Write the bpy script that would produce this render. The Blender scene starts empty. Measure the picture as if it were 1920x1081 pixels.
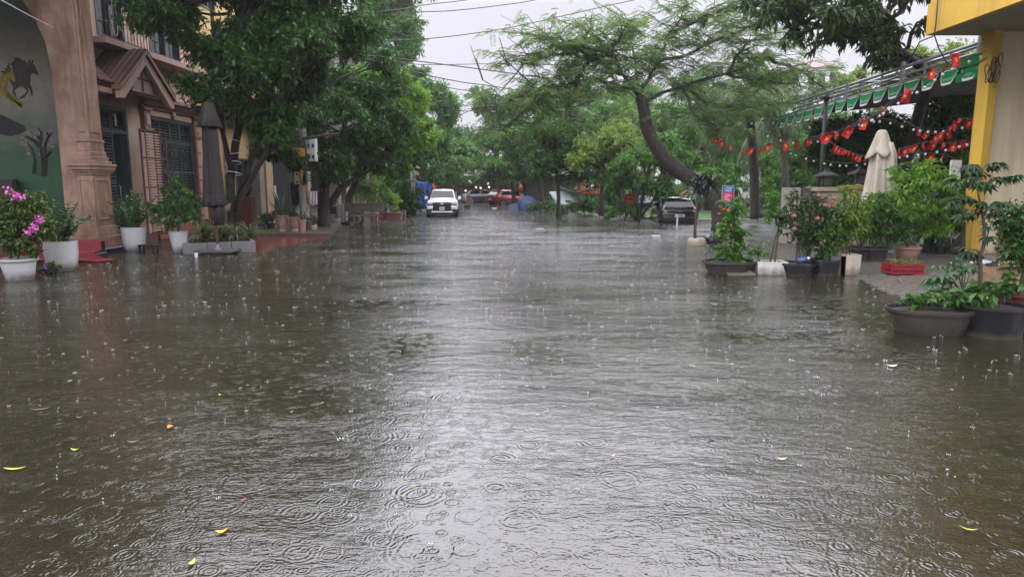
import bpy, bmesh, math, random
import numpy as np
from mathutils import Vector, Matrix
S = bpy.context.scene
COL = S.collection
R = math.radians
# ---------------------------------------------------------------- camera, sky, sun, exposure
F = 1240.0                     # focal length in photo pixels (1920 wide)
CAMH = 1.75
PITCH = math.atan((540.5 - 348) / F)
cam = bpy.data.cameras.new('camera'); camo = bpy.data.objects.new('camera', cam); COL.objects.link(camo)
camo.location = (0, 0, CAMH); camo.rotation_euler = (math.pi/2 - PITCH, 0, 0)
cam.sensor_width = 36; cam.lens = 36*F/1920; cam.clip_end = 2000; cam.clip_start = 0.05
S.camera = camo
W = bpy.data.worlds.new('World'); S.world = W; W.use_nodes = True
nt = W.node_tree; nt.nodes.clear()
out = nt.nodes.new('ShaderNodeOutputWorld'); bg = nt.nodes.new('ShaderNodeBackground')
sky = nt.nodes.new('ShaderNodeTexSky'); sky.sky_type = 'NISHITA'; sky.sun_disc = False
sky.sun_elevation = R(62); sky.sun_rotation = R(20)
# overcast deck: the clear sky is almost wholly hidden by a cloud layer, its brightness raised above the frame to lift water reflections
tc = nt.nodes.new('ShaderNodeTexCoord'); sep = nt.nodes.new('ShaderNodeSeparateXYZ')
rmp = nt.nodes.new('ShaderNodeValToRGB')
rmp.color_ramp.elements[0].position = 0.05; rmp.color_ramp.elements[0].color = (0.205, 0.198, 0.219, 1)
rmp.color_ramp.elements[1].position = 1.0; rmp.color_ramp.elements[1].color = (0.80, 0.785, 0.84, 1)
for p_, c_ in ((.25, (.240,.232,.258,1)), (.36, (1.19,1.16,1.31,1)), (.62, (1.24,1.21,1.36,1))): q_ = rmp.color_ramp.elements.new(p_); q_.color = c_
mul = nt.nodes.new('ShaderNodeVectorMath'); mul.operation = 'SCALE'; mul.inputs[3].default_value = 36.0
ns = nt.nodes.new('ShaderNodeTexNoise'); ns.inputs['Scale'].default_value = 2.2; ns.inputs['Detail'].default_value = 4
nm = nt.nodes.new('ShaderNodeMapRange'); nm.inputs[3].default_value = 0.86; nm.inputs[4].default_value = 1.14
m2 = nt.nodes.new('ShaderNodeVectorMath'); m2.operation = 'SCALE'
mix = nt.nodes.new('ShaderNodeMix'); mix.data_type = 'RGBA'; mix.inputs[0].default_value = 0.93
L = nt.links.new
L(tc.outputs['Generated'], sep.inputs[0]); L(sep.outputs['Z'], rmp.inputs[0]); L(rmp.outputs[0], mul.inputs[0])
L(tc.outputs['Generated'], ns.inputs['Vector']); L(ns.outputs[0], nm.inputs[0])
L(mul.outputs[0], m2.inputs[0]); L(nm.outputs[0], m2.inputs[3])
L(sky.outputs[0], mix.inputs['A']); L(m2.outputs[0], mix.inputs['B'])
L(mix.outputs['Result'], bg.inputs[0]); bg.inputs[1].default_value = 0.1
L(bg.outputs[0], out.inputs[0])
sl = bpy.data.lights.new('sun', 'SUN'); slo = bpy.data.objects.new('sun', sl); COL.objects.link(slo)
sl.energy = 0.7; sl.angle = R(40); sl.color = (1, 0.97, 0.93)
slo.location = (0, 0, 60); slo.rotation_euler = (R(28), 0, R(180-20))
S.view_settings.view_transform = 'Standard'; S.view_settings.look = 'None'
S.view_settings.gamma = 1; S.view_settings.use_curve_mapping = False
S.view_settings.exposure = 0.05
S.cycles.use_denoising = True
S.cycles.max_bounces = 6; S.cycles.diffuse_bounces = 3; S.cycles.glossy_bounces = 3
S.cycles.transparent_max_bounces = 8; S.cycles.volume_bounces = 1; S.cycles.caustics_reflective = False
S.cycles.sample_clamp_indirect = 6

# ---------------------------------------------------------------- positions
cp, sp_ = math.cos(PITCH), math.sin(PITCH)
def ray(px, py):
    cx = (px-960)/F; cy = (540.5-py)/F
    return (cx, cp + cy*sp_, -sp_ + cy*cp)
def at(px, py, d):
    x, y, z = ray(px, py); t = d/y
    return (x*t, d, CAMH + z*t)
def gr(px, py, z=0.0):
    x, y, zz = ray(px, py); t = (z-CAMH)/zz
    return (x*t, y*t, z)
def xat(px, d):
    return (px-960)/F*(d*1.0)/1.0*0.995
rng = np.random.default_rng(7)
random.seed(7)

# ---------------------------------------------------------------- materials
def nodemat(name):
    m = bpy.data.materials.new(name); m.use_nodes = True
    return m, m.node_tree, m.node_tree.nodes['Principled BSDF']
_mats = {}
def M(name, col, rough=0.5, var=0.18, scale=6.0, bump=0.0, bscale=40.0, metal=0.0, spec=0.5, coat=0.0, stain=None, trans=0.0, emit=0.0, mud=None):
    if name in _mats: return _mats[name]
    m, t, b = nodemat(name)
    c = t.nodes.new('ShaderNodeTexCoord')
    n = t.nodes.new('ShaderNodeTexNoise'); n.inputs['Scale'].default_value = scale; n.inputs['Detail'].default_value = 5; n.inputs['Roughness'].default_value = .65
    t.links.new(c.outputs['Object'], n.inputs['Vector'])
    rp = t.nodes.new('ShaderNodeValToRGB')
    e = rp.color_ramp.elements
    e[0].position = .3; e[1].position = .7
    e[0].color = tuple(max(0, x*(1-var)) for x in col) + (1,)
    e[1].color = tuple(min(1, x*(1+var)) for x in col) + (1,)
    t.links.new(n.outputs[0], rp.inputs[0])
    src = rp.outputs[0]
    if stain:
        sc, ssc, lo, hi = stain[:4]; zs_ = stain[4] if len(stain) > 4 else .35        # stain colour, scale, thresholds
        n2 = t.nodes.new('ShaderNodeTexNoise'); n2.inputs['Scale'].default_value = ssc; n2.inputs['Detail'].default_value = 6; n2.inputs['Roughness'].default_value = .7
        mp = t.nodes.new('ShaderNodeMapping'); mp.inputs['Scale'].default_value = (1, 1, zs_)
        t.links.new(c.outputs['Object'], mp.inputs[0]); t.links.new(mp.outputs[0], n2.inputs['Vector'])
        mr = t.nodes.new('ShaderNodeMapRange'); mr.inputs[1].default_value = lo; mr.inputs[2].default_value = hi
        t.links.new(n2.outputs[0], mr.inputs[0])
        mx = t.nodes.new('ShaderNodeMix'); mx.data_type = 'RGBA'
        t.links.new(mr.outputs[0], mx.inputs[0]); t.links.new(src, mx.inputs['A']); mx.inputs['B'].default_value = sc + (1,)
        src = mx.outputs['Result']
    if mud:                            # dried silt left up to an uneven line above the ground
        sz = t.nodes.new('ShaderNodeSeparateXYZ'); t.links.new(c.outputs['Object'], sz.inputs[0])
        n4 = t.nodes.new('ShaderNodeTexNoise'); n4.inputs['Scale'].default_value = 7; n4.inputs['Detail'].default_value = 6; t.links.new(c.outputs['Object'], n4.inputs['Vector'])
        ma = t.nodes.new('ShaderNodeMath'); ma.operation = 'MULTIPLY_ADD'; ma.inputs[1].default_value = -mud*1.6; t.links.new(n4.outputs[0], ma.inputs[0]); t.links.new(sz.outputs['Z'], ma.inputs[2])
        mr4 = t.nodes.new('ShaderNodeMapRange'); mr4.inputs[1].default_value = -mud*.75; mr4.inputs[2].default_value = mud*.25; mr4.inputs[3].default_value = .85; mr4.inputs[4].default_value = 0
        t.links.new(ma.outputs[0], mr4.inputs[0])
        mx4 = t.nodes.new('ShaderNodeMix'); mx4.data_type = 'RGBA'; t.links.new(mr4.outputs[0], mx4.inputs[0]); t.links.new(src, mx4.inputs['A']); mx4.inputs['B'].default_value = (.085,.07,.05,1)
        src = mx4.outputs['Result']
    t.links.new(src, b.inputs['Base Color'])
    b.inputs['Roughness'].default_value = rough; b.inputs['Metallic'].default_value = metal
    b.inputs['Specular IOR Level'].default_value = spec; b.inputs['Coat Weight'].default_value = coat; b.inputs['Coat Roughness'].default_value = .15
    if trans: b.inputs['Transmission Weight'].default_value = trans
    if emit:
        t.links.new(src, b.inputs['Emission Color']); b.inputs['Emission Strength'].default_value = emit
    if bump:
        n3 = t.nodes.new('ShaderNodeTexNoise'); n3.inputs['Scale'].default_value = bscale; n3.inputs['Detail'].default_value = 4
        t.links.new(c.outputs['Object'], n3.inputs['Vector'])
        bp = t.nodes.new('ShaderNodeBump'); bp.inputs['Strength'].default_value = bump; bp.inputs['Distance'].default_value = .02
        t.links.new(n3.outputs[0], bp.inputs['Height']); t.links.new(bp.outputs[0], b.inputs['Normal'])
    _mats[name] = m
    return m
def LM(name, a, bcol, rough=.42, trans=.3, spec=.3):
    """leaf: colour varies leaf by leaf between a and bcol (attribute rnd), part of the light passes through"""
    if name in _mats: return _mats[name]
    m, t, b = nodemat(name)
    at_ = t.nodes.new('ShaderNodeAttribute'); at_.attribute_name = 'rnd'
    rp = t.nodes.new('ShaderNodeValToRGB'); e = rp.color_ramp.elements
    e[0].position = .1; e[1].position = .95
    e[0].color = a + (1,); e[1].color = bcol + (1,)
    t.links.new(at_.outputs['Fac'], rp.inputs[0])
    t.links.new(rp.outputs[0], b.inputs['Base Color'])
    b.inputs['Roughness'].default_value = rough; b.inputs['Specular IOR Level'].default_value = spec
    tr = t.nodes.new('ShaderNodeBsdfTranslucent'); t.links.new(rp.outputs[0], tr.inputs[0])
    mx = t.nodes.new('ShaderNodeMixShader'); mx.inputs[0].default_value = trans
    o = t.nodes['Material Output']
    t.links.new(b.outputs[0], mx.inputs[1]); t.links.new(tr.outputs[0], mx.inputs[2]); t.links.new(mx.outputs[0], o.inputs[0])
    _mats[name] = m
    return m

# ---------------------------------------------------------------- mesh building
def V(*a): return Vector(a)
class MB:
    def __init__(s): s.v = []; s.f = []
    def add(s, vs, fs):
        k = len(s.v); s.v += [tuple(p) for p in vs]; s.f += [tuple(i+k for i in q) for q in fs]; return s
    def bb(s, x0, x1, y0, y1, z0, z1):
        return s.add([(x0,y0,z0),(x1,y0,z0),(x1,y1,z0),(x0,y1,z0),(x0,y0,z1),(x1,y0,z1),(x1,y1,z1),(x0,y1,z1)],
                     [(0,3,2,1),(4,5,6,7),(0,1,5,4),(1,2,6,5),(2,3,7,6),(3,0,4,7)])
    def box(s, c, sz, rz=0.0, rx=0.0, ry=0.0):
        m = Matrix.Translation(c) @ Matrix.Rotation(rz,4,'Z') @ Matrix.Rotation(ry,4,'Y') @ Matrix.Rotation(rx,4,'X')
        a, b, d = sz[0]/2, sz[1]/2, sz[2]/2
        vs = [m @ V(x,y,z) for z in (-d,d) for (x,y) in ((-a,-b),(a,-b),(a,b),(-a,b))]
        return s.add(vs, [(0,3,2,1),(4,5,6,7),(0,1,5,4),(1,2,6,5),(2,3,7,6),(3,0,4,7)])
    def tube(s, pts, r, n=6, cap=True):
        pts = [Vector(p) for p in pts]
        rs = [r]*len(pts) if isinstance(r, (int,float)) else r
        vs = []; prev = None
        for i, p in enumerate(pts):
            t = (pts[min(i+1,len(pts)-1)] - pts[max(i-1,0)])
            if t.length < 1e-9: t = V(0,0,1)
            t.normalize()
            if prev is None:
                a = V(1,0,0) if abs(t.x) < .8 else V(0,1,0)
            else: a = prev
            u = (a - t*a.dot(t)); u = u.normalized() if u.length > 1e-6 else t.orthogonal().normalized(); w = t.cross(u); prev = u
            for k in range(n):
                g = 2*math.pi*k/n; vs.append(p + (u*math.cos(g) + w*math.sin(g))*rs[i])
        fs = []
        for i in range(len(pts)-1):
            for k in range(n):
                fs.append((i*n+k, i*n+(k+1)%n, (i+1)*n+(k+1)%n, (i+1)*n+k))
        if cap:
            fs.append(tuple(range(n))[::-1]); fs.append(tuple((len(pts)-1)*n+k for k in range(n)))
        return s.add(vs, fs)
    def lathe(s, prof, n=24, c=(0,0,0), sx=1, sy=1, rot=0.0, wob=None):
        vs = []; fs = []
        for (r, z) in prof:
            for k in range(n):
                g = 2*math.pi*k/n + rot
                q = 1 if wob is None else wob(g, z)
                vs.append((c[0]+r*q*math.cos(g)*sx, c[1]+r*q*math.sin(g)*sy, c[2]+z))
        for i in range(len(prof)-1):
            for k in range(n):
                fs.append((i*n+k, i*n+(k+1)%n, (i+1)*n+(k+1)%n, (i+1)*n+k))
        if prof[0][0] > 1e-6: fs.append(tuple(range(n))[::-1])
        if prof[-1][0] > 1e-6: fs.append(tuple((len(prof)-1)*n+k for k in range(n)))
        return s.add(vs, fs)
    def prism(s, poly, a, b, axis='y'):
        """polygon in the plane normal to axis, extruded from a to b"""
        n = len(poly)
        def mk(p, q):
            if axis == 'y': return (p[0], q, p[1])
            if axis == 'x': return (q, p[0], p[1])
            return (p[0], p[1], q)
        vs = [mk(p, a) for p in poly] + [mk(p, b) for p in poly]
        fs = [tuple(range(n)), tuple(range(2*n-1, n-1, -1))] + [(k, (k+1)%n, n+(k+1)%n, n+k) for k in range(n)]
        return s.add(vs, fs)
    def grid(s, fn, nu, nv):
        vs = [fn(i/nu, j/nv) for j in range(nv+1) for i in range(nu+1)]
        fs = [(j*(nu+1)+i, j*(nu+1)+i+1, (j+1)*(nu+1)+i+1, (j+1)*(nu+1)+i) for j in range(nv) for i in range(nu)]
        return s.add(vs, fs)
    def sheet(s, pts, t):
        """quad / polygon with thickness t along its normal"""
        p = [Vector(q) for q in pts]; nn = (p[1]-p[0]).cross(p[2]-p[0]).normalized()*t
        n = len(p)
        return s.add(p + [q - nn for q in p], [tuple(range(n)), tuple(range(2*n-1,n-1,-1))] + [(k, n+k, n+(k+1)%n, (k+1)%n) for k in range(n)])
    def ball(s, c, r, nu=10, nv=6, sz=1.0):
        prof = [(max(1e-7, r*math.sin(math.pi*j/nv)), -r*sz*math.cos(math.pi*j/nv)) for j in range(nv+1)]
        return s.lathe(prof, nu, c)
    def mesh(s, name, smooth=False, bevel=0.0, seg=1, fix=True):
        me = bpy.data.meshes.new(name); me.from_pydata(s.v, [], s.f)
        if fix or bevel:
            bm = bmesh.new(); bm.from_mesh(me)
            bmesh.ops.remove_doubles(bm, verts=bm.verts, dist=1e-6)
            bmesh.ops.recalc_face_normals(bm, faces=bm.faces)
            if bevel:
                es = [e for e in bm.edges if len(e.link_faces) == 2 and e.calc_face_angle(0) > .6]
                bmesh.ops.bevel(bm, geom=es, offset=bevel, segments=seg, affect='EDGES', clamp_overlap=True)
            bm.to_mesh(me); bm.free()
        if smooth: me.shade_smooth() if smooth is True else None
        return me
    def build(s, name, mat, parent=None, smooth=False, bevel=0.0, seg=1, loc=None, rz=0.0):
        me = s.mesh(name, smooth, bevel, seg)
        if smooth == 'auto':
            me.shade_smooth()
            try: me.set_sharp_from_angle(angle=R(38))
            except Exception: pass
        return link(name, me, mat, parent, loc, rz)
def link(name, me, mat, parent=None, loc=None, rz=0.0):
    o = bpy.data.objects.new(name, me); COL.objects.link(o)
    if mat is not None and not me.materials: me.materials.append(mat)
    if parent is not None: o.parent = parent
    if loc is not None: o.location = loc
    if rz: o.rotation_euler = (0,0,rz)
    return o
def tag(o, label=None, cat=None, group=None, kind=None):
    if label: o['label'] = label
    if cat: o['category'] = cat
    if group: o['group'] = group
    if kind: o['kind'] = kind
    return o
def thing(name, label, cat, loc=(0,0,0), rz=0.0, group=None):
    o = bpy.data.objects.new(name, None); COL.objects.link(o)
    o.empty_display_size = .2
    o.location = loc; o.rotation_euler = (0,0,rz)
    return tag(o, label, cat, group)
def copy_tree(o, parent=None):
    c = o.copy(); COL.objects.link(c); c.parent = parent
    for ch in list(o.children): copy_tree(ch, c)
    return c
def struct(o): o['kind'] = 'structure'; return o

# ---------------------------------------------------------------- leaves
def unit(a): return a/np.maximum(np.linalg.norm(a, axis=-1, keepdims=True), 1e-9)
def rdir(n): return unit(rng.normal(size=(n,3)))
def leafmesh(name, P, D, N, Ln, Wd, rnd, mat, parent, shape='d', droop=.12, local=None):
    """P base points, D directions, N approximate normals, Ln lengths, Wd widths -> one mesh of folded leaves"""
    n = len(P); D = unit(D); Sd = unit(np.cross(D, N)); N = np.cross(Sd, D)
    Ln = np.broadcast_to(Ln, n)[:,None]; Wd = np.broadcast_to(Wd, n)[:,None]
    if local is not None: P = P - np.array(local)
    Z = np.array([0,0,1.0])
    if shape == 'd':
        b = P; l = P + D*Ln*.45 - Sd*Wd*.5 + N*Wd*.16; r = P + D*Ln*.45 + Sd*Wd*.5 + N*Wd*.16; t = P + D*Ln - Z*Ln*droop
        vs = np.stack([b,r,t,l],1).reshape(-1,3); k = 4
        tri = np.array([[0,1,2],[0,2,3]])
    else:   # 'l' longer leaf, arched, seven corners
        q = droop
        b = P; m1 = P + D*Ln*.3; m2 = P + D*Ln*.68 - Z*Ln*q*.4; t = P + D*Ln - Z*Ln*q*1.1
        l1 = m1 - Sd*Wd*.5 + N*Wd*.14; r1 = m1 + Sd*Wd*.5 + N*Wd*.14; l2 = m2 - Sd*Wd*.38 + N*Wd*.1; r2 = m2 + Sd*Wd*.38 + N*Wd*.1
        vs = np.stack([b,r1,r2,t,l2,l1,m1,m2],1).reshape(-1,3); k = 8
        tri = np.array([[0,1,6],[1,2,7],[1,7,6],[2,3,7],[7,3,4],[6,7,4],[6,4,5],[0,6,5]])
    fs = (np.arange(n)[:,None,None]*k + tri[None]).reshape(-1)
    nt_ = len(fs)//3
    me = bpy.data.meshes.new(name)
    me.vertices.add(n*k); me.loops.add(len(fs)); me.polygons.add(nt_)
    me.vertices.foreach_set('co', vs.astype(np.float32).ravel())
    me.loops.foreach_set('vertex_index', fs.astype(np.int32))
    me.polygons.foreach_set('loop_start', (np.arange(nt_)*3).astype(np.int32))
    me.update(calc_edges=True)
    a = me.attributes.new('rnd', 'FLOAT', 'POINT')
    a.data.foreach_set('value', np.repeat(np.clip(rnd,0,1), k).astype(np.float32))
    return link(name, me, mat, parent)
def clump_leaves(clumps, L_, Wr, cov, per=10, droop=.35, up=.9, shell=.55):
    """leaves strung along twigs inside ellipsoids; returns arrays and the twigs"""
    PP=[];DD=[];NN=[];RR=[];TW=[];LL=[]
    for (c, r, tone) in clumps:
        c = np.array(c, float); r = np.array(r, float)
        area = math.pi*r[0]*r[2]
        nl = int(cov*area/(L_*L_*Wr*.32)); ntw = max(4, nl//per)
        d = rdir(ntw); u = rng.random((ntw,1))**(1/2.4)
        e = c + r*d*u*(1+rng.normal(0,.09,(ntw,1)))
        s = c + (e-c)*(rng.random((ntw,1))*.35+.15) + rng.normal(0,.12,(ntw,3))*r
        tl = np.linalg.norm(e-s,axis=1,keepdims=True)
        mx = L_*5.5                              # keep the leafy twigs short
        s = np.where(tl > mx, e-(e-s)/np.maximum(tl,1e-6)*mx, s)
        TW.append((s,e))
        tw = rng.random(ntw)*.55 + tone
        k = rng.random((ntw,per))**.8
        p = s[:,None]+(e-s)[:,None]*k[...,None]
        p = p.reshape(-1,3) + rng.normal(0,L_*.15,(ntw*per,3))
        td = np.repeat(unit(e-s),per,0)
        D = unit(td*.7 + rdir(ntw*per)*.9 + np.array([0,0,-droop]))
        N = unit(np.array([0,0,up]) + rdir(ntw*per)*.65)
        PP.append(p);DD.append(D);NN.append(N);RR.append(np.repeat(tw,per)+rng.random(ntw*per)*.35)
    P=np.concatenate(PP);LL=L_*(.65+.6*rng.random(len(P)))
    return P,np.concatenate(DD),np.concatenate(NN),LL,LL*Wr*(.8+.4*rng.random(len(P))),np.concatenate(RR),TW
def curve(a, b, sag=0.0, n=5, jit=0.0):
    a = Vector(a); b = Vector(b); o = []
    for i in range(n+1):
        t = i/n; p = a.lerp(b, t); p.z += sag*4*t*(1-t)
        if 0 < i < n and jit: p += Vector([random.gauss(0, jit) for _ in range(3)])
        o.append(p)
    return o
BARK = M('bark_dark', (.024,.019,.015), .75, .45, 9, .8, 30, stain=((.055,.058,.045), 5, .52, .72))
BARKG = M('bark_grey', (.085,.072,.06), .75, .4, 9, .8, 30, stain=((.10,.11,.085), 5, .5, .7))
def tree(label, trunk, clumps, mat, leafL=.16, Wr=.45, cov=2.0, bark=None, rad=(.2,.08), cat='tree', name='broadleaf_tree', group=None,
         extra=(), shape='d', per=10, limbs=True, droop=.35, twigs=True, limbr=.06, from_=None):
    """trunk: list of (px,py,d) or xyz; clumps: (px,py,d,rx,rz[,tone]) ; extra: further limb paths with radii"""
    bark = bark or BARK
    tp = [Vector(at(*p)) for p in trunk]
    base = tp[0].copy()
    o = thing(name, label, cat, base, group=group)
    loc = np.array(base)
    mb = MB(); n = len(tp)
    # refine the trunk a little
    pts=[]; rr=[]
    for i in range(n-1):
        for k in range(3):
            t=k/3; q=tp[i].lerp(tp[i+1],t); 
            if i+k: q = q+Vector((random.gauss(0,rad[0]*.12),random.gauss(0,rad[0]*.12),0))
            pts.append(q); rr.append(rad[0]+(rad[1]-rad[0])*((i+t)/(n-1)))
    pts.append(tp[-1]); rr.append(rad[1])
    rr[0]*=1.35; 
    pts[0] = pts[0] - Vector((0,0,.15))
    mb.tube([p-base for p in pts], rr, 9)
    cl=[]
    for c in clumps:
        tone = c[5] if len(c) > 5 else .05
        cc = Vector(at(c[0],c[1],c[2])); cl.append((cc,(c[3],c[3]*.95,c[4]),tone))
    for ex in extra:
        ep=[Vector(at(*p)) for p in ex[0]]
        mb.tube([p-base for p in ep],[ex[1]+(ex[2]-ex[1])*i/(len(ep)-1) for i in range(len(ep))],8)
    allp = pts[len(pts)//3:] + [Vector(at(*p)) for ex in extra for p in ex[0][1:]]
    if limbs:
        for (cc,r,_) in cl:
            cand = [p for p in allp if p.z < cc.z+.4] or allp
            s = min(cand, key=lambda p:(p-cc).length*(1+.15*random.random()))
            mb.tube([p-base for p in curve(s,cc,.08*(cc-s).length,5,.05*(cc-s).length**.5)],[limbr*(1-.75*i/5)+.008 for i in range(6)],6)
    mb.build('trunk', bark, o, smooth=True)
    P,D,N,LL,WW,RR,TW = clump_leaves(cl, leafL, Wr, cov, per, droop)
    if twigs:
        tb=MB()
        for (s,e),(cc,r,_) in zip(TW,cl):
            k=min(len(s),46)
            for i in rng.choice(len(s),k,replace=False):
                a=Vector(s[i]); b=Vector(e[i])
                tb.tube([cc.lerp(a,.3)-base, a-base, b-base],[.016,.011,.005],3,False)
        me=tb.mesh('branch',fix=False); link('branch',me,bark,o)
    leafmesh('crown',P,D,N,LL,WW,RR,mat,o,shape,local=loc)
    return o
# ---------------------------------------------------------------- ground, flood water
g = MB(); g.add([(-500,-60,-.32),(500,-60,-.32),(500,900,-.32),(-500,900,-.32)],[(0,1,2,3)])
struct(g.build('ground', M('earth', (.06,.05,.035), .9, .3, .5)))
def water_mat():
    m, t, b = nodemat('flood_water')
    N = t.nodes.new; K = t.links.new
    def mth(op, a, bb=None, cc=None, clamp=False):
        n = N('ShaderNodeMath'); n.operation = op; n.use_clamp = clamp
        for i, v in enumerate((a, bb, cc)):
            if v is None: continue
            if isinstance(v, (int, float)): n.inputs[i].default_value = v
            else: K(v, n.inputs[i])
        return n.outputs[0]
    geo = N('ShaderNodeNewGeometry'); pos = geo.outputs['Position']
    def mapped(scale, loc=(0,0,0), rz=0.0):
        mp = N('ShaderNodeMapping'); mp.inputs['Scale'].default_value = scale; mp.inputs['Location'].default_value = loc; mp.inputs['Rotation'].default_value = (0,0,rz)
        K(pos, mp.inputs[0]); return mp.outputs[0]
    def noise(scale, vec=None, det=2.0, ro=.5, dist=0.0):
        n = N('ShaderNodeTexNoise'); n.inputs['Scale'].default_value = scale; n.inputs['Detail'].default_value = det; n.inputs['Roughness'].default_value = ro
        n.inputs['Distortion'].default_value = dist
        K(vec if vec is not None else pos, n.inputs['Vector']); return n.outputs[0]
    def rings(s, lam, amp, width, rmax, off):
        v = N('ShaderNodeTexVoronoi'); v.voronoi_dimensions = '2D'; v.feature = 'F1'; v.inputs['Scale'].default_value = s; v.inputs['Randomness'].default_value = 1
        wob_ = N('ShaderNodeTexNoise'); wob_.inputs['Scale'].default_value = 5; K(pos, wob_.inputs['Vector'])
        va = N('ShaderNodeVectorMath'); va.operation = 'MULTIPLY_ADD'; va.inputs[1].default_value = (.05,.05,0); K(wob_.outputs['Color'], va.inputs[0]); K(mapped((1,1,1), off), va.inputs[2])
        K(va.outputs[0], v.inputs['Vector'])
        sc = N('ShaderNodeSeparateColor'); K(v.outputs['Color'], sc.inputs[0])
        d = mth('DIVIDE', v.outputs['Distance'], s)
        rr = mth('MULTIPLY', sc.outputs[0], rmax)
        x = mth('SUBTRACT', d, rr)
        env = mth('EXPONENT', mth('MULTIPLY', mth('POWER', mth('ABSOLUTE', mth('DIVIDE', x, width)), 2.0), -1.0))
        wv = mth('COSINE', mth('MULTIPLY', x, 2*math.pi/lam))
        age = mth('SUBTRACT', 1.15, sc.outputs[0])
        return mth('MULTIPLY', mth('MULTIPLY', mth('MULTIPLY', wv, env), age), amp)
    h = rings(1.7, .036, .0011, .045, .26, (3.1,7.7,0))
    for a in ((2.6,.030,.0011,.03,.16,(0,0,0)),(3.3,.024,.0011,.025,.12,(11.3,5.1,0)),(5.0,.020,.0009,.018,.07,(2.2,1.4,0)),(4.1,.022,.0009,.022,.09,(6.6,2.2,0)),(7.0,.016,.0007,.012,.05,(8.2,3.4,0))):
        h = mth('ADD', h, rings(*a))
    # wind ripples, in drifting patches
    patch = N('ShaderNodeMapRange'); patch.inputs[1].default_value = .36; patch.inputs[2].default_value = .66; patch.inputs[3].default_value = .35; patch.inputs[4].default_value = 1.6
    sy_ = N('ShaderNodeSeparateXYZ'); K(pos, sy_.inputs[0]); far = N('ShaderNodeMapRange'); far.inputs[1].default_value = 7; far.inputs[2].default_value = 20; far.inputs[3].default_value = 1.0; far.inputs[4].default_value = 2.8; K(sy_.outputs['Y'], far.inputs[0])
    K(noise(.42, mapped((1,1.7,1),(4,2,0),R(18)), 3, .55), patch.inputs[0])
    w1 = mth('MULTIPLY', noise(9, mapped((.55,1.25,1),(0,0,0),R(22)), 3, .6, .4), .0072)
    w2 = mth('MULTIPLY', noise(32, mapped((.65,1.2,1),(5,3,0),R(-12)), 3, .62, .3), .0036)
    w3 = mth('MULTIPLY', noise(2.0, mapped((.5,1.2,1),(1,8,0),R(8)), 3, .55), .011)
    h2 = mth('ADD', mth('ADD', w1, w2), w3)
    h = mth('ADD', h, mth('MULTIPLY', mth('MULTIPLY', h2, patch.outputs[0]), far.outputs[0]))
    bp = N('ShaderNodeBump'); bp.inputs['Strength'].default_value = 1.0; bp.inputs['Distance'].default_value = 1.0
    K(h, bp.inputs['Height']); K(bp.outputs[0], b.inputs['Normal'])
    # muddy body: silt colour drifts slowly
    rp = N('ShaderNodeValToRGB'); e = rp.color_ramp.elements
    e[0].position = .3; e[0].color = (.017,.0165,.009,1); e[1].position = .75; e[1].color = (.027,.026,.0145,1)
    K(noise(.5, None, 4, .6), rp.inputs[0]); K(rp.outputs[0], b.inputs['Base Color'])
    ro = N('ShaderNodeMapRange'); ro.inputs[1].default_value = 1.0; ro.inputs[2].default_value = 2.8; ro.inputs[3].default_value = .055; ro.inputs[4].default_value = .13; K(far.outputs[0], ro.inputs[0]); K(ro.outputs[0], b.inputs['Roughness'])
    b.inputs['IOR'].default_value = 1.75; b.inputs['Specular IOR Level'].default_value = .5
    return m
wm = MB()
nx, ny = 40, 60
wm.grid(lambda u,v: (-60+120*u, -14+110*v, 0.0), nx, ny)
struct(wm.build('flood_water', water_mat()))
# haze: rain-filled air
hz = MB().bb(-170, 170, -22, 230, -1.4, 34).build('haze', None); hz['kind'] = 'stuff'
hm = bpy.data.materials.new('rain_haze'); hm.use_nodes = True; hm.node_tree.nodes.remove(hm.node_tree.nodes['Principled BSDF'])
pv = hm.node_tree.nodes.new('ShaderNodeVolumePrincipled'); pv.inputs['Color'].default_value = (.93,.94,.97,1); pv.inputs['Density'].default_value = .0005
pv.inputs['Anisotropy'].default_value = .2
hm.node_tree.links.new(pv.outputs[0], hm.node_tree.nodes['Material Output'].inputs['Volume']); hz.data.materials.append(hm)

# ---------------------------------------------------------------- trees
LF_DARK = LM('leaf_dark', (.016,.054,.010), (.060,.160,.022), .38, .34, .3)
LF_MID = LM('leaf_mid', (.03,.10,.014), (.11,.27,.035), .42, .36, .28)
LF_BRIGHT = LM('leaf_bright', (.06,.16,.02), (.22,.42,.05), .45, .4, .25)
LF_FAR = LM('leaf_far', (.05,.13,.03), (.13,.28,.055), .5, .36, .25)
LF_PALE = LM('leaf_pale', (.055,.145,.04), (.15,.31,.07), .48, .4, .25)
LF_FEATH = LM('leaf_feathery', (.085,.165,.042), (.21,.33,.095), .5, .5, .2)
LF_YEL = LM('leaf_yellowgreen', (.06,.12,.02), (.22,.32,.05), .42, .38)
def blobs(lst):
    o=[]
    for (px,py,d,rx,rz,k,r,*tone) in lst:
        t = tone[0] if tone else .05
        for i in range(k):
            v = rdir(1)[0]; u = random.random()**.45
            o.append((px+v[0]*rx*u*F/d, py-v[2]*rz*u*F/d, d+v[1]*rx*u, r*random.uniform(.75,1.2), r*random.uniform(.55,.85), t+random.uniform(-.05,.12)))
    return o
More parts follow.
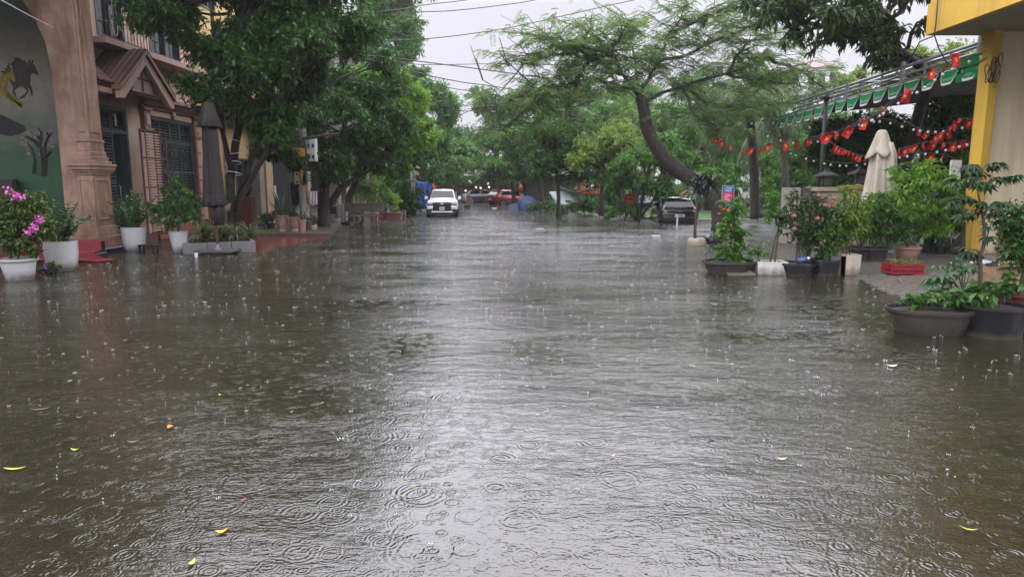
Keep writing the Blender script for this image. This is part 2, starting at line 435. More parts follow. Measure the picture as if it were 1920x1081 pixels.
# near left tree
tree('large dark tree with tied forking trunk behind the closed brown umbrella',
     [(438,452,20.6),(436,400,20.6),(432,330,20.5),(446,240,20.2),(452,150,19.8),(450,40,19.5)],
     blobs([(290,15,18.8,1.2,.6,5,.7),(385,165,18.6,.6,.8,5,.6),(345,5,19,1.5,.9,7,.8),(400,90,18.8,1.0,.9,5,.7),(480,120,19,1.9,1.4,10,.85),(560,60,20,2.0,1.4,10,.85),
            (640,90,21,1.6,1.3,7,.8),(520,220,20,1.5,.9,7,.7),(590,190,21.5,1.5,1.0,6,.75),(450,-50,19,2.6,1.0,9,.95),(620,-40,21,2.4,1.0,8,.95),
            (400,-170,19,3.0,1.3,9,1.1),(580,-160,21,2.8,1.3,9,1.1)]),
     LF_DARK, .17, .42, 1.9, rad=(.16,.08), limbr=.045, name='street_tree',
     extra=[([(440,395,20.6),(470,300,20.4),(500,235,20.2),(560,150,20.4)],.10,.045),([(436,330,20.5),(418,250,19.8),(405,120,19),(395,0,18.6)],.09,.045),
            ([(440,452,20.6),(452,370,20.3),(505,275,20.0),(555,262,20.2),(640,250,21)],.105,.04)])
# second left tree
tree('tree with leaning lower limb shading the potted plants by the white jar',
     [(607,428,27),(606,380,27),(612,320,27),(600,250,27),(610,180,27)],
     blobs([(560,240,26,1.8,1.2,9,.85),(640,200,27,2.2,1.5,12,.95),(600,300,26,1.7,.8,7,.7),(520,285,25,1.0,.5,5,.55),(660,290,27,1.2,.7,6,.6),(690,320,28,.9,.4,4,.5),(690,230,28,2.0,1.6,10,.9),(670,150,28,2.2,1.2,8,.95)]),
     LF_DARK, .18, .44, 1.9, rad=(.27,.12), name='street_tree',
     extra=[([(607,400,27),(640,352,27.3),(690,318,27.6),(735,285,28)],.17,.07),([(606,330,27),(580,280,26.5),(540,230,26)],.12,.05)])
tree('bright green leafy tree overhanging the street by the wooden bench',
     [(648,425,31),(655,370,31),(680,300,31),(720,240,31)],
     blobs([(690,165,29.5,1.1,.6,6,.7,.3),(745,150,30,1.2,.5,6,.65,.4),(725,205,29.5,1.3,.8,8,.7,.35),(770,250,30,1.0,.9,6,.65,.3),(735,180,31,1.6,.9,9,.8,.35),(765,200,31,1.1,.9,7,.7,.4),(700,150,31,1.5,.7,6,.75,.3),(780,235,31.5,.8,.9,5,.6,.35),(740,260,31,1.6,1.2,8,.8,.1),(700,285,31,1.3,.9,5,.7,.0),(745,320,32,1.0,.8,4,.6,.0)]),
     LF_BRIGHT, .2, .44, 1.9, rad=(.2,.08), name='street_tree')
tree('dark bushy tree on the pavement left of the blue tarpaulin',
     [(771,400,41),(768,360,41),(765,320,41)],
     blobs([(740,330,40,1.6,1.0,6,.9),(775,300,41,1.8,1.4,8,1.0),(800,270,43,1.6,1.4,7,1.0),(770,375,42,1.2,.9,4,.7)]), LF_DARK, .24, .45, 1.9, rad=(.24,.1), name='street_tree')
tree('tall pale green tree rising against the sky over the left row',
     [(740,400,50),(742,300,50),(745,200,50),(748,80,50)],
     blobs([(730,30,50,2.4,2.0,10,1.2),(770,80,50,1.9,2.0,9,1.1),(700,100,50,2.2,2.2,9,1.2),(760,150,50,2.0,1.6,8,1.1),(720,200,50,2.4,1.6,8,1.2),(745,-30,50,2.4,1.4,7,1.2),(690,10,50,2.0,2.4,7,1.2)]),
     LF_PALE, .26, .42, 1.8, rad=(.3,.12), name='tall_tree', bark=BARKG, droop=.6)
tree('hazy tall tree standing beyond the white pickup on the left',
     [(812,395,62),(815,320,62),(822,240,62),(826,190,62)],
     blobs([(828,190,62,2.2,1.8,9,1.3),(845,230,62,1.6,2.4,8,1.2),(815,270,62,2.6,2.2,10,1.4),(850,300,62,1.8,2.0,8,1.2),(800,160,62,1.4,1.0,4,1.0)]),
     LF_PALE, .32, .42, 1.8, rad=(.3,.12), name='tall_tree', bark=BARKG, droop=.6)
tree('yellowish green tree hanging low over the white pickup',
     [(790,398,48),(795,350,48),(810,310,48)],
     blobs([(830,310,48,2.0,1.2,9,.95,.15),(860,290,50,1.5,1.6,7,.95,.1),(820,270,48,1.6,1.2,6,.95,.15),(850,335,50,1.4,.5,5,.6,.1)]), LF_PALE, .25, .42, 1.9, rad=(.2,.08), droop=.7)
# right of the gap
tree('tall dark green tree at the right edge of the sky gap',
     [(930,385,70),(930,320,70),(935,250,70),(940,190,70)],
     blobs([(930,200,70,2.8,2.0,9,1.6),(905,260,70,1.8,2.4,7,1.4),(960,240,70,2.6,2.6,9,1.6),(920,320,70,2.4,1.6,8,1.4),(975,180,70,2.2,1.6,6,1.4)]),
     LF_FAR, .36, .45, 1.8, rad=(.35,.14), name='tall_tree')
tree('low yellow tinged tree arching over the red car',
     [(962,395,58),(962,355,58),(955,325,58)],
     blobs([(940,310,58,2.2,1.3,9,1.1,.1),(985,290,58,2.0,1.5,8,1.1,.1),(915,330,60,1.5,.9,5,.9,.1),(1000,325,57,1.5,.9,5,.9)]), LF_MID, .3, .45, 1.9, rad=(.25,.1))
tree('round topped green tree behind the blue tent',
     [(1010,398,50),(1010,350,50),(1005,300,50),(1010,250,50)],
     blobs([(1000,250,50,2.2,1.5,9,1.15,.1),(1050,230,50,2.0,1.5,8,1.1,.15),(970,270,51,1.6,1.4,6,1.0,.08),(1040,290,49,2.4,1.2,9,1.0,.02),(1085,260,50,1.6,1.6,6,1.0,.05)]),
     LF_MID, .26, .45, 1.9, rad=(.26,.11))
tree('slim dark trunked tree standing in the water beside the white tent',
     [(1047,407,38),(1047,370,38),(1045,330,38),(1040,290,38)],
     blobs([(1020,300,38,1.5,1.0,7,.8,.05),(1070,290,38,1.6,1.2,8,.85),(1045,255,38,1.6,1.0,7,.85,.1),(1090,330,38,1.1,.6,4,.6)]), LF_DARK, .21, .45, 1.9, rad=(.13,.08))
tree('feathery light green tree left of the red board',
     [(1128,400,36),(1128,360,36),(1130,320,36),(1140,270,36)],
     blobs([(1130,250,36,1.6,1.2,8,.8,.2),(1105,300,36,1.3,.9,6,.7,.2),(1160,280,36,1.4,1.1,7,.75,.15),(1145,330,36,1.2,.6,5,.6,.1)]), LF_YEL, .2, .36, 1.7, rad=(.13,.07))
tree('multi stemmed small tree behind the red board at the kerb',
     [(1196,412,33),(1205,370,33),(1215,330,33)],
     blobs([(1210,310,33,1.4,1.0,8,.7,.1),(1245,340,33,1.0,.8,6,.6),(1180,330,34,1.1,.8,5,.65,.15),(1240,280,34,1.3,.9,6,.7,.1),(1255,375,34,.5,.6,3,.5)]), LF_MID, .18, .42, 1.9, rad=(.09,.05),
     extra=[([(1198,412,33),(1190,370,33),(1180,330,33)],.07,.04),([(1200,408,33),(1225,375,33),(1240,340,33)],.07,.04)])
tree('dense park tree between the leaning trunk and the palm',
     [(1330,390,44),(1330,340,44),(1330,290,44)],
     blobs([(1300,280,44,2.2,1.4,10,1.0),(1350,300,45,2.0,1.2,8,1.0),(1270,250,45,1.8,1.2,7,1.0,.1),(1380,260,46,2.0,1.4,7,1.0),(1320,340,43,2.0,.7,7,.8,.15)]), LF_MID, .25, .45, 1.8, rad=(.25,.1))
for i,(lab,px,py,d,k) in enumerate([
    ('far grey green park tree above the white tent',1090,190,78,18),('far grey green park tree behind the feathery crown of the leaning tree',1190,170,80,20),
    ('far grey green park tree behind the hanging palm fronds',1310,185,76,18),('far grey green park tree left of the white villa',1430,180,74,16),('far grey green park tree under the white villa',1530,235,72,16),
    ('far grey green park tree nearest the sky gap, right of the tall dark one',1015,195,74,14),('far grey green park tree between the awning end and the villa',1600,225,70,12)]):
    tree(lab,[(px,395,d),(px,320,d),(px,230,d)],blobs([(px,py,d,3.2,2.4,k*2//3,1.7),(px-20,py+75,d,4.2,2.8,k,1.8)]),LF_FAR,.40,.45,1.8,rad=(.3,.12),group='far trees of the park',name='park_tree',twigs=False)
for i,(lab,px,py,d,k,mt) in enumerate([
    ('mid green park tree filling the space right of the slim dark trunk',1100,250,52,12,LF_MID),('yellowish park tree behind the multi stemmed tree',1190,250,50,12,LF_YEL),
    ('mid green park tree left of the curving trunk',1255,225,54,12,LF_MID),('dark rounded park tree left of the slim dark trunk',985,255,60,12,LF_DARK),('tall mid green park tree directly behind the leaning crown',1150,205,64,14,LF_MID),('pale loose park tree right of the curving trunk',1290,235,62,12,LF_PALE),('dark park tree between the feathery light tree and the red board',1165,310,45,8,LF_DARK),('pale park tree behind the round topped tree',1045,215,66,12,LF_PALE),
    ('bushy park tree behind the palm trunk',1440,300,50,12,LF_MID),('bushy park tree behind the notice',1380,330,47,8,LF_MID)]):
    tree(lab,[(px,395,d),(px,330,d),(px,270,d)],blobs([(px,py,d,2.2,1.7,k,1.1,.12),(px+10,py+60,d,2.2,1.3,k//2,1.0)]),mt,.28,.45,1.8,rad=(.2,.1),name='park_tree',twigs=False)
# right hand trees behind the bunting
tree('dark mango like tree whose limb crosses above the green awning',
     [(1685,425,22),(1690,350,22),(1700,290,22),(1722,210,21),(1748,140,20)],
     blobs([(1690,60,19.5,1.4,.7,7,.6),(1560,10,18.5,1.7,.5,9,.6),(1630,40,19,1.2,.6,6,.55),(1480,20,18.5,1.0,.45,5,.5),(1700,-30,19.5,2.0,.7,8,.75),(1520,60,18.5,.9,.45,4,.4),(1560,-60,19,2.2,.5,8,.8),(1670,115,20,.8,.4,3,.45),(1430,5,18.5,.6,.3,3,.4),(1600,-160,19,2.6,1.0,8,1.0)]),
     LM('leaf_mango', (.018,.045,.014), (.075,.14,.03), .34), .24, .36, 1.35, rad=(.22,.15), name='mango_tree',
     extra=[([(1748,140,20),(1690,98,19.6),(1620,72,19.2),(1560,52,18.8),(1500,40,18.5)],.15,.04),([(1690,98,19.6),(1660,40,19.4),(1640,-30,19.2)],.08,.03),([(1560,52,18.8),(1545,5,18.6),(1530,-40,18.6)],.05,.02)], droop=.8)
tree('dense dark tree filling the space under the green awning',
     [(1650,420,27),(1652,360,27),(1645,300,27)],
     blobs([(1610,270,27,1.8,1.2,9,.85),(1680,260,26,1.8,1.2,9,.85),(1740,240,26,1.6,1.2,8,.8),(1790,270,25,1.4,1.4,8,.8),(1830,240,26,1.2,1.6,8,.8),(1800,210,27,1.3,.9,6,.8),(1580,320,28,1.5,1.2,7,.8),(1740,330,26,1.6,1.2,7,.8),(1800,360,25,1.2,1.2,6,.7),(1690,340,27,1.4,1.0,5,.7)]), LF_MID, .2, .42, 2.0, rad=(.16,.08), name='garden_tree',
     extra=[([(1685,425,26),(1715,350,25.5),(1735,310,25),(1745,270,25)],.12,.06)])
tree('yellow green tree crown showing above the awning railing',
     [(1795,400,31),(1795,300,31),(1790,200,31)],
     blobs([(1640,155,31,1.6,.8,7,.8,.15),(1700,140,31,1.6,.9,7,.8,.15),(1760,130,30,1.6,1.0,7,.8,.25),(1820,110,29,1.4,1.0,6,.8,.25),(1600,180,32,1.0,.7,4,.7,.05)]), LF_YEL, .22, .4, 1.9, rad=(.2,.1), name='garden_tree')
tree('dark tree under the far end of the awning beside the lantern pillars',
     [(1480,410,40),(1485,350,40),(1490,290,40)],
     blobs([(1490,290,40,2.0,1.6,9,1.0),(1540,280,40,1.8,1.4,8,.95),(1450,330,41,1.4,1.2,6,.9,.1),(1570,350,39,1.4,.9,5,.8)]), LF_MID, .24, .42, 1.8, rad=(.2,.1), name='garden_tree')
# leaning flame tree with feathery leaves
def flame_tree():
    tp=[(1346,432,24.6),(1344,385,24.8),(1318,345,25),(1290,332,25),(1258,310,25),(1232,278,25),(1213,240,25),(1207,205,25),(1200,180,25)]
    P=[Vector(at(*p)) for p in tp]; base=P[0].copy()
    o=thing('flame_tree','leaning feathery leaved tree with thick ringed curving trunk and wide flat crown','tree',base)
    # smooth path
    pts=[]; rr=[]; n=len(P)
    R_=[.25,.25,.26,.27,.27,.25,.23,.21,.19]
    for i in range(n-1):
        p0=P[max(i-1,0)];p1=P[i];p2=P[i+1];p3=P[min(i+2,n-1)]
        for k in range(8):
            t=k/8
            q=.5*((2*p1)+(p2-p0)*t+(2*p0-5*p1+4*p2-p3)*t*t+(3*p1-p0-3*p2+p3)*t**3)
            pts.append(q-base); rr.append((R_[i]+(R_[i+1]-R_[i])*t)*(1+(.05 if k%2 else -.03)+random.uniform(-.03,.03)))
    pts.append(P[-1]-base); rr.append(.19)
    mb=MB(); mb.tube(pts,rr,14)
    mb.build('trunk',M('bark_flame',(.04,.032,.028),.7,.4,14,1.0,60,stain=((.16,.15,.14),16,.57,.66)),o,smooth=True)
    top=P[-1]
    limbs=[[(1260,60,25),(1320,30,24.6),(1400,0,24.5)],[(1165,140,24.5),(1150,90,23.8),(1180,40,23.5)],[(1440,110,26.5),(1500,130,26.8),(1555,175,27)],[(1105,108,24),(1080,160,23),(1060,215,22.6)],[(1280,160,25.5),(1300,215,25),(1350,245,25)],[(1360,140,26),(1400,80,26),(1470,60,26.5)],[(1200,180,25),(1165,140,24.5),(1105,108,24),(1040,100,23.5),(985,118,23)],[(1180,165,25),(1120,150,24),(1040,160,23),(970,180,22.5),(915,210,22)],
           [(1200,180,25),(1230,120,25),(1260,60,25),(1290,10,25)],[(1205,190,25),(1280,160,25.5),(1360,140,26),(1440,110,26.5)],[(1165,140,24.5),(1130,85,24.5),(1090,50,24)],
           [(1230,120,25),(1300,95,24.5),(1380,60,24.5),(1450,30,25)],[(1200,180,25),(1190,110,27),(1180,60,28)],[(1280,160,25.5),(1340,200,26),(1400,205,27),(1480,190,28)],
           [(1105,108,24),(1050,70,23.5),(1000,65,23)],[(1040,160,23),(990,205,22.5),(940,245,22.5)],[(1360,140,26),(1430,150,26),(1500,160,26.5)]]
    bm_=MB(); ends=[]
    for l in limbs:
        q=[Vector(at(*p)) for p in l]
        sp=[]
        for i in range(len(q)-1):
            for k in range(4):
                t=k/4; sp.append(q[i].lerp(q[i+1],t)+Vector([random.gauss(0,.04) for _ in range(3)]))
        sp.append(q[-1])
        m=len(sp)
        bm_.tube([p-base for p in sp],[.062*(1-i/m)**.8+.011 for i in range(m)],6)
        for i in range(3,m):
            for _ in range(6):
                a=random.uniform(0,6.283); ln=random.uniform(.5,2.0)
                e=sp[i]+Vector((math.cos(a)*ln,math.sin(a)*ln*.8,random.uniform(-.55,.75)))
                c=curve(sp[i],e,random.uniform(.0,.12),4,.05)
                bm_.tube([p-base for p in c],[.018,.015,.012,.009,.005],4,False)
                ends.append((sp[i],e))
    # bare twig tips toward the sky
    for l in ([(985,118,23),(940,170,22.6),(905,150,22.3),(882,85,22)],[(905,150,22.3),(893,110,22)],[(1000,160,22.8),(950,115,22.5),(936,70,22.3)],[(955,125,22.5),(935,95,22.4)]):
        q=[Vector(at(*p))-base for p in l]; bm_.tube(q,[.02*(1-i/len(q))+.006 for i in range(len(q))],4)
    bm_.build('branch',BARKG,o,smooth=True)
    # fronds
    PP=[];DD=[];NN=[];LL=[];RR=[]
    for (a,e) in ends:
        e_=np.array(e); td=unit(np.array(e-a)[None])[0]
        if e.x < .6 and random.random() < .42: continue
        for _ in range(random.choice((6,7,8,9,10))):
            ang=random.uniform(0,6.283)
            d=unit(np.array([td[0]*.6+math.cos(ang),td[1]*.6+math.sin(ang),random.uniform(-.35,.25)])[None])[0]
            ln=random.uniform(.28,.46); st=e_-td*random.uniform(0,.6)+rng.normal(0,.06,3)
            sd=unit(np.cross(d,[0,0,1.0])[None])[0]; tone=random.uniform(.0,.7)
            for k in range(8):
                t=(k+1)/8.5; p=st+d*ln*t-np.array([0,0,.16*t*t])
                for sgn in (-1,1):
                    PP.append(p);DD.append(d*.55+sd*sgn-np.array([0,0,.22]));NN.append((0,0,1));LL.append(ln*.32*(1-.45*abs(t-.45)));RR.append(tone+random.random()*.3)
    PP=np.array(PP);LL=np.array(LL)
    leafmesh('crown',PP,np.array(DD),np.array(NN,float)+rng.normal(0,.15,PP.shape),LL,LL*.30,np.array(RR),LF_FEATH,o,local=np.array(base))
flame_tree()
# palms
LF_PALM=LM('leaf_palm',(.06,.11,.04),(.17,.24,.09),.45,.35)
def palm(label,trunk,fronds,r=.2):
    P=[Vector(at(*p)) for p in trunk]; base=P[0].copy()
    o=thing('palm_tree',label,'palm',base)
    pts=[];rr=[]
    for i in range(len(P)-1):
        for k in range(8):
            t=k/8; pts.append(P[i].lerp(P[i+1],t)-base); rr.append(r*(1.15-.3*(i+t)/(len(P)-1))*(1.05 if k%2 else .97))
    pts.append(P[-1]-base); rr.append(r*.7)
    MB().tube(pts,rr,10).build('trunk',M('bark_palm',(.09,.075,.065),.8,.35,10,1.0,30),o,smooth=True)
    top=P[-1]; rb=MB(); PP=[];DD=[];LL=[];RR=[]
    for (px,py,d,lift) in fronds:
        e=Vector(at(px,py,d)); c=curve(top,e,lift,9)
        rb.tube([p-base for p in c],[.03*(1-i/10)+.006 for i in range(10)],4,False)
        tone=random.uniform(0,.5); n=46
        for i in range(3,n):
            t=i/n; f=t*9; k=min(int(f),8); p=c[k].lerp(c[k+1],f-k); dd=(c[min(k+1,9)]-c[k]).normalized()
            sd=dd.cross(Vector((0,0,1))).normalized()
            for s in (-1,1):
                PP.append(p);DD.append(dd*.55+sd*s*.75+Vector((0,0,-.55-.35*random.random())));LL.append(1.0*(1-.6*abs(t-.4))*random.uniform(.85,1.1));RR.append(tone+random.random()*.35)
    rb.build('frond_stem',M('frond_stem',(.10,.13,.05),.6),o)
    PP=np.array(PP);LL=np.array(LL)
    leafmesh('crown',PP,np.array(DD),np.array([[0,0,1.0]]*len(PP))+rng.normal(0,.2,PP.shape),LL,LL*.06+.012,np.array(RR),LF_PALM,o,'l',.3,local=np.array(base))
palm('coconut palm with hanging fronds behind the blue and pink notice',[(1416,410,30),(1414,330,30),(1408,240,30),(1400,170,30)],
     [(1325,250,29,.8),(1340,310,29,1.0),(1520,330,29,1.2),(1470,280,28,1.0),(1550,240,30,.9),(1330,180,30,.6),(1440,90,30,.4),(1500,140,31,.6),(1370,90,31,.4),(1290,225,31,.9),(1310,290,27,1.0),(1370,300,26.5,.9),(1480,320,27,1.1)],.2)
palm('slimmer palm with long drooping fronds under the far end of the awning',[(1475,415,33),(1472,330,33),(1470,240,33)],
     [(1390,330,32,1.2),(1600,345,32,1.5),(1560,300,32,1.2),(1420,270,33,1.0),(1530,220,34,.7),(1450,160,33,.5),(1385,290,34,1.2),(1640,330,31,1.6)],.16)
# far wood closing the view: reads as one mass
fw=[]
for i in range(46):
    fw.append((Vector((-60+i*2.9+random.uniform(-1,1), 105+random.uniform(-8,12), random.uniform(2,7))),(3.2,2.4,2.8),random.uniform(0,.15)))
for i in range(14):
    fw.append((Vector((20+i*4.5, 100+random.uniform(-8,12), random.uniform(6,11))),(3.2,2.4,2.8),random.uniform(0,.15)))
P,D,N_,LLn,WW,RR,TW=clump_leaves(fw,.6,.5,1.7,10)
tag(leafmesh('far_wood',P,D,N_,LLn,WW,RR,LF_FAR,None),'hazy far mass of trees closing the end of the street','wood',kind='stuff')
# ---------------------------------------------------------------- buildings on the left
TH = -math.atan(.03)
def fx(d): return -12.4+.03*d
PEACH=M('stucco_peach',(.47,.335,.25),.75,.10,1.2,.15,60,stain=((.25,.165,.12),1.6,.48,.85,.09))
TRIM=M('trim_brown',(.16,.085,.06),.6,.15,4,.1)
PINKT=M('trim_pink',(.33,.20,.16),.6,.12,4,.1)
DGREEN=M('paint_dark_green',(.030,.045,.042),.4,.2,8)
LOUV=M('louver_slat',(.045,.055,.055),.45,.2,12)
IRON=M('iron_black',(.012,.012,.013),.45,.2)
STEEL=M('steel_grey',(.30,.31,.32),.35,.12,10,metal=.6)
DARKROOM=M('dark_room',(.05,.045,.04),.9,.2)
TILE=M('roof_tile',(.075,.035,.025),.7,.35,9,.3)
GLASS=M('dark_glass',(.02,.022,.025),.06,.1,spec=.7)
def wall_holes(mb,x0,x1,y0,y1,z0,z1,holes):
    """front wall in slabs round openings (y0,y1,z0,z1)"""
    ys=sorted({y0,y1,*[h[0] for h in holes],*[h[1] for h in holes]})
    for a,b in zip(ys,ys[1:]):
        hs=sorted([h for h in holes if h[0]<=a+1e-6 and h[1]>=b-1e-6],key=lambda h:h[2])
        z=z0
        for h in hs:
            if h[2]>z: mb.bb(x0,x1,a,b,z,h[2])
            z=h[3]
        if z<z1: mb.bb(x0,x1,a,b,z,z1)
def shell(o,mat,y0,y1,h,holes,depth=9,name='wall',x=0.0):
    mb=MB(); wall_holes(mb,x-.25,x,y0,y1,-.3,h,holes)
    mb.bb(x-depth,x-.25,y0,y0+.2,-.3,h); mb.bb(x-depth,x-.25,y1-.2,y1,-.3,h); mb.bb(x-depth-.2,x-depth,y0,y1,-.3,h)
    mb.bb(x-depth,x-.25,y0+.2,y1-.2,h-.2,h-.001)
    mb.bb(x-depth,x-.25,y0+.2,y1-.2,3.9+.6,3.9+.75)
    mb.build(name,mat,o)
    MB().bb(x-depth,x-.25,y0+.2,y1-.2,-.3,.38).build('floor',DARKROOM,o)
slat_mesh={}
def shutter(o,y0,y1,z0,z1,x,n,frame=.05,pname='shutter'):
    """louvred leaf: frame plus slats, each slat its own object"""
    mb=MB(); t=.04
    mb.bb(x,x+t,y0,y0+frame,z0,z1); mb.bb(x,x+t,y1-frame,y1,z0,z1)
    mb.bb(x,x+t,y0+frame,y1-frame,z0,z0+frame); mb.bb(x,x+t,y0+frame,y1-frame,z1-frame,z1)
    s=mb.build(pname,DGREEN,o)
    key=round(y1-y0-2*frame,3)
    if key not in slat_mesh:
        me=MB().box((0,0,0),(.05,key,.012),ry=R(38)).mesh('louver'); me.materials.append(LOUV); slat_mesh[key]=me
    for i in range(n):
        z=z0+frame+(i+.5)*(z1-z0-2*frame)/n
        link('louver',slat_mesh[key],None,s,(x+.022,(y0+y1)/2,z))
    return s
def build_peach():
    d0=22; o=thing('row_house','peach stucco house with louvred green door under a small tiled gable','house',(fx(d0),d0,0),TH)
    DY=(-2.64,-1.26); WY=(-.1,2.6)
    holes=[(DY[0],DY[1],.42,4.05),(WY[0],WY[1],.5,3.97),(-2.3,-1.0,6.0,8.2),(.4,2.2,6.0,8.2),(-2.3,-1.0,9.2,11),(.4,2.2,9.2,11)]
    shell(o,PEACH,-3.2,3.1,12.2,holes)
    # door
    dr=MB(); 
    for a,b,c_,d_ in ((DY[0],DY[0]+.1,.42,4.05),(DY[1]-.1,DY[1],.42,4.05)): dr.bb(-.2,.03,a,b,c_,d_)
    dr.bb(-.2,.03,DY[0]+.1,DY[1]-.1,3.95,4.05); dr.bb(-.2,.03,DY[0]+.1,DY[1]-.1,3.28,3.38)
    D=dr.build('door_frame',DGREEN,o)
    m=(DY[0]+DY[1])/2
    shutter(o,DY[0]+.1,m-.02,3.38,3.95,-.1,6,pname='transom'); shutter(o,m+.02,DY[1]-.1,3.38,3.95,-.1,6,pname='transom')
    lf=shutter(o,DY[0]+.1,m-.01,.45,3.28,-.06,30,.07,'door')
    MB().tube([(.04,m-.06,1.3),(.10,m-.06,1.3),(.10,m-.06,1.75),(.04,m-.06,1.75)],.014).build('handle',STEEL,lf)
    # the other leaf swung inward
    MB().bb(-.78,-.14,DY[1]-.16,DY[1]-.11,.45,3.28).build('door_leaf',DGREEN,o)
    # window-door of four louvred leaves
    wf=MB(); wf.bb(-.2,.03,WY[0],WY[0]+.08,.5,3.97); wf.bb(-.2,.03,WY[1]-.08,WY[1],.5,3.97); wf.bb(-.2,.03,WY[0]+.08,WY[1]-.08,3.88,3.97); wf.bb(-.2,.03,WY[0]+.08,WY[1]-.08,3.15,3.24)
    wf.build('window_frame',DGREEN,o)
    w=(WY[1]-WY[0]-.16)/4
    for i in range(4):
        a=WY[0]+.08+i*w
        shutter(o,a+.01,a+w-.01,.52,3.15,-.08,28,.05,'shutter'); shutter(o,a+.01,a+w-.01,3.24,3.88,-.08,6,.04,'transom')
    bars=MB(); bl=MB()
    for i in range(9):
        y=WY[0]+.15+i*.3; bars.tube([(.05,y,.55),(.05,y,3.1)],.011,5)
        for z in (1.4,2.2,2.95): bl.ball((.05,y,z),.022,6,4)
    for z in (.6,1.5,2.2,3.08): bars.tube([(.055,WY[0]+.1,z),(.055,WY[1]-.1,z)],.010,5)
    gr_=bars.build('window_grille',IRON,o); bl.build('grille_bead',STEEL,gr_)
    MB().tube([(.05,DY[1]-.62,3.5),(.05,DY[1]-.62,3.85)],.02,6).build('transom_bar',M('white_paint',(.75,.75,.74),.4,.05),o)
    # pilasters and cornice round the window
    for a,b in ((-.52,-.12),(2.62,3.0)):
        p=MB(); p.bb(.002,.14,a,b,.3,3.45); p.bb(.002,.19,a-.04,b+.04,3.45,3.56); p.bb(.002,.13,a+.02,b-.02,3.56,4.12); p.bb(.002,.20,a-.05,b+.05,4.12,4.2)
        pp=p.build('pilaster',TRIM,o,bevel=.012)
        for i in range(6): MB().bb(.14,.165,a+.06,b-.06,.5+i*.49,.5+i*.49+.43).build('stone_panel',PINKT,pp,bevel=.008)
        MB().bb(.13,.16,a+.09,b-.09,3.66,3.98).build('rosette',PINKT,pp,bevel=.02)
    c=MB()
    prof=[(.002,4.2),(.10,4.2),(.14,4.27),(.22,4.30),(.30,4.40),(.42,4.44),(.42,4.55),(.002,4.55)]
    c.prism(prof,-.6,3.2,'y'); c.build('cornice',TRIM,o)
    MB().prism([(.002,3.99),(.08,3.99),(.08,4.14),(.002,4.14)],-.05,2.55,'y').build('lintel',PINKT,o)
    MB().ball((.12,1.25,4.12),.09,8,6,1.4).build('lintel_ornament',M('ochre',(.42,.26,.09),.5),o,smooth=True)
    # eaves bracket at the far corner
    MB().prism([(.002,4.0),(.12,4.15),(.45,4.36),(.75,4.4),(.75,4.54),(.002,4.54)],3.02,3.1,'y').build('bracket',TRIM,o)
    # plinth with brick tiles
    MB().bb(.002,.10,-.1,3.1,-.2,.42).build('plinth',M('plinth_tile',(.17,.065,.04),.4,.25,5),o)
    me=MB().bb(0,.012,0,.29,0,.13).mesh('brick',bevel=.004); me.materials.append(M('brick_red',(.26,.10,.06),.45,.3,3))
    for r in range(3):
        for k in range(10): link('brick',me,None,o,(.10,-.1+.31*k+(.15 if r%2 else 0)*(k<9),.0+r*.14))
    MB().bb(.002,.6,-2.8,-1.1,-.2,.28).build('door_step',M('step_dark',(.10,.06,.05),.3,.2),o)
    # tiled gable canopy over the door
    ca=MB(); y0,y1,ym=-3.3,-.55,-1.95; ze,zp=4.35,5.5
    gab=thing
    # bargeboards (front)
    bar=MB()
    for s,(ya) in ((-1,y0),(1,y1)):
        bar.prism([(ya,ze),(ya,ze-.22),(ya+s*-.18,ze-.22),(ym,zp-.28),(ym,zp)],1.0,1.14,'x')
    bar.build('bargeboard',PINKT,o)
    cs=MB(); cs.prism([(y0-.05,ze+.0),(y0-.05,ze+.12),(ym,zp+.14),(y1+.05,ze+.12),(y1+.05,ze+.0),(ym,zp+.02)],.3,1.2,'x'); cs.build('canopy_edge',TRIM,o)
    MB().prism([(y0+.3,ze+.0),(ym,zp-.15),(y1-.3,ze+.0)],.9,.96,'x').build('gable_panel',PINKT,o)
    # glazed frame in the gable
    fr=MB(); g0,g1=ym-.62,ym+.62; gz0,gz1=4.42,5.15
    poly=[(g0,gz0),(g1,gz0),(ym+.36,gz1-.12),(ym+.12,gz1),(ym-.12,gz1),(ym-.36,gz1-.12)]
    n=len(poly)
    for i in range(n):
        a=poly[i];b=poly[(i+1)%n]; fr.tube([(1.0,a[0],a[1]),(1.0,b[0],b[1])],.045,4)
    fr.tube([(1.0,ym,gz0),(1.0,ym,gz1)],.03,4); fr.tube([(1.0,g0+.16,gz0+.4),(1.0,g1-.16,gz0+.4)],.03,4)
    gf=fr.build('gable_frame',M('frame_brown',(.085,.04,.03),.5),o)
    for q in ([(g0,gz0),(ym,gz0),(ym,gz0+.4),(g0+.16,gz0+.4)],[(ym,gz0),(g1,gz0),(g1-.16,gz0+.4),(ym,gz0+.4)],[(g0+.16,gz0+.4),(ym,gz0+.4),(ym,gz1),(ym-.12,gz1),(ym-.36,gz1-.12)],[(ym,gz0+.4),(g1-.16,gz0+.4),(ym+.36,gz1-.12),(ym+.12,gz1),(ym,gz1)]):
        MB().prism(q,.975,.985,'x').build('pane',M('mauve_glass',(.26,.20,.21),.25,.15,2),gf)
    # roof planes of the gable, tiled; and the pent roof left of it
    MB().add([(0.01,y0,ze+.02),(1.2,y0,ze+.02),(1.2,ym,zp+.02),(0.01,ym,zp+.02)],[(0,1,2,3)]).add([(0.01,y1,ze+.02),(1.2,y1,ze+.02),(1.2,ym,zp+.02),(0.01,ym,zp+.02)],[(0,3,2,1)]).build('roof_deck',TILE,o)
    tm=MB().tube([(0,0,0),(.34,0,0)],.09,8).mesh('roof_tile'); 
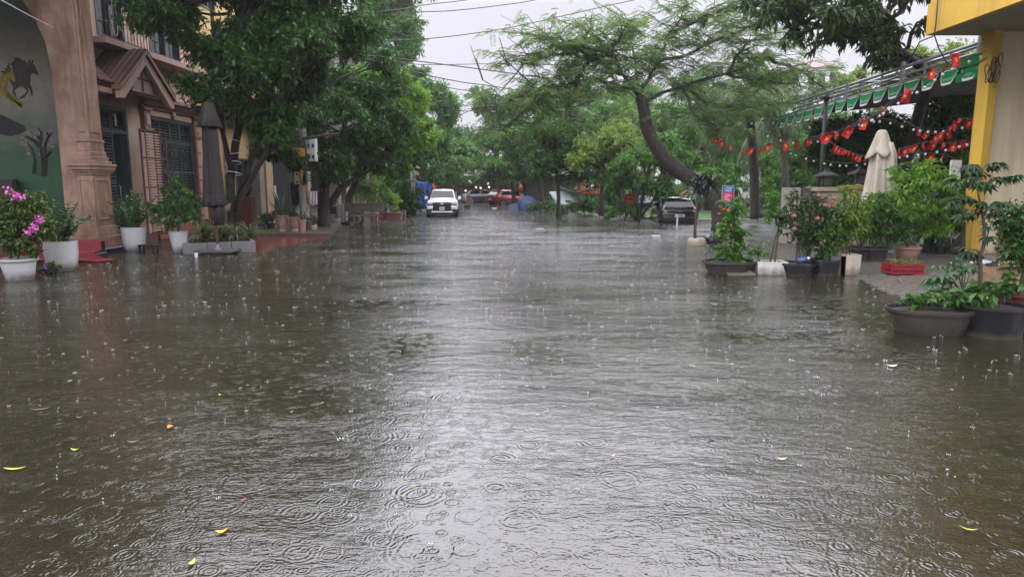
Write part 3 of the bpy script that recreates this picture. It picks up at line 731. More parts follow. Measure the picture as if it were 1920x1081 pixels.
    tm=MB().prism([(-.10,0),(-.07,.04),(0,.058),(.07,.04),(.10,0),(.06,.0),(0,.03),(-.06,.0)],0,.3,'y').mesh('roof_tile'); tm.materials.append(TILE)
    def tiles(p0,pu,pv,nu,nv):
        p0,pu,pv=Vector(p0),Vector(pu),Vector(pv)
        yv=pv.normalized(); xv=pu.normalized(); zv=xv.cross(yv)
        for i in range(nu):
            for j in range(nv):
                q=p0+pu*((i+.5)/nu)+pv*(j/nv)
                t=link('roof_tile',tm,None,o); t.matrix_local=Matrix((( xv.x,yv.x,zv.x,q.x),(xv.y,yv.y,zv.y,q.y),(xv.z,yv.z,zv.z,q.z+.02+random.uniform(0,.012)),(0,0,0,1)))@Matrix.Diagonal((pu.length/nu/.2,pv.length/nv/.3*1.08,1,1))
    tiles((1.2,y0-.05,ze+.13),(-1.2,0,0),(0,ym-y0,zp-ze),7,7)
    tiles((0,y1+.05,ze+.13),(1.2,0,0),(0,ym-y1,zp-ze),7,7)
    # pent roof to the left
    MB().sheet([(.95,-3.85,4.45),(.95,y0-.02,4.45),(.05,y0-.02,5.35),(.05,-3.85,5.35)],.08).build('pent_roof',TILE,o)
    tiles((.98,-3.85,4.47),(0,3.85-3.3,0),(-.93,0,.9),3,5)
    MB().bb(.1,.95,-3.85,y0-.05,4.22,4.36).build('soffit',PINKT,o)
    # upper floor: balcony slab, iron cage and dark windows
    MB().bb(.003,.75,-3.1,3.0,5.62,5.78).build('balcony_slab',PINKT,o)
    cg=MB()
    for i in range(13):
        y=-2.95+i*.16; cg.tube([(.7,y,5.8),(.7,y,7.8)],.012,4)
    for z in (5.82,6.7,7.8): cg.tube([(.7,-2.97,z),(.7,-1.0,z)],.016,4)
    cg.build('balcony_cage',IRON,o)
    sc=MB()
    for y in (-2.6,-2.15,-1.7,-1.3):
        for s in (-1,1):
            sc.tube([(.73,y+s*(.10*math.sin(t*3.1)+.02),5.9+t*.85-.15*math.sin(t*5)) for t in [k/10 for k in range(11)]],.012,4)
    sc.build('cage_scroll',M('white_iron',(.6,.6,.6),.5),o)
    rl=MB()
    for i in range(14): rl.tube([(.7,-.9+i*.29,5.8),(.7,-.9+i*.29,6.75)],.014,4)
    rl.tube([(.7,-.9,6.75),(.7,2.95,6.75)],.025,5); rl.build('railing',IRON,o)
    for (a,b,c_,d_) in ((-2.3,-1.0,6.0,8.2),(.4,2.2,6.0,8.2),(-2.3,-1.0,9.2,11),(.4,2.2,9.2,11)):
        w_=MB(); w_.bb(-.15,.02,a,a+.07,c_,d_); w_.bb(-.15,.02,b-.07,b,c_,d_); w_.bb(-.15,.02,a+.07,b-.07,d_-.07,d_); w_.bb(-.15,.02,a+.07,b-.07,c_,c_+.07); w_.bb(-.13,.0,(a+b)/2-.03,(a+b)/2+.03,c_+.07,d_-.07)
        f=w_.build('window',DGREEN,o); MB().bb(-.12,-.10,a+.07,b-.07,c_+.07,d_-.07).build('pane',GLASS,f)
    # folded sliding gate between door and window
    gt=thing('folding_gate','folded brown and pink iron gate standing between the door and the shuttered window','gate',(fx(21.2)+.55,21.2,0),TH)
    fr=MB()
    for y in (-.75,-.52,-.02,.28,.62): fr.bb(-.02,.02,y-.022,y+.022,.2,3.45)
    for z in (.25,.9,1.7,2.6,3.43): fr.bb(-.022,.022,-.75,.62,z-.02,z+.02)
    fr.build('frame',M('gate_brown',(.09,.045,.04),.45,.2),gt)
    sm=MB().bb(-.012,.012,-.23,.23,-.022,.022).mesh('slat'); sm.materials.append(M('gate_pink',(.42,.26,.22),.5,.12))
    for k in range(36): link('slat',sm,None,gt,(0,-.27,.36+k*.085))
    sm2=MB().bb(-.012,.012,-.13,.13,-.022,.022).mesh('slat'); sm2.materials.append(_mats['gate_pink'])
    for k in range(36): link('slat',sm2,None,gt,(0,.13,.36+k*.085))
    vb=MB().bb(-.012,.012,-.03,.03,.3,3.35).mesh('upright'); vb.materials.append(_mats['gate_pink'])
    for y in (-.66,-.58): link('upright',vb,None,gt,(0,y,0))
build_peach()
# marble porch column with arch, and the porch house behind and before it
MARB=M('marble_brown',(.30,.19,.13),.38,.28,2.6,.1,30,stain=((.14,.072,.04),1.3,.44,.64),coat=.15,mud=.22)
def build_porch():
    c=Vector((-11.15,17.6,0))
    o=thing('porch_house','marble fronted house with arched porch and painted back wall','house',c)
    # column on panelled pedestal, engaged on a flat pier
    xc=.17
    def bx(mb,w,z0,z1,kx=.46,ky=.92): mb.bb(xc-w*kx,xc+w*kx,-w*ky,w*ky,z0,z1)
    k=MB(); k.bb(-.86,.50,-.62,.62,-.3,.12); k.build('plinth',M('granite_black',(.012,.012,.013),.2,.3),o,bevel=.01)
    p=MB(); p.bb(-.80,.46,-.56,.56,.12,.44); p.prism([(-.80,.44),(.46,.44),(.40,.70),(-.74,.70)],-.46,.46,'y')
    bx(p,.44,.70,2.02)
    for (w,z0,z1) in ((.48,2.02,2.09),(.54,2.09,2.15),(.60,2.15,2.24),(.64,2.24,2.31),(.52,2.31,2.38)): bx(p,w,z0,z1)
    p.build('pedestal',MARB,o,bevel=.012)
    fr=MB(); x0,x1,y=xc-.15,xc+.15,-.405
    fr.bb(x0,x0+.04,y-.02,y,.86,1.92); fr.bb(x1-.04,x1,y-.02,y,.86,1.92); fr.bb(x0+.04,x1-.04,y-.02,y,.86,.90); fr.bb(x0+.04,x1-.04,y-.02,y,1.88,1.92); fr.build('pedestal_panel',MARB,o,bevel=.006)
    fr=MB(); x=xc+.203
    fr.bb(x,x+.02,-.30,-.25,.86,1.92); fr.bb(x,x+.02,.25,.30,.86,1.92); fr.bb(x,x+.02,-.25,.25,.86,.91); fr.bb(x,x+.02,-.25,.25,1.87,1.92); fr.build('pedestal_panel',MARB,o,bevel=.006)
    s=MB(); 
    for (w,z0,z1) in ((.44,2.38,2.5),(.39,2.5,2.62),(.34,2.62,2.86),(.37,2.86,2.93)): bx(s,w,z0,z1)
    bx(s,.32,2.93,8.6); s.bb(xc-.08,xc+.08,-.32,-.295,3.1,8.4); s.bb(xc+.148,xc+.175,-.17,.17,3.1,8.4)
    s.build('column_shaft',MARB,o,bevel=.012)
    # arch wall to the left of the column, springing outward
    def w2(px,py): q=at(px,py,17.35); return (q[0]-c.x,q[2])
    in_=[w2(128,470),w2(122,380),w2(108,230),w2(97,130),w2(86,80),w2(66,35),w2(42,0),w2(5,-35),w2(-60,-70),w2(-160,-95),w2(-300,-110)]
    in_[0]=(in_[0][0],-.3)
    rx=.02
    poly=[(rx,-.3)]+[(rx,8.5)]+[(in_[-1][0],8.5)]+in_[::-1]
    aw=MB()
    top=8.5
    for a,b in zip(in_,in_[1:]):     # vertical strips above the arch line
        pass
    # pier (up to the springing) and strips above
    zs=in_[4][1]
    pier=[q for q in in_ if q[1]<=zs+.01]
    aw.prism([(rx,-.3),(rx,zs)]+pier[::-1],-.27,.27,'y')
    up=[q for q in in_ if q[1]>=zs-.01]
    aw.prism([(rx,zs),(rx,top),(up[0][0],top),(up[0][0],zs)],-.27,.27,'y')
    for a,b in zip(up,up[1:]): aw.prism([(a[0],a[1]),(a[0],top),(b[0],top),(b[0],b[1])],-.27,.27,'y')
    aw.build('arch_wall',MARB,o)
    # right side wall joins the house; upper storeys (above and before the frame)
    u=MB(); u.bb(-12,.36,.45,1.3,8.5,13.5); u.bb(-12,.36,-10.5,.45,8.5,13.5); u.build('upper_storey',M('upper_marble',(.17,.10,.068),.6,.2,1.5),o)
    MB().bb(-12,.9,-10.5,.9,8.25,8.5).build('balcony_slab',PINKT,o)
    MB().bb(-12,-.6,-10.5,.05,8.0,8.24).build('porch_ceiling',PINKT,o)
    for i in range(3):
        f=MB(); y=-9+i*3.1; f.bb(.365,.42,y,y+1.5,9.6,11.8); fo=f.build('window',DGREEN,o); MB().bb(.422,.43,y+.1,y+1.4,9.7,11.7).build('pane',GLASS,fo)
    cols=MB()
    for y in (-5.2,-10.2): cols.bb(-.31,.31,y-.31,y+.31,-.3,8.0)
    cols.build('column_shaft',MARB,o)
    # porch floor and dark inner wall
    MB().bb(-12,-.45,-10.5,2.2,-.3,.42).build('porch_floor',M('porch_tile',(.11,.05,.04),.25,.2),o)
    return o
porch=build_porch()
# painted wall
def mural_mat():
    m,t,b=nodemat('mural_paint')
    c=t.nodes.new('ShaderNodeTexCoord'); s=t.nodes.new('ShaderNodeSeparateXYZ'); t.links.new(c.outputs['Object'],s.inputs[0])
    n=t.nodes.new('ShaderNodeTexNoise'); n.inputs['Scale'].default_value=.9; n.inputs['Detail'].default_value=6; t.links.new(c.outputs['Object'],n.inputs['Vector'])
    a=t.nodes.new('ShaderNodeMath'); a.operation='MULTIPLY_ADD'; a.inputs[1].default_value=1.8; t.links.new(n.outputs[0],a.inputs[0]); t.links.new(s.outputs['Z'],a.inputs[2])
    mr=t.nodes.new('ShaderNodeMapRange'); mr.inputs[1].default_value=1.5; mr.inputs[2].default_value=8.2; t.links.new(a.outputs[0],mr.inputs[0])
    rp=t.nodes.new('ShaderNodeValToRGB'); e=rp.color_ramp.elements
    e[0].position=0; e[0].color=(.012,.045,.02,1); e[1].position=1; e[1].color=(.05,.10,.11,1)
    for p,cc in ((.2,(.018,.085,.035,1)),(.32,(.03,.085,.045,1)),(.44,(.15,.175,.14,1)),(.58,(.27,.265,.215,1)),(.72,(.15,.15,.10,1)),(.86,(.06,.085,.075,1))):
        q=e.new(p); q.color=cc
    t.links.new(mr.outputs[0],rp.inputs[0]); t.links.new(rp.outputs[0],b.inputs['Base Color']); b.inputs['Roughness'].default_value=.6
    n2=t.nodes.new('ShaderNodeTexNoise'); n2.inputs['Scale'].default_value=3.5; n2.inputs['Detail'].default_value=9; n2.inputs['Roughness'].default_value=.75; t.links.new(c.outputs['Object'],n2.inputs['Vector'])
    hv=t.nodes.new('ShaderNodeHueSaturation'); m5=t.nodes.new('ShaderNodeMapRange'); m5.inputs[3].default_value=.35; m5.inputs[4].default_value=1.65; t.links.new(n2.outputs[0],m5.inputs[0]); t.links.new(m5.outputs[0],hv.inputs['Value']); t.links.new(rp.outputs[0],hv.inputs['Color']); t.links.new(hv.outputs[0],b.inputs['Base Color'])
    return m
def build_mural():
    c=Vector((-18,18.6,0)); o=thing('mural_wall','wall painted with misty meadow and galloping horses behind the porch column','wall',c)
    MB().bb(-6,6.6,0,.12,-.3,8.0).build('wall',mural_mat(),o)
    def q(px,py): p=at(px,py,18.6); return (p[0]-c.x,p[2])
    def flat(name,pts,col,dy,rnd=None):
        poly=[q(*p) for p in pts]
        MB().prism(poly,-dy,-dy-.004 if False else -dy+.002,'y').build(name,M('paint_'+name+str(len(_mats)),col,.65,.8,5),o)
    dk=(.03,.027,.025)
    flat('painted_horse',[(22,118),(34,110),(46,116),(54,118),(60,117),(66,124),(72,138),(70,142),(62,137),(58,140),(57,152),(56,158),(60,164),(62,178),(59,180),(56,168),(52,163),(54,172),(46,183),(38,186),(37,183),(47,176),(50,170),(42,162),(34,164),(27,170),(31,180),(29,182),(23,172),(25,163),(18,152),(18,140),(24,132)],dk,.004)
    flat('painted_horse',[(-20,140),(0,140),(12,130),(20,128),(24,133),(30,152),(26,154),(20,148),(16,152),(14,162),(13,170),(28,180),(43,194),(41,196),(24,188),(12,178),(30,190),(41,202),(36,202),(18,190),(5,178),(-20,172)],(.21,.17,.02),.008)
    flat('painted_horse',[(-20,215),(5,216),(22,224),(46,236),(50,244),(40,250),(20,256),(0,252),(-20,244)],(.012,.011,.010),.004)
    ms=MB()
    for (px,py,dx,dy) in ((32,112,-9,-2),(36,110,-10,4),(40,112,-8,8),(46,115,-8,6),(28,116,-8,8),(54,117,4,-6),(60,118,3,-6),(19,120,-8,10),(18,126,-10,14),(20,132,-12,10),(20,130,-8,-6),(14,132,-9,-4),(8,137,-8,-3)):
        a_=q(px,py); c_=q(px+dx,py+dy); m_=((a_[0]+c_[0])/2+.01,(a_[1]+c_[1])/2+.025)
        ms.tube([(a_[0],-.004,a_[1]),(m_[0],-.005,m_[1]),(c_[0],-.004,c_[1])],[.022,.015,.003],4)
    ms.build('painted_mane',M('paint_mane',(.035,.03,.026),.7,.5,9),o)
    bs=MB()
    for _ in range(150):
        px=random.uniform(-20,125); py=random.uniform(10,330); a_=q(px,py); w_=random.uniform(.08,.30); h_=random.uniform(.006,.02); s_=random.uniform(-.03,.03)
        bs.prism([(a_[0]-w_,a_[1]-s_),(a_[0],a_[1]-h_),(a_[0]+w_,a_[1]+s_),(a_[0],a_[1]+h_)],-.0022,.0005,'y')
    bo=bs.build('brush_strokes',mural_mat(),o); bo['kind']='stuff'
    # painted tree
    tb=[[(82,330),(80,300),(76,275),(78,250),(72,240)],[(84,328),(86,300),(84,275),(90,258),(97,250)],[(64,325),(66,300),(60,280),(52,268)],[(80,300),(92,288),(96,284)],[(76,275),(62,262),(48,256)]]
    mt=MB()
    for path in tb:
        pts=[q(*p) for p in path]; mt.tube([(p[0],-.004,p[1]) for p in pts],[.05*(1-i/len(pts))+.012 for i in range(len(pts))],4)
    mt.build('painted_tree',M('paint_trunk',(.02,.022,.016),.6),o)
    bl=MB()
    for _ in range(60):
        px,py=random.uniform(40,100),random.gauss(262,12); p=q(px,py); r_=random.uniform(.02,.06)
        bl.prism([(p[0]+r_*math.cos(a),p[1]+r_*.8*math.sin(a)) for a in (0,1.05,2.1,3.14,4.2,5.2)],-.003,-.001,'y')
    bl.build('painted_blossom',M('paint_blossom',(.25,.19,.18),.6),o)
    # dark sofa in the porch
    s=thing('porch_sofa','dark sofa against the painted wall behind the flowering shrub','sofa',(-14.6,18.0,.42))
    MB().bb(-1.9,1.0,-.45,.45,.1,.5).build('seat',M('sofa_dark',(.015,.014,.013),.5,.3),s,bevel=.05,seg=2)
    MB().bb(-1.9,1.0,.3,.55,.5,1.5).build('backrest',_mats['sofa_dark'],s,bevel=.05,seg=2)
    MB().bb(.8,1.05,-.42,.29,.51,.85).build('armrest',_mats['sofa_dark'],s,bevel=.05,seg=2)
    lg=MB()
    for x in (-1.7,.85):
        for y in (-.35,.4): lg.bb(x-.04,x+.04,y-.04,y+.04,0,.1)
    lg.build('leg',TRIM,s)
build_mural()
# carpeted steps
RED=M('carpet_red',(.14,.009,.018),.85,.3,14,.5,200)
def build_steps():
    o=thing('porch_steps','steps covered by a red carpet beside the white pot','steps',(-11.2,15.55,0))
    MB().bb(-2.6,1.35,.0,.5,-.3,.16).bb(-2.6,1.0,.5,1.0,-.3,.40).build('tread',M('step_black',(.02,.018,.018),.3,.2),o,bevel=.01)
    c=MB(); x0,x1=-2.4,1.22
    pr=[(-.30,.03),(-.2,.06),(-.06,.045),(-.03,.05),(-.025,.19),(.0,.2),(.48,.2),(.49,.43),(.98,.44)]
    k=len(pr)
    def wob(i,x): return .012*math.sin(7*x+i)+.008*math.sin(19*x)
    nx_=24
    vs=[];fs=[]
    for i,(y,z) in enumerate(pr):
        xr = (x1 if i>5 else x1+.12) if i>3 else x1+.75-.12*i
        for j in range(nx_+1):
            x=x0+(xr-x0)*j/nx_; vs.append((x if i>2 or j<nx_-3 else x, y+ (wob(i,x)*3 if i<3 else 0), z+wob(i,x)*(1 if i<4 else .4)))
    for i in range(k-1):
        for j in range(nx_): fs.append((i*(nx_+1)+j,i*(nx_+1)+j+1,(i+1)*(nx_+1)+j+1,(i+1)*(nx_+1)+j))
    c.add(vs,fs); ob=c.build('carpet',RED,o,smooth=True)
    md=ob.modifiers.new('th','SOLIDIFY'); md.thickness=.015
build_steps()
# yellow house
YEL=M('stucco_yellow',(.50,.36,.14),.75,.10,1.0,.15,60,stain=((.30,.23,.11),.7,.5,.8))
def row_house(lab,d0,d1,h,mat,kind,trim=PINKT):
    dm=(d0+d1)/2; o=thing('row_house',lab,'house',(fx(dm),dm,0),TH); w=(d1-d0)/2-.01
    holes=[]
    ups=[]
    for z in (4.9,8.2):
        for yc in (-w*.5,w*.5): ups.append((yc-.6,yc+.6,z+.2,z+2.2))
    if kind=='gate': low=[(-w+.25,w-.25,.2,3.5)]
    else: low=[(-w+.5,-w+1.7,.4,3.0),(.0,1.5,1.3,2.9)]
    shell(o,mat,-w,w,h,low+ups,x=-.05)
    for (a,b,c_,d_) in ups+([] if kind=='gate' else low):
        f=MB(); f.bb(-.2,-.02,a,a+.08,c_,d_); f.bb(-.2,-.02,b-.08,b,c_,d_); f.bb(-.2,-.02,a+.08,b-.08,d_-.08,d_); f.bb(-.2,-.02,a+.08,b-.08,c_,c_+.08); f.bb(-.18,-.03,(a+b)/2-.03,(a+b)/2+.03,c_+.08,d_-.08)
        fo=f.build('window',DGREEN,o); MB().bb(-.16,-.14,a+.08,b-.08,c_+.08,d_-.08).build('pane',GLASS,fo)
    MB().bb(-.048,.7,-w+.05,w-.05,4.45,4.6).build('balcony_slab',trim,o)
    r=MB(); n=int((w*2-.2)/.16)
    for i in range(n+1): r.tube([(.62,-w+.1+i*(2*w-.2)/n,4.6),(.62,-w+.1+i*(2*w-.2)/n,5.5)],.013,4)
    r.tube([(.62,-w+.08,5.5),(.62,w-.08,5.5)],.025,5); r.build('railing',IRON,o)
    MB().prism([(-.048,h-.5),(.15,h-.45),(.4,h-.25),(.4,h-.1),(-.048,h-.1)],-w,w,'y').build('cornice',trim,o)
    return o,w
o,w=row_house('yellow stucco house behind the closed brown umbrella',25.1,31.2,11.0,YEL,'plain')
MB().bb(-.045,.34,1.55,2.05,-.3,4.44).build('pillar',M('pillar_grey',(.20,.17,.13),.7,.2,2),o)
MB().bb(-.045,.36,2.25,3.0,-.3,4.44).build('pillar',M('pillar_tan',(.33,.23,.12),.7,.15,2,stain=((.16,.12,.08),1,.5,.8)),o)
MB().tube([(.02,-.9,-.2),(.02,-.9,4.4)],.07,8).build('downpipe',STEEL,o)
MB().bb(-.045,.25,-3.0,2.2,-.3,.5).build('plinth',_mats['plinth_tile'],o)
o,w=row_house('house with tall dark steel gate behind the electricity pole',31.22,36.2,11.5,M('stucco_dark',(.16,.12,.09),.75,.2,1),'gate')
GATE=M('gate_dark',(.022,.021,.022),.42,.25,5)
gp=MB(); gp.bb(-.14,-.10,-2.2,2.2,.2,3.5); gpo=gp.build('gate_panel',GATE,o)
rb=MB().bb(-.098,-.07,-.03,.03,.25,3.45).mesh('gate_rib'); rb.materials.append(GATE)
for k in range(15): link('gate_rib',rb,None,o,(0,-2.1+k*.3,0))
for z in (1.2,1.9,3.35): MB().bb(-.066,-.05,-2.2,2.2,z-.03,z+.03).build('gate_rail',GATE,o)
MB().bb(-.049,-.02,-1.5,-1.25,1.25,1.75).build('letter_box',M('box_grey',(.42,.42,.41),.5),o)
def text(body,size,mat,name,parent,loc,rot,align='CENTER',ext=.001):
    c=bpy.data.curves.new(name,'FONT'); c.body=body; c.size=size; c.extrude=ext; c.align_x=align; c.align_y='CENTER'; c.resolution_u=2
    t=bpy.data.objects.new(name,c); COL.objects.link(t)
    dg=bpy.context.evaluated_depsgraph_get(); me=bpy.data.meshes.new_from_object(t.evaluated_get(dg)); bpy.data.objects.remove(t)
    me.name=name; me.materials.clear(); me.materials.append(mat)
    o=link(name,me,None,parent,loc); o.rotation_euler=rot
    return o
WHITE=M('white_paint',(.75,.75,.74),.4,.05)
for i,ch in enumerate('4742280'): text(ch,.17,WHITE,'digit',o,(-.04,-1.55,3.0-i*.155),(R(90),0,R(90)))
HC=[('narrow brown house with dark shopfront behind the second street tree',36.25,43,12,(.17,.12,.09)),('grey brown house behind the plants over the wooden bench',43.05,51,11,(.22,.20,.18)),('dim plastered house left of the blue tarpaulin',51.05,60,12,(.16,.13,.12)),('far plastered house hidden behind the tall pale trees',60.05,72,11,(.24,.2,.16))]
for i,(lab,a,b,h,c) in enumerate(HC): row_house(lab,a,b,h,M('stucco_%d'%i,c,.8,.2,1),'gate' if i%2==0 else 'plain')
# ---------------------------------------------------------------- yellow building on the right
YB=M('paint_yellow',(.66,.42,.05),.6,.08,1.5,.1,50,stain=((.36,.22,.05),2.2,.47,.75,.06),mud=.3)
CREAM=M('paint_cream',(.78,.68,.45),.7,.07,1.2,.12,50,mud=.35,stain=((.52,.45,.30),2.0,.5,.85,.07))
def build_right():
    X=10.68; Y=15.5
    o=thing('corner_building','yellow and cream building with overhanging floor at the right edge','building',(X,Y,0))
    MB().bb(0,.2,-.16,.24,-.3,5.29).build('pillar',YB,o,bevel=.008)
    MB().bb(.2,9,.02,.3,-.3,5.29).build('wall',CREAM,o)
    # slab with yellow fascia
    a=at(1735,67,15.9); zc=a[2]; xl=a[0]-X
    sl_=MB(); sl_.bb(xl+.14,9,-11,.38,zc+.003,zc+.35); sl_.build('floor_slab',M('slab_soffit',(.36,.33,.27),.8,.12,1.5,stain=((.16,.145,.12),.8,.45,.75,1)),o)
    MB().bb(xl,xl+.138,-11,.40,zc,zc+.68).bb(xl+.14,9,.385,.40,zc,zc+.68).build('fascia',YB,o)
    up=MB(); up.bb(xl+.25,9,-11,.2,zc+.36,13.5); up.build('upper_wall',M('upper_ochre',(.26,.19,.085),.75,.15,1,stain=((.13,.10,.06),1.2,.45,.75,.1)),o)
    MB().bb(xl+.04,xl+.245,-.05,.38,zc+.69,13.5).build('corner_pilaster',YB,o)
    MB().bb(xl+.05,xl+.245,-10.9,-.06,9.2,9.6).build('string_course',YB,o)
    for i in range(3):
        y=-3-i*3.2; f=MB(); f.bb(xl+.20,xl+.248,y,y+1.8,7.0,8.8).bb(xl+.20,xl+.248,y,y+1.8,10.4,12.2); fo=f.build('window',WHITE,o); MB().bb(xl+.185,xl+.199,y+.1,y+1.7,7.1,8.7).bb(xl+.185,xl+.199,y+.1,y+1.7,10.5,12.1).build('pane',GLASS,fo)
    # cable down the fascia and coil on the pillar
    cb=MB(); q=lambda px,py,d: Vector(at(px,py,d))-Vector((X,Y,0))
    cb.tube([q(1759,-5,15.2),q(1757,20,15.2),q(1755,45,15.2),q(1752,66,15.2),q(1760,90,15.3),q(1775,118,15.4),q(1800,128,15.4),q(1830,122,15.3),q(1852,108,15.2)],.014,5)
    cb.tube([q(1750,68,15.3),q(1725,78,15.6),q(1713,100,16),q(1700,120,16.5)],.016,5)
    cb.build('cable',IRON,o,smooth=True)
    co=MB()
    for k in range(6):
        a0=k*.25; c=q(1853+k*.6,128,15.25)
        w_=random.uniform(.04,.10);h_=random.uniform(.18,.32);s_=random.uniform(-.08,.10)
        co.tube([c+Vector((w_*math.cos(t)+s_*math.sin(t)+.02*k,-.03-.014*k,h_*math.sin(t)-(.32-h_))) for t in [j/18*6.283+a0 for j in range(19)]],.010,4)
    co.build('cable_coil',IRON,o,smooth=True)
    # broom handle side: white strip beside the pillar
    MB().bb(-.22,.02,.5,.56,0,2.35).build('white_panel',M('white_wall',(.62,.62,.6),.7,.1,1),o)
build_right()
# far buildings
def block(name,lab,px0,px1,pytop,d,depth,col,floors,nw,roof=None,cat='building',glass=GLASS):
    a=at(px0,pytop,d);b=at(px1,pytop,d); x0,x1,h=a[0],b[0],a[2]
    o=thing(name,lab,cat,((x0+x1)/2,d,0)); w=(x1-x0)/2
    MB().bb(-w,w,0,depth,-.3,h).build('wall',M('far_wall_'+lab[:6],col,.8,.08,.3),o)
    fh=h/floors; me=MB().bb(-.5,.5,-.08,-.003,0,1.5).mesh('window'); me.materials.append(WHITE); mp=MB().bb(-.42,.42,-.09,-.082,.08,1.42).mesh('pane'); mp.materials.append(glass)
    for f in range(floors):
        for k in range(nw):
            wo=link('window',me,None,o,(-w+(k+.5)*2*w/nw,0,f*fh+fh*.3)); link('pane',mp,None,wo)
        MB().bb(-w-.1,w+.1,-.25,-.1,(f+1)*fh-.25,(f+1)*fh-.003).build('ledge',WHITE,o)
    if roof:
        MB().add([(-w-.6,-.6,h),(w+.6,-.6,h),(w+.6,depth+.6,h),(-w-.6,depth+.6,h),(-w*.3,depth*.4,h+roof),(w*.3,depth*.4,h+roof),(w*.3,depth*.6,h+roof),(-w*.3,depth*.6,h+roof)],[(0,1,5,4),(1,2,6,5),(2,3,7,6),(3,0,4,7),(4,5,6,7),(0,3,2,1)]).build('roof',M('far_roof',(.20,.13,.115),.7,.15,.5),o)
    return o
v=block('villa','white villa with low red hipped roof above the awning railing',1512,1572,128,88,9,(.62,.62,.60),6,3,1.6,'villa')
block('apartment_block','pale building with blue glazing right of the villa',1560,1622,172,84,8,(.6,.6,.6),5,3,None,'building',M('blue_glass',(.06,.10,.16),.1,.1))
block('apartment_block','grey white building glimpsed through the leaning tree crown',1340,1420,118,95,9,(.58,.58,.58),7,4,1.0)
block('apartment_block','distant pale tower in the gap between the left trees and the street end',868,881,236,125,8,(.55,.55,.56),7,1)
# ---------------------------------------------------------------- plants in pots: builders
SOIL=M('soil',(.03,.02,.013),.9,.3,20,.5)
WPOT=M('pot_white',(.45,.46,.46),.42,.05,3,stain=((.33,.32,.28),2.2,.55,.85),mud=.18)
TERRA=M('terracotta',(.30,.17,.12),.6,.15,4,stain=((.36,.28,.24),3,.5,.8),mud=.16)
STEMM=M('stem_brown',(.06,.045,.028),.7,.3,12)
STEMG=M('stem_green',(.06,.11,.03),.5,.3,12)
def potted(lab,px,py,name='potted_plant',cat='potted plant',group=None,z=0.0,rz=0.0):
    b=gr(px,py,z); return thing(name,lab,cat,b,rz,group),b[1]
def pot(o,prof,mat=None,n=28,soil=None,name='pot',sx=1,sy=1,rot=0.0,flat=False):
    """profile outside from the base up; a rim and inside wall are added"""
    mat=mat or WPOT
    r,z=prof[-1]; t=.022
    full=list(prof)+[(r-t,z),(r-t*1.3,z-.06)]
    mb=MB(); mb.lathe(full,n,(0,0,0),sx,sy,rot)
    k=len(full); mb.f=[f for f in mb.f if not (len(f)==n and f[0]>=(k-1)*n)]
    p=mb.build(name,mat,o,smooth=False if flat else 'auto')
    s=MB(); s.lathe([(1e-7,z-.035),(r*.5,z-.03),(r-t*1.2,z-.045)],n,(0,0,0),sx,sy,rot); s.f=[f for f in s.f if len(f)<=4]
    s.build('soil',SOIL,o)
    return p,z
def leafy(o,clumps,L_,Wr,cov,mat,stems=(),per=9,droop=.3,shape='d',name='foliage',sr=.012,smat=None):
    cl=[((c[0],c[1],c[2]),(c[3],c[3],c[4]),c[5] if len(c)>5 else .1) for c in clumps]
    P,D,N,LL,WW,RR,TW=clump_leaves(cl,L_,Wr,cov,per,droop)
    sb=MB()
    for s in stems: 
        sb.tube([Vector(p) for p in s],[sr*(1-.6*i/(len(s)-1)) for i in range(len(s))],6)
    base=Vector(stems[0][0]) if stems else Vector((0,0,clumps[0][2]-clumps[0][4]))
    for (s,e),c in zip(TW,cl):
        cc=Vector(c[0]); bs=min([Vector(st[-1]) for st in stems]+[Vector(p) for st in stems for p in st[len(st)//2:]],key=lambda q:(q-cc).length) if stems else base
        sb.tube(curve(bs,cc,.02,3,.01),[sr*.6,sr*.5,sr*.4,sr*.3],4,False)
        for i in rng.choice(len(s),min(22,len(s)),replace=False):
            sb.tube([cc.lerp(Vector(s[i]),.4),Vector(s[i]),Vector(e[i])],[sr*.35,sr*.28,sr*.15],3,False)
    me=sb.mesh('stem',fix=False); link('stem',me,smat or STEMM,o)
    return leafmesh(name,P,D,N,LL,WW,RR,mat,o,shape,.15)
def blade_arrays(n,L_,W_,c,spread=(.2,1.2),arch=.5,seg=6,twist=0.0,a0=None):
    out=[]
    for i in range(n):
        a=(random.uniform(0,6.283) if a0 is None else a0+6.283*i/n+random.uniform(-.25,.25)); el=random.uniform(*spread); ln=L_*random.uniform(.7,1.15); w=W_*random.uniform(.8,1.15)
        h=Vector((math.cos(a),math.sin(a),0)); sd=Vector((-math.sin(a),math.cos(a),0))
        p=Vector(c)+h*.01; ang=el; rows=[]
        for k in range(seg+1):
            t=k/seg
            ww=w*(.55+.45*math.sin(min(1,t*1.8)*1.57))*(1-t**2.6)+.001
            up=Vector((0,0,1))*math.cos(ang)-h*math.sin(ang)*0
            rows.append((p.copy(),ww)); d=h*math.sin(ang)+Vector((0,0,1))*math.cos(ang)
            p=p+d*(ln/seg); ang+=arch/seg*(1+t)
        out.append((rows,sd,h,random.random()))
    return out
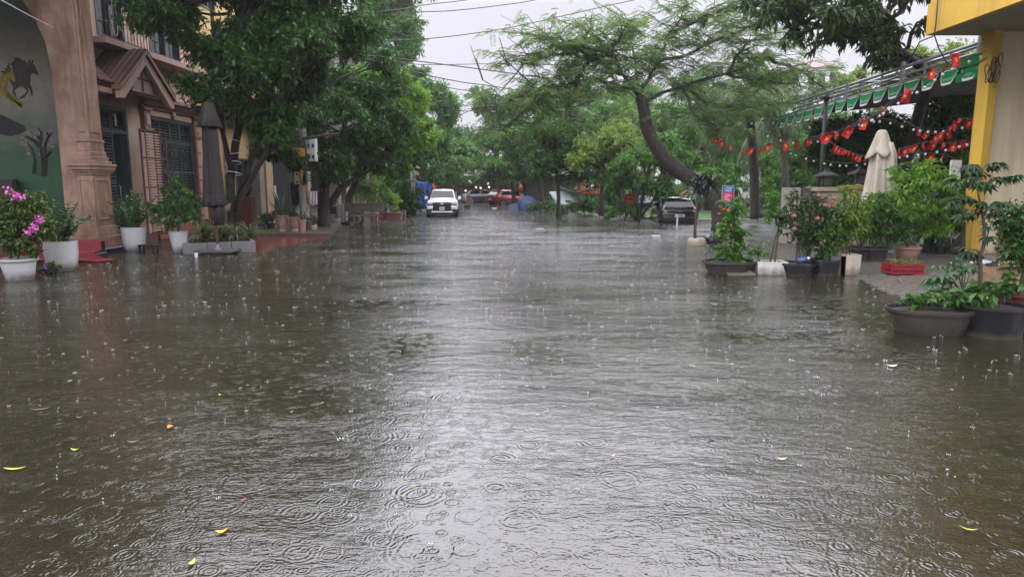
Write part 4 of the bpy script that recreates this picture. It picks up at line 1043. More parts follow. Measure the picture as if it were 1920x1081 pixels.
def blades(o,n,L_,W_,c,mat,spread=(.2,1.2),arch=.8,seg=6,name='foliage',single=False,edge=None,a0=None):
    vs=[];fs=[];rn=[]
    objs=[]
    for rows,sd,h,rv in blade_arrays(n,L_,W_,c,spread,arch,seg,a0=a0):
        v=[];f=[]
        for k,(p,w) in enumerate(rows):
            nz=Vector((0,0,1))
            v+= [p-sd*w*.5+nz*w*.18,p,p+sd*w*.5+nz*w*.18]
            if k:
                b=(k-1)*3; f+=[(b,b+1,b+4,b+3),(b+1,b+2,b+5,b+4)]
        if single:
            me=bpy.data.meshes.new('leaf'); me.from_pydata([tuple(q) for q in v],[],f); a=me.attributes.new('rnd','FLOAT','POINT'); a.data.foreach_set('value',[rv]*len(v)); me.shade_smooth(); link('leaf',me,mat,o)
        else:
            kk=len(vs); vs+=v; fs+=[tuple(i+kk for i in q) for q in f]; rn+=[rv]*len(v)
    if not single:
        me=bpy.data.meshes.new(name); me.from_pydata([tuple(q) for q in vs],[],fs); a=me.attributes.new('rnd','FLOAT','POINT'); a.data.foreach_set('value',rn); me.shade_smooth(); return link(name,me,mat,o)
LF_ZZ=LM('leaf_zz',(.010,.034,.010),(.045,.11,.022),.3,.2,.45)
LF_SHRUB=LM('leaf_shrub',(.018,.06,.012),(.075,.19,.03),.4)
LF_BOUG=LM('leaf_boug',(.03,.06,.014),(.12,.19,.035),.45)
LF_SPID=LM('leaf_spider',(.05,.085,.025),(.25,.29,.13),.4,.25)
LF_ALOE=LM('leaf_aloe',(.045,.075,.05),(.11,.16,.10),.4,.1)
LF_TARO=LM('leaf_taro',(.03,.075,.025),(.12,.22,.07),.35,.3)
PINK=M('flower_pink',(.55,.10,.38),.6,.2,30)
def zz(o,n,h,z0,L_=.1,lean=(.05,.95),mat=None):
    sb=MB();PP=[];DD=[];NN=[];LL=[];RR=[]
    for i in range(int(n*1.9)):
        a=random.uniform(0,6.283); le=random.uniform(*lean); hh=h*random.uniform(.7,1.1)*(1-.3*le)
        d=Vector((math.cos(a),math.sin(a),0)); sd=Vector((-math.sin(a),math.cos(a),0))
        pts=[Vector((0,0,z0))+d*(.06+.1*random.random()*0+.11*le+le*1.25*hh*(t**1.5))+Vector((0,0,hh*(t-.25*le*t*t))) for t in [k/7 for k in range(8)]]
        sb.tube(pts,[.014*(1-.1*k) for k in range(8)],5)
        tone=random.uniform(0,.6)
        for k in range(11):
            t=.2+.8*k/10; f=t*7; j=min(int(f),6); p=pts[j].lerp(pts[j+1],f-j); tg=(pts[j+1]-pts[j]).normalized()
            for s in (-1,1):
                fi=random.uniform(-.9,.9); s2=sd*math.cos(fi)+tg.cross(sd)*math.sin(fi)
                PP.append(p);DD.append(tg*.45+s2*s*1.0+Vector((0,0,.1)));NN.append(Vector((random.gauss(0,.5),random.gauss(-.4,.5),1.0)));LL.append(L_*1.0*(1.1-.4*t));RR.append(tone+random.random()*.4)
    sb.build('stem',STEMG,o)
    LL=np.array(LL); leafmesh('foliage',np.array(PP),np.array(DD),np.array(NN),LL,LL*.52,np.array(RR),mat or LF_ZZ,o,'l',.1)
def bloom(o,c,n,r,mat=PINK,name='flower',s=.035):
    P=np.array(c)+rng.normal(0,r,(n,3)); 
    leafmesh(name,P,rdir(n)+np.array([0,0,.3]),rdir(n)+np.array([0,-.6,.6]),s*(.7+.6*rng.random(n)),s*.9,rng.random(n),mat,o)['kind']='stuff'
# ---------------------------------------------------------------- left side plants
o,d=potted('bougainvillea with pink flowers in a wide white rimmed bowl at the left edge',38,524)
pot(o,[(.20,-.06),(.22,0),(.285,.33),(.285,.36),(.325,.365),(.33,.41)])
leafy(o,[(-.15,0,1.1,.5,.4),(.25,.05,1.2,.42,.38),(.05,-.1,.8,.42,.34),(-.4,.1,.85,.34,.34),(.35,-.05,.8,.3,.3),(0,0,1.5,.4,.2),(.4,.1,1.45,.32,.26),(-.4,.1,1.35,.4,.3),(.55,.0,.95,.28,.3),(.3,0,.55,.2,.15),(-.05,.0,.55,.22,.16)],.065,.62,1.7,LF_BOUG,
      [[(0,0,.37),(.02,.02,.6),(-.05,0,.9),(-.1,0,1.2)],[(.02,0,.45),(.12,0,.8),(.25,0,1.2)]],sr=.02)
for c,n in (((.30,-.30,1.58),26),((.36,-.25,1.55),18),((.62,-.2,1.12),22),((.55,-.25,1.0),26),((.50,-.3,.92),18),((.16,-.25,1.66),10),((-.05,-.4,1.3),6)): bloom(o,c,n,.035,s=.06)
o,d=potted('glossy zz plant in a large smooth white pot right of the bougainvillea',118,507)
pot(o,[(.20,-.06),(.22,0),(.275,.10),(.305,.35),(.315,.62)])
zz(o,17,.88,.6,.13)
o2,d2=potted('trailing purple flowered plant on the ground between the two near white pots',88,512,'trailing_plant','plant'); 
leafy(o2,[(0,0,.10,.28,.14),(.2,-.05,.12,.16,.12)],.06,.6,1.6,LF_BOUG,[[(0,0,-.02),(.0,0,.12)]],sr=.008); bloom(o2,(.12,-.15,.14),24,.08,M('flower_purple',(.16,.05,.30),.6),s=.05)
o,d=potted('dark zz plant in a white pot before the green louvred door',253,470)
pot(o,[(.20,-.06),(.215,0),(.26,.10),(.285,.35),(.295,.64)])
zz(o,18,1.0,.62,.13,(.05,.9))
o,d=potted('round light green shrub in a tapered white pot before the shuttered window',337,473)
pot(o,[(.135,-.06),(.15,0),(.2,.3),(.225,.52),(.235,.56)])
leafy(o,[(0,-.1,1.3,.36,.28,.1),(.34,0,1.2,.3,.24,.15),(-.36,0,1.15,.3,.24,.05),(.1,-.25,1.0,.32,.22,.0),(.1,0,1.78,.24,.2,.3),(.55,.1,1.38,.2,.17,.2),(-.25,.1,1.58,.26,.2,.25),(-.5,-.1,.9,.2,.16,.05),(.3,0,1.6,.2,.16,.3),(-.62,0,1.25,.18,.15,.2),(.5,-.1,.95,.22,.18,.05),(-.1,-.2,.78,.24,.15,.0),(-.02,0,1.98,.14,.13,.35)],.12,.34,1.8,LF_SHRUB,[[(0,0,.5),(.03,0,.8),(0,0,1.2)],[(.03,0,.75),(.2,0,1.1),(.35,0,1.3)],[(.02,0,.7),(-.2,0,1.0),(-.35,0,1.2)]],sr=.028,droop=.6)  # upper clumps get lighter leaf tones: highlights put into the colour
# planter of kerb stones with spider plants, round the first street tree
GST=M('kerb_grey',(.12,.12,.118),.6,.12,6,.15,60)
a=gr(412,466); o=thing('stone_planter','low grey slab planter overflowing with striped spider plants beneath the brown umbrella','planter',a)
L0=gr(343,476); Rr=gr(480,472); B0=gr(466,455); B1=gr(362,455)
pts=[Vector(p)-Vector(a) for p in (L0,Rr,B0,B1)]
for i in range(4):
    p,q=pts[i],pts[(i+1)%4]; m=3 if i==0 else 1
    for k in range(m):
        s=p.lerp(q,k/m); e=p.lerp(q,(k+1)/m-.006); dv=(e-s); n=Vector((-dv.y,dv.x,0)).normalized()*.09
        if (n.dot(-(s+e)/2))<0: n=-n
        z0,z1=-.2,.265+.01*k
        MB().add([s+Vector((0,0,z0)),e+Vector((0,0,z0)),e+n+Vector((0,0,z0)),s+n+Vector((0,0,z0)),s+Vector((0,0,z1)),e+Vector((0,0,z1)),e+n+Vector((0,0,z1)),s+n+Vector((0,0,z1))],[(0,3,2,1),(4,5,6,7),(0,1,5,4),(1,2,6,5),(2,3,7,6),(3,0,4,7)]).build('kerb_stone',GST,o,bevel=.008)
MB().prism([(p.x*.94,p.y*.94+.02) for p in pts],-.1,.22,'z').build('soil',SOIL,o)
for (x,y,n) in ((-.45,.1,26),(.0,.0,30),(.45,.1,26),(.75,.35,20),(-.1,.6,22),(-.65,.55,20),(.5,.8,16)):
    sp_o=blades(o,int(n*2.0),.85,.04,(x,y,.24),LF_SPID,(.1,1.0),1.4,6,'spider_plant')
# closed brown umbrella on a square base
o=thing('closed_umbrella','closed dark brown patio umbrella standing on a square slab','umbrella',gr(409,476))
dU=gr(409,476)[1]
BR=M('fabric_brown',(.017,.0125,.012),.8,.35,3,.7,14); WOOD=M('wood_pole',(.20,.125,.07),.55,.25,5)
MB().box((0,0,.09),(.95,.7,.07),R(4)).build('base_slab',M('slab_dark',(.06,.06,.058),.45,.2),o,bevel=.012)
MB().box((0,.0,.03),(.55,.5,.06),R(4)).build('base_foot',_mats['slab_dark'],o)
MB().lathe([(.10,.125),(.10,.15),(.05,.155),(.045,.26)],16).build('base_collar',STEEL,o,smooth='auto')
MB().tube([(0,0,.15),(0,0,3.6)],.035,10).build('pole',WOOD,o,smooth=True)
def folds(n,amp,ph=0): return lambda g,z: 1+amp*math.sin(n*g+ph+.6*math.sin(z*3))+amp*.5*math.sin(2*n*g+1+z)
MB().lathe([(.055,3.82),(.11,3.78),(.19,3.45),(.275,3.22),(.26,3.2),(.16,3.25)],48,(0,0,0),1,1,0,folds(6,.10)).build('vent_cap',BR,o,smooth=True)
MB().lathe([(.13,3.35),(.17,3.0),(.185,2.5),(.20,2.0),(.215,1.6),(.235,1.42),(.29,1.28),(.20,1.22)],64,(0,0,0),1,1,0,folds(8,.13)).build('canopy',BR,o,smooth=True)
MB().lathe([(.15,1.35),(.17,1.1),(.13,.75)],40,(.05,-.02,0),1,.8,0,folds(5,.2)).build('canopy_hem',BR,o,smooth=True)
MB().tube([(.215*math.cos(t),.215*math.sin(t),1.62+.02*math.sin(t)) for t in [k/20*6.283 for k in range(21)]],.014,5).build('tie_strap',BR,o)
rm=MB()
for k in range(6):
    t=k*1.047+.4; rm=MB().tube([(.05*math.cos(t),.05*math.sin(t),3.2),(.13*math.cos(t),.13*math.sin(t),.78)],.012,5); rm.build('rib',WOOD,o)
# small things by the pots
o=thing('footstool','small dark plastic footstool beside the white pot by the door','stool',gr(279,472))
b=MB().bb(-.22,.22,-.14,.14,.16,.2); b.build('top',IRON,o,bevel=.01)
for x in (-.18,.18):
    for y in (-.1,.1): MB().bb(x-.02,x+.02,y-.02,y+.02,-.03,.16).build('leg',IRON,o)
o=thing('paper_cup','small white cup floating beside the umbrella base','cup',gr(368,482)); MB().lathe([(.03,-.02),(.04,.09),(.036,.09),(.028,-.01)],14).build('cup',WHITE,o,smooth='auto'); MB().lathe([(.042,.09),(.042,.105),(1e-7,.108)],14).build('lid',WHITE,o)
# ledge and red paving
lz=.12
lg=[gr(452,444),gr(618,444),gr(640,424),gr(470,424)]
struct(MB().prism([(p[0],p[1]) for p in lg],-.2,lz,'z').build('pavement',M('ledge_dark',(.07,.055,.045),.55,.3,3)))
pv_=MB()
c0=[gr(474,480),gr(625,449),gr(615,441),gr(462,441)]
def pvf(u,v):
    a=Vector(c0[0]).lerp(Vector(c0[1]),u); b=Vector(c0[3]).lerp(Vector(c0[2]),u); p=a.lerp(b,v)
    return (p.x,p.y,-.006+.03*min(1,v*1.5)*(1-u*.35)+.003*math.sin(7*u+3*v)+.003*math.sin(17*u)-.02*max(0,u-.8))
pv_.grid(pvf,40,12)
struct(pv_.build('red_paving',M('paving_red',(.13,.028,.020),.18,.25,4,.15,30,coat=.3),smooth=True))
# row of pots on the ledge
def urn(o,s=1.0,mat=None):
    return pot(o,[(.15*s,-.02),(.155*s,.05*s),(.13*s,.10*s),(.17*s,.2*s),(.195*s,.28*s),(.185*s,.30*s),(.195*s,.32*s),(.19*s,.42*s),(.205*s,.44*s),(.205*s,.50*s),(.225*s,.52*s),(.225*s,.56*s)],mat or M('urn_pink',(.37,.22,.17),.6,.15,4,stain=((.45,.36,.31),3,.5,.8)))
AG=lz
o,d=potted('ringed pinkish urn with tall spiky agave by the dark gate',529,434,z=AG); urn(o,1.05); blades(o,16,1.15,.06,(0,0,.52),LF_ALOE,(.05,.75),.25,5,single=True)
o,d=potted('ringed pinkish urn with grassy aloe right of the taller agave',553,434,z=AG); urn(o,.95); blades(o,26,.62,.035,(0,0,.5),LF_ALOE,(.1,1.0),.6,5); leafy(o,[(0,0,.7,.22,.16)],.10,.4,1.4,LF_DARK,[[(0,0,.45),(0,0,.6)]])
o,d=potted('tall straight terracotta pot with spiky plant at the ledge edge',567,442); pot(o,[(.10,-.05),(.115,0),(.14,.5),(.155,.51),(.155,.57)],TERRA); blades(o,22,.6,.04,(0,0,.52),LF_ALOE,(.1,.9),.4,5)
o,d=potted('squat white pot with pale aloe beside the tall terracotta pot',586,436); pot(o,[(.13,-.05),(.14,0),(.17,.22),(.19,.24),(.19,.28)],M('pot_cream',(.55,.45,.38),.6,.1)); blades(o,18,.62,.055,(0,0,.24),LF_ALOE,(.1,.95),.35,5,single=True)
o,d=potted('dark mossy pot half hidden behind the tall terracotta pot',577,437,cat='pot',name='planter_pot'); pot(o,[(.12,-.05),(.14,.0),(.16,.42),(.17,.45)],M('pot_moss',(.06,.065,.05),.7,.3)); leafy(o,[(0,0,.55,.2,.14)],.08,.4,1.2,LF_MID,[[(0,0,.4),(0,0,.5)]])
o=thing('round_jar','round pale ceramic jar with narrow neck near the second street tree','jar',gr(609,423)); MB().lathe([(.09,-.03),(.13,.05),(.175,.2),(.18,.32),(.13,.46),(.06,.52),(.055,.57),(.07,.58),(.05,.57),(.04,.5)],24).build('jar',M('jar_pale',(.45,.39,.35),.5,.1),o,smooth=True)
MB().tube([(-.14,0,.36),(-.28,0,.38),(-.36,0,.30)],[.05,.04,.03],8).build('spout',_mats['jar_pale'],o,smooth=True)
o,d=potted('small white moulded pot between the tree trunk and the draped motorbike',631,424); pot(o,[(.10,-.04),(.10,.05),(.15,.12),(.17,.28),(.19,.30),(.19,.34)],WPOT,20); leafy(o,[(0,0,.42,.15,.12)],.07,.4,1.3,LF_MID,[[(0,0,.28),(0,0,.36)]])
for (px,py,lab,h) in ((508,428,'broad leaved taro cluster left of the agave urn',.55),(492,428,'low pale leaved plant at the left end of the ledge',.35),(452,425,'small succulent tuft behind the spider plants',.3)):
    o,d=potted(lab,px,py,'leafy_plant','plant',z=AG if px>460 else .1); pot(o,[(.14,0),(.17,.18),(.18,.2)],M('pot_dark',(.03,.03,.03),.5,.2)); leafy(o,[(0,0,.2+h*.5,.36,h*.42),(.15,-.1,.25+h*.3,.25,.15)],.19,.55,1.7,LF_TARO,[[(0,0,.15),(0,0,.2+h*.4)]],shape='l',droop=.2)
o=thing('white_crate','stacked white foam boxes holding up a variegated plant','box',gr(447,426,.1)); MB().bb(-.28,.28,-.2,.2,0,.36).build('box',M('foam_white',(.6,.6,.58),.7,.06),o,bevel=.015); MB().bb(-.30,.30,-.22,.22,.361,.41).build('lid',_mats['foam_white'],o,bevel=.01)
b=gr(452,426,.1); o=thing('potted_plant','variegated broad leaved plant in a red pot on the foam boxes','potted plant',(b[0],b[1],b[2]+.41)); pot(o,[(.12,0),(.15,.2),(.17,.22),(.17,.25)],M('pot_red',(.16,.035,.03),.5,.2)); leafy(o,[(0,0,.55,.36,.25),(.15,-.1,.4,.3,.2)],.2,.5,1.6,LF_SPID,[[(0,0,.2),(0,0,.45)]],shape='l')
b=at(420,405,20); o=thing('hanging_fern','dark fern in a terracotta pot on the tree fork behind the umbrella','fern',(b[0]+.15,b[1]-.25,1.0)); pot(o,[(.13,0),(.17,.2),(.18,.24)],TERRA); blades(o,40,.6,.03,(0,0,.2),LF_DARK,(.1,1.2),.9,5); MB().tube([(0,0,.0),(.02,.0,-1.0)],.05,8).build('stand',STEMM,o)
b=at(463,405,26); o=thing('glazed_jar','round dark glazed jar on a red brown stand against the yellow wall','jar',(b[0],b[1],.0)); MB().lathe([(.1,1.35),(.2,1.42),(.26,1.6),(.24,1.78),(.14,1.9),(.1,1.92)],20).build('jar',M('glaze_dark',(.02,.018,.02),.12,.2,coat=.5),o,smooth=True); MB().bb(-.28,.28,-.2,.2,-.1,1.35).build('stand',M('stand_red',(.10,.028,.02),.5,.2),o,bevel=.02)
for (px,py,d,s) in ((640,395,29,.9),(655,360,32,.5)):
    pass
# electricity pole with boxes
b=gr(577,436); dP=b[1]; o=thing('utility_pole','grey electricity pole with white meter box and orange conduits','pole',b)
q=lambda px,py,dy=0: Vector(at(px,py,dP+dy))-Vector(b)
MB().tube([(0,0,-.1),(0,0,8.5)],[.15,.09],12).build('pole',M('concrete_pole',(.26,.25,.23),.8,.2,5,stain=((.12,.11,.1),2,.5,.8)),o,smooth=True)
MB().tube([(-.04,-.12,.3),(-.04,-.12,1.75)],.19,10).build('concrete_collar',M('concrete_grey',(.28,.27,.25),.8,.2,4),o,smooth='auto')
MB().bb(-.02,.02,0,0,0,0)
p=q(585,280,-.2); 
mb_=MB().box((p.x,p.y,p.z),(.34,.3,.88)).build('meter_box',M('box_white',(.60,.60,.57),.45,.06),o,bevel=.02)
for (x,z) in ((-.08,.12),(.08,.12),(-.08,-.28),(.08,-.28)): MB().box((p.x+x,p.y-.155,p.z+z),(.09,.012,.14)).build('meter_window',M('meter_dark',(.05,.06,.09),.2,.1),mb_)
for k in range(4): MB().box((p.x-.09,p.y-.155,p.z+.36-.045*k),(.12,.008,.014)).build('vent_slit',_mats['meter_dark'],mb_)
p=q(558,334,-.1); m2_=MB().box(p,(.20,.18,.46)).build('junction_box',_mats['box_grey'],o,bevel=.015)
for z in (.14,-.14): MB().box((p.x,p.y-.095,p.z+z),(.08,.01,.06)).build('socket',IRON,m2_)
ORC=M('conduit_orange',(.55,.22,.025),.45,.1)
for (x0,y0,x1,y1) in ((565,318,565,346),(574,346,578,382)): MB().tube([q(x0,y0,-.22),q(x1,y1,-.22)],.055,8).build('conduit',ORC,o,smooth=True)
MB().tube([q(578,322,-.2),q(580,352,-.2)],.10,8).build('white_sleeve',M('sleeve_white',(.6,.62,.64),.5,.1),o,smooth='auto')
MB().tube([q(579,352,-.25),q(579,368,-.25)],.05,8).build('white_sleeve',_mats['sleeve_white'],o,smooth='auto')
cb=MB()
for k in range(5): cb.tube([q(579+random.uniform(-5,5),320+k*5,-.3)+Vector((.16*math.cos(t),.12*math.sin(t),.05*math.sin(2*t+k))) for t in [j/12*6.283 for j in range(13)]],.012,4)
for k in range(4): cb.tube([q(574+k*4,300,-.15),q(570+k*3,330,-.25),q(576,352,-.2)],.012,4)
cb.build('cable_loop',IRON,o,smooth=True)
# yellow sign hung between pole and branches
p=at(560,285,dP-.6); o=thing('yellow_sign','small orange yellow sign with dark print hanging by the pole','sign',p)
MB().box((0,0,0),(.45,.02,.30),R(-6),ry=R(3)).build('board',M('sign_yellow',(.62,.33,.02),.5,.06),o)
DKP=M('print_dark',(.10,.03,.01),.6,.1)
for r,(z,w,hh) in enumerate(((.10,.03,.035),(.03,.05,.07),(-.07,.045,.055),(-.12,.02,.025))):
    x=-.18
    while x<.17:
        ww=w*random.uniform(.5,1.2); MB().box((x+ww/2,-.014,z),(ww,.003,hh*random.uniform(.7,1.1)),0).build('lettering',DKP,o); x+=ww+.02
MB().tube([(.22,0,.1),(.5,.4,.15)],.01,4).build('bracket',IRON,o); MB().tube([(.22,0,-.1),(.5,.4,-.05)],.01,4).build('bracket',IRON,o)
# cloths hanging at the pole
def cloth(name,lab,px,py,d,w,h,mat,amp=.03,nf=4,cat='cloth',off=(0,0,0)):
    p=at(px,py,d); o=thing(name,lab,cat,p)
    mb=MB().grid(lambda u,v:((u-.5)*w*(1-.12*v), amp*math.sin(u*nf*6.28+v*1.5)*(.4+v), -v*h+.03*math.sin(u*9)*v),28,10)
    ob=mb.build('cloth',mat,o,smooth=True); md=ob.modifiers.new('s','SOLIDIFY'); md.thickness=.006
    return o
o=cloth('hanging_towel','pinkish white towels hanging on a rail at the pole',586,359,dP-.35,.34,.5,M('towel_pale',(.50,.43,.47),.85,.12),.03,3)
MB().tube([(-.4,0,.01),(.25,0,.01)],.012,5).build('rail',STEEL,o)
MB().bb(-.03,.22,.05,.09,-.02,.75).build('panel',IRON,o)
cloth('hanging_jacket','dark jacket hanging on the steel gate',553,341,dP+3.5,.42,1.0,M('cloth_navy',(.012,.013,.022),.8,.2),.05,3)
# motorbike under a pale raincoat
b=gr(645,420); o=thing('parked_motorbike','dark motorbike standing by the bench under a pale raincoat','motorbike',b)
TY=M('tyre',(.012,.012,.012),.7,.2); 
for x in (-.55,.62):
    w_=MB().tube([(x+.26*math.cos(t),0,.24+.26*math.sin(t)) for t in [k/20*6.283 for k in range(21)]],.05,8).build('wheel',TY,o,smooth=True)
    MB().tube([(x,-.03,.24),(x,.03,.24)],.13,12).build('hub',STEEL,w_)
MB().tube([(-.6,0,.55),(-.2,0,.5),(.2,0,.38),(.5,0,.6)],[.1,.15,.13,.08],10).build('body',M('bike_paint',(.015,.015,.017),.25,.2),o,smooth=True)
MB().tube([(-.65,0,.72),(-.1,0,.74)],[.09,.13],10).build('seat',TY,o,smooth=True)
MB().tube([(.45,-.33,1.0),(.5,0,1.02),(.45,.33,1.0)],.018,6).build('handlebar',IRON,o); MB().tube([(.5,0,1.0),(.62,0,.24)],.03,6).build('fork',STEEL,o)
c_=cloth('raincoat','pale pinkish raincoat draped over the dark motorbike',641,381,b[1]-.25,.52,.85,M('raincoat',(.48,.41,.42),.6,.1),.05,3,'raincoat')
# bench
b=gr(682,424); o=thing('wooden_bench','weathered bench seen from behind on the flooded left pavement','bench',b)
BW=M('bench_wood',(.12,.10,.075),.7,.3,5,.3)
rzb=R(12)
for x in (-.45,.42): 
    MB().box((x,0,.25),(.07,.07,.62),rzb).build('leg',BW,o); MB().box((x+.05,.42,.2),(.07,.07,.5),rzb).build('leg',BW,o)
MB().box((.02,.0,.80),(1.65,.05,.30),rzb).build('backrest',BW,o,bevel=.01)
MB().box((.02,-.03,.975),(1.70,.09,.04),rzb).build('top_rail',BW,o)
MB().box((.02,-.01,.5),(1.3,.05,.07),rzb).build('back_rail',BW,o)
for k in range(4): MB().box((.0-.02*k,.10+k*.11,.42),(1.5,.09,.035),rzb).build('slat',BW,o)
for x in (-.45,.42): MB().box((x,0,.75),(.07,.06,.5),rzb).build('back_post',BW,o)
# shrubs behind the bench
def ground_shrub(lab,px,py,cl,L_,Wr,cov,mat,droop=.3,name='shrub',cat='shrub',stems=None,group=None,shape='d'):
    b=gr(px,py); o=thing(name,lab,cat,b,group=group)
    leafy(o,cl,L_,Wr,cov,mat,stems or [[(0,0,-.1),(.05,0,.4),(0,0,.8)],[(.05,0,-.1),(-.2,0,.5),(-.3,0,1.0)]],droop=droop,sr=.03,shape=shape)
    return o
ground_shrub('tall light green shrub directly behind the wooden bench',680,412,[(0,0,1.7,.65,.55),(-.3,0,1.2,.6,.5),(.4,0,1.3,.55,.5),(.1,0,2.3,.5,.35),(.6,0,1.9,.45,.4)],.15,.4,1.8,LF_YEL)
o=ground_shrub('dark mixed shrub right of the bench',708,410,[(0,0,1.2,.8,.6),(.6,0,1.0,.6,.5),(.3,.2,1.8,.6,.45),(-.4,.1,1.5,.5,.5)],.16,.4,1.8,LF_MID)
o=ground_shrub('bright shrub above the brown trough pots',730,407,[(0,0,1.3,.6,.5,.3),(.3,0,.9,.5,.4,.3),(-.2,.1,1.9,.4,.35,.25)],.16,.45,1.8,LF_BRIGHT)
o=thing('tall_grass','clump of tall reedy grass rising over the bench back','grass',gr(672,415)); blades(o,90,1.6,.03,(0,0,.0),LF_SPID,(.05,.5),.5,5)
for (px,py,lab,w) in ((711,411,'small dark red trough pot right of the bench',.34),(739,411,'wide terracotta trough pot furthest along the left kerb',.42)):
    o=thing('trough_pot',lab,'pot',gr(px,py)); MB().prism([(-w*.9,-.1),(w*.9,-.1),(w,.30),(-w,.30)],-.22,.22,'y').build('pot',M('trough_brown',(.17,.075,.055),.6,.2,3),o,bevel=.015); MB().bb(-w-.02,w+.02,-.24,.24,.301,.34).build('rim',_mats['trough_brown'],o)
    leafy(o,[(0,0,.6,w*.8,.2,.3),(.1,0,.8,w*.5,.2,.3)],.14,.4,1.6,LF_YEL,[[(0,0,.4),(0,0,.6)]])
o=thing('pink_bucket','faded pink bucket under the bench end','bucket',gr(703,414)); MB().lathe([(.15,-.05),(.2,.35),(.215,.36),(.215,.39),(.18,.38),(.14,0)],18).build('bucket',M('bucket_pink',(.42,.17,.19),.5,.1),o,smooth='auto'); MB().tube([(.2*math.cos(t),0,.37+.14*math.sin(t)) for t in [k/8*3.14 for k in range(9)]],.008,4).build('handle',STEEL,o)
ground_shrub('dark low shrub at the foot of the bushy tree by the tarpaulin',775,402,[(0,0,.6,.7,.5),(.3,0,.4,.4,.35),(-.6,0,1.0,.6,.6),(-.1,0,1.2,.5,.4)],.2,.42,1.8,LF_DARK)
ground_shrub('hanging dark shrub between the trough pots and the bushy tree',757,402,[(0,0,.7,.6,.5),(.2,0,1.2,.5,.5)],.18,.3,1.6,LF_DARK,.8)
o=thing('street_lamp','small white globe lamp on a thin post by the bushy tree','lamp',gr(777,401)); dl=gr(777,401)[1]; zt=at(777,322,dl)[2]; MB().tube([(0,0,-.1),(0,0,zt)],.045,8).build('post',STEEL,o); MB().ball((0,0,zt+.12),.17,12,8).build('globe',M('globe_white',(.7,.7,.7),.3,.05),o,smooth=True)
o=thing('pale_blue_post','pale blue post in front of the dim plastered house','post',gr(730,404)); MB().bb(-.12,.12,-.12,.12,-.1,2.9).build('post',M('blue_pale',(.42,.55,.58),.5,.1),o); MB().bb(-.16,.16,-.16,.16,2.9,3.0).build('cap',M('blue_pale',(.42,.55,.58)),o)
# cords tied round the first tree
tr=[x for x in bpy.data.objects if x.name=='street_tree'][0]
for (px,py,d,r) in ((438,262,20.3,.22),(440,285,20.4,.24),(436,306,20.5,.24),(437,325,20.5,.25),(425,150,19.9,.17),(448,160,19.9,.17)):
    c=Vector(at(px,py,d))-tr.location
    MB().tube([c+Vector((r*math.cos(t),r*math.sin(t),.06*math.sin(t+px))) for t in [k/16*6.283 for k in range(17)]],.012,4).build('tie_cord',WHITE,tr)
b=gr(2,490); o=thing('stone_block','pale stone block at the left edge behind the bougainvillea bowl','stone',(b[0]-.1,b[1],0)); MB().bb(-.5,.25,-.3,.3,.24,.60).build('block',M('stone_pale',(.50,.36,.26),.7,.2,3),o,bevel=.02); MB().bb(-.55,.3,-.34,.34,-.2,.239).build('base',M('granite_black',(.012,.012,.013)),o)
b=gr(4,470); o=thing('red_chair','red plastic chair behind the bougainvillea at the left edge','chair',(b[0]-.1,b[1]+.4,.42))
RP=M('plastic_red',(.36,.02,.03),.4,.1)
MB().bb(-.25,.25,-.25,.25,.42,.46).build('seat',RP,o,bevel=.01); MB().grid(lambda u,v:((u-.5)*.5,.24+.05*v-.04*math.cos((u-.5)*3),.46+.5*v),8,4).build('backrest',RP,o).modifiers.new('s','SOLIDIFY').thickness=.02
for x in (-.22,.22):
    for y in (-.22,.22): MB().tube([(x*1.1,y*1.1,0),(x,y,.42)],.02,6).build('leg',RP,o)
# ---------------------------------------------------------------- right side: pavement, planters, umbrella, awning, bunting
PAVE=M('paver_grey',(.125,.117,.105),.24,.25,3,.3,40,stain=((.10,.09,.075),.9,.45,.75))
wl=[gr(1600,500),gr(1640,530),gr(1690,548),gr(1790,592),gr(1925,655)]
def kerbx(y):
    # waterline of the right pavement (x as a function of y)
    ys=[p[1] for p in wl][::-1]; xs=[p[0] for p in wl][::-1]
    return float(np.interp(y,ys,xs))
def pz(x,y): return max(-.05,min(.17,.004+(x-kerbx(y))*.045))
pm=MB().grid(lambda u,v:(5.0+u*8.0, 5.0+v*11.0, pz(5.0+u*8.0,5.0+v*11.0)-.03),32,44)
pav=struct(pm.build('side_pavement',M('joint_dark',(.06,.055,.045),.6,.3,6)))
bm_=MB().prism([(-.12,-.055),(-.06,-.075),(0,-.055),(.06,-.075),(.12,-.055),(.12,.055),(.06,.075),(0,.055),(-.06,.075),(-.12,.055)],-.03,.018,'z').mesh('paver',bevel=.008); bm_.materials.append(PAVE)
cnt=0; rest=MB()
for j in range(64):
    for i in range(26):
        x=5.8+i*.245+(.1225 if j%2 else 0); y=7.3+j*.142
        p=pz(x,y)
        if p<-.02 or y>16.6 or x-kerbx(y)<-.3: continue
        q=(x-0)/y*F+960
        if q>1925: continue
        if cnt<300 and 1560<q:
            o=link('paver',bm_,None,pav,(x,y,p-.012+random.uniform(-.004,.004)),random.gauss(0,.012)); o.rotation_euler=(random.gauss(0,.012),-.045+random.gauss(0,.012),random.gauss(0,.012)); cnt+=1
        else: rest.box((x,y,p-.012),(.235,.13,.03),random.gauss(0,.01),ry=-.045)
if rest.v: r_=rest.build('paver',PAVE,pav); r_['kind']='stuff'
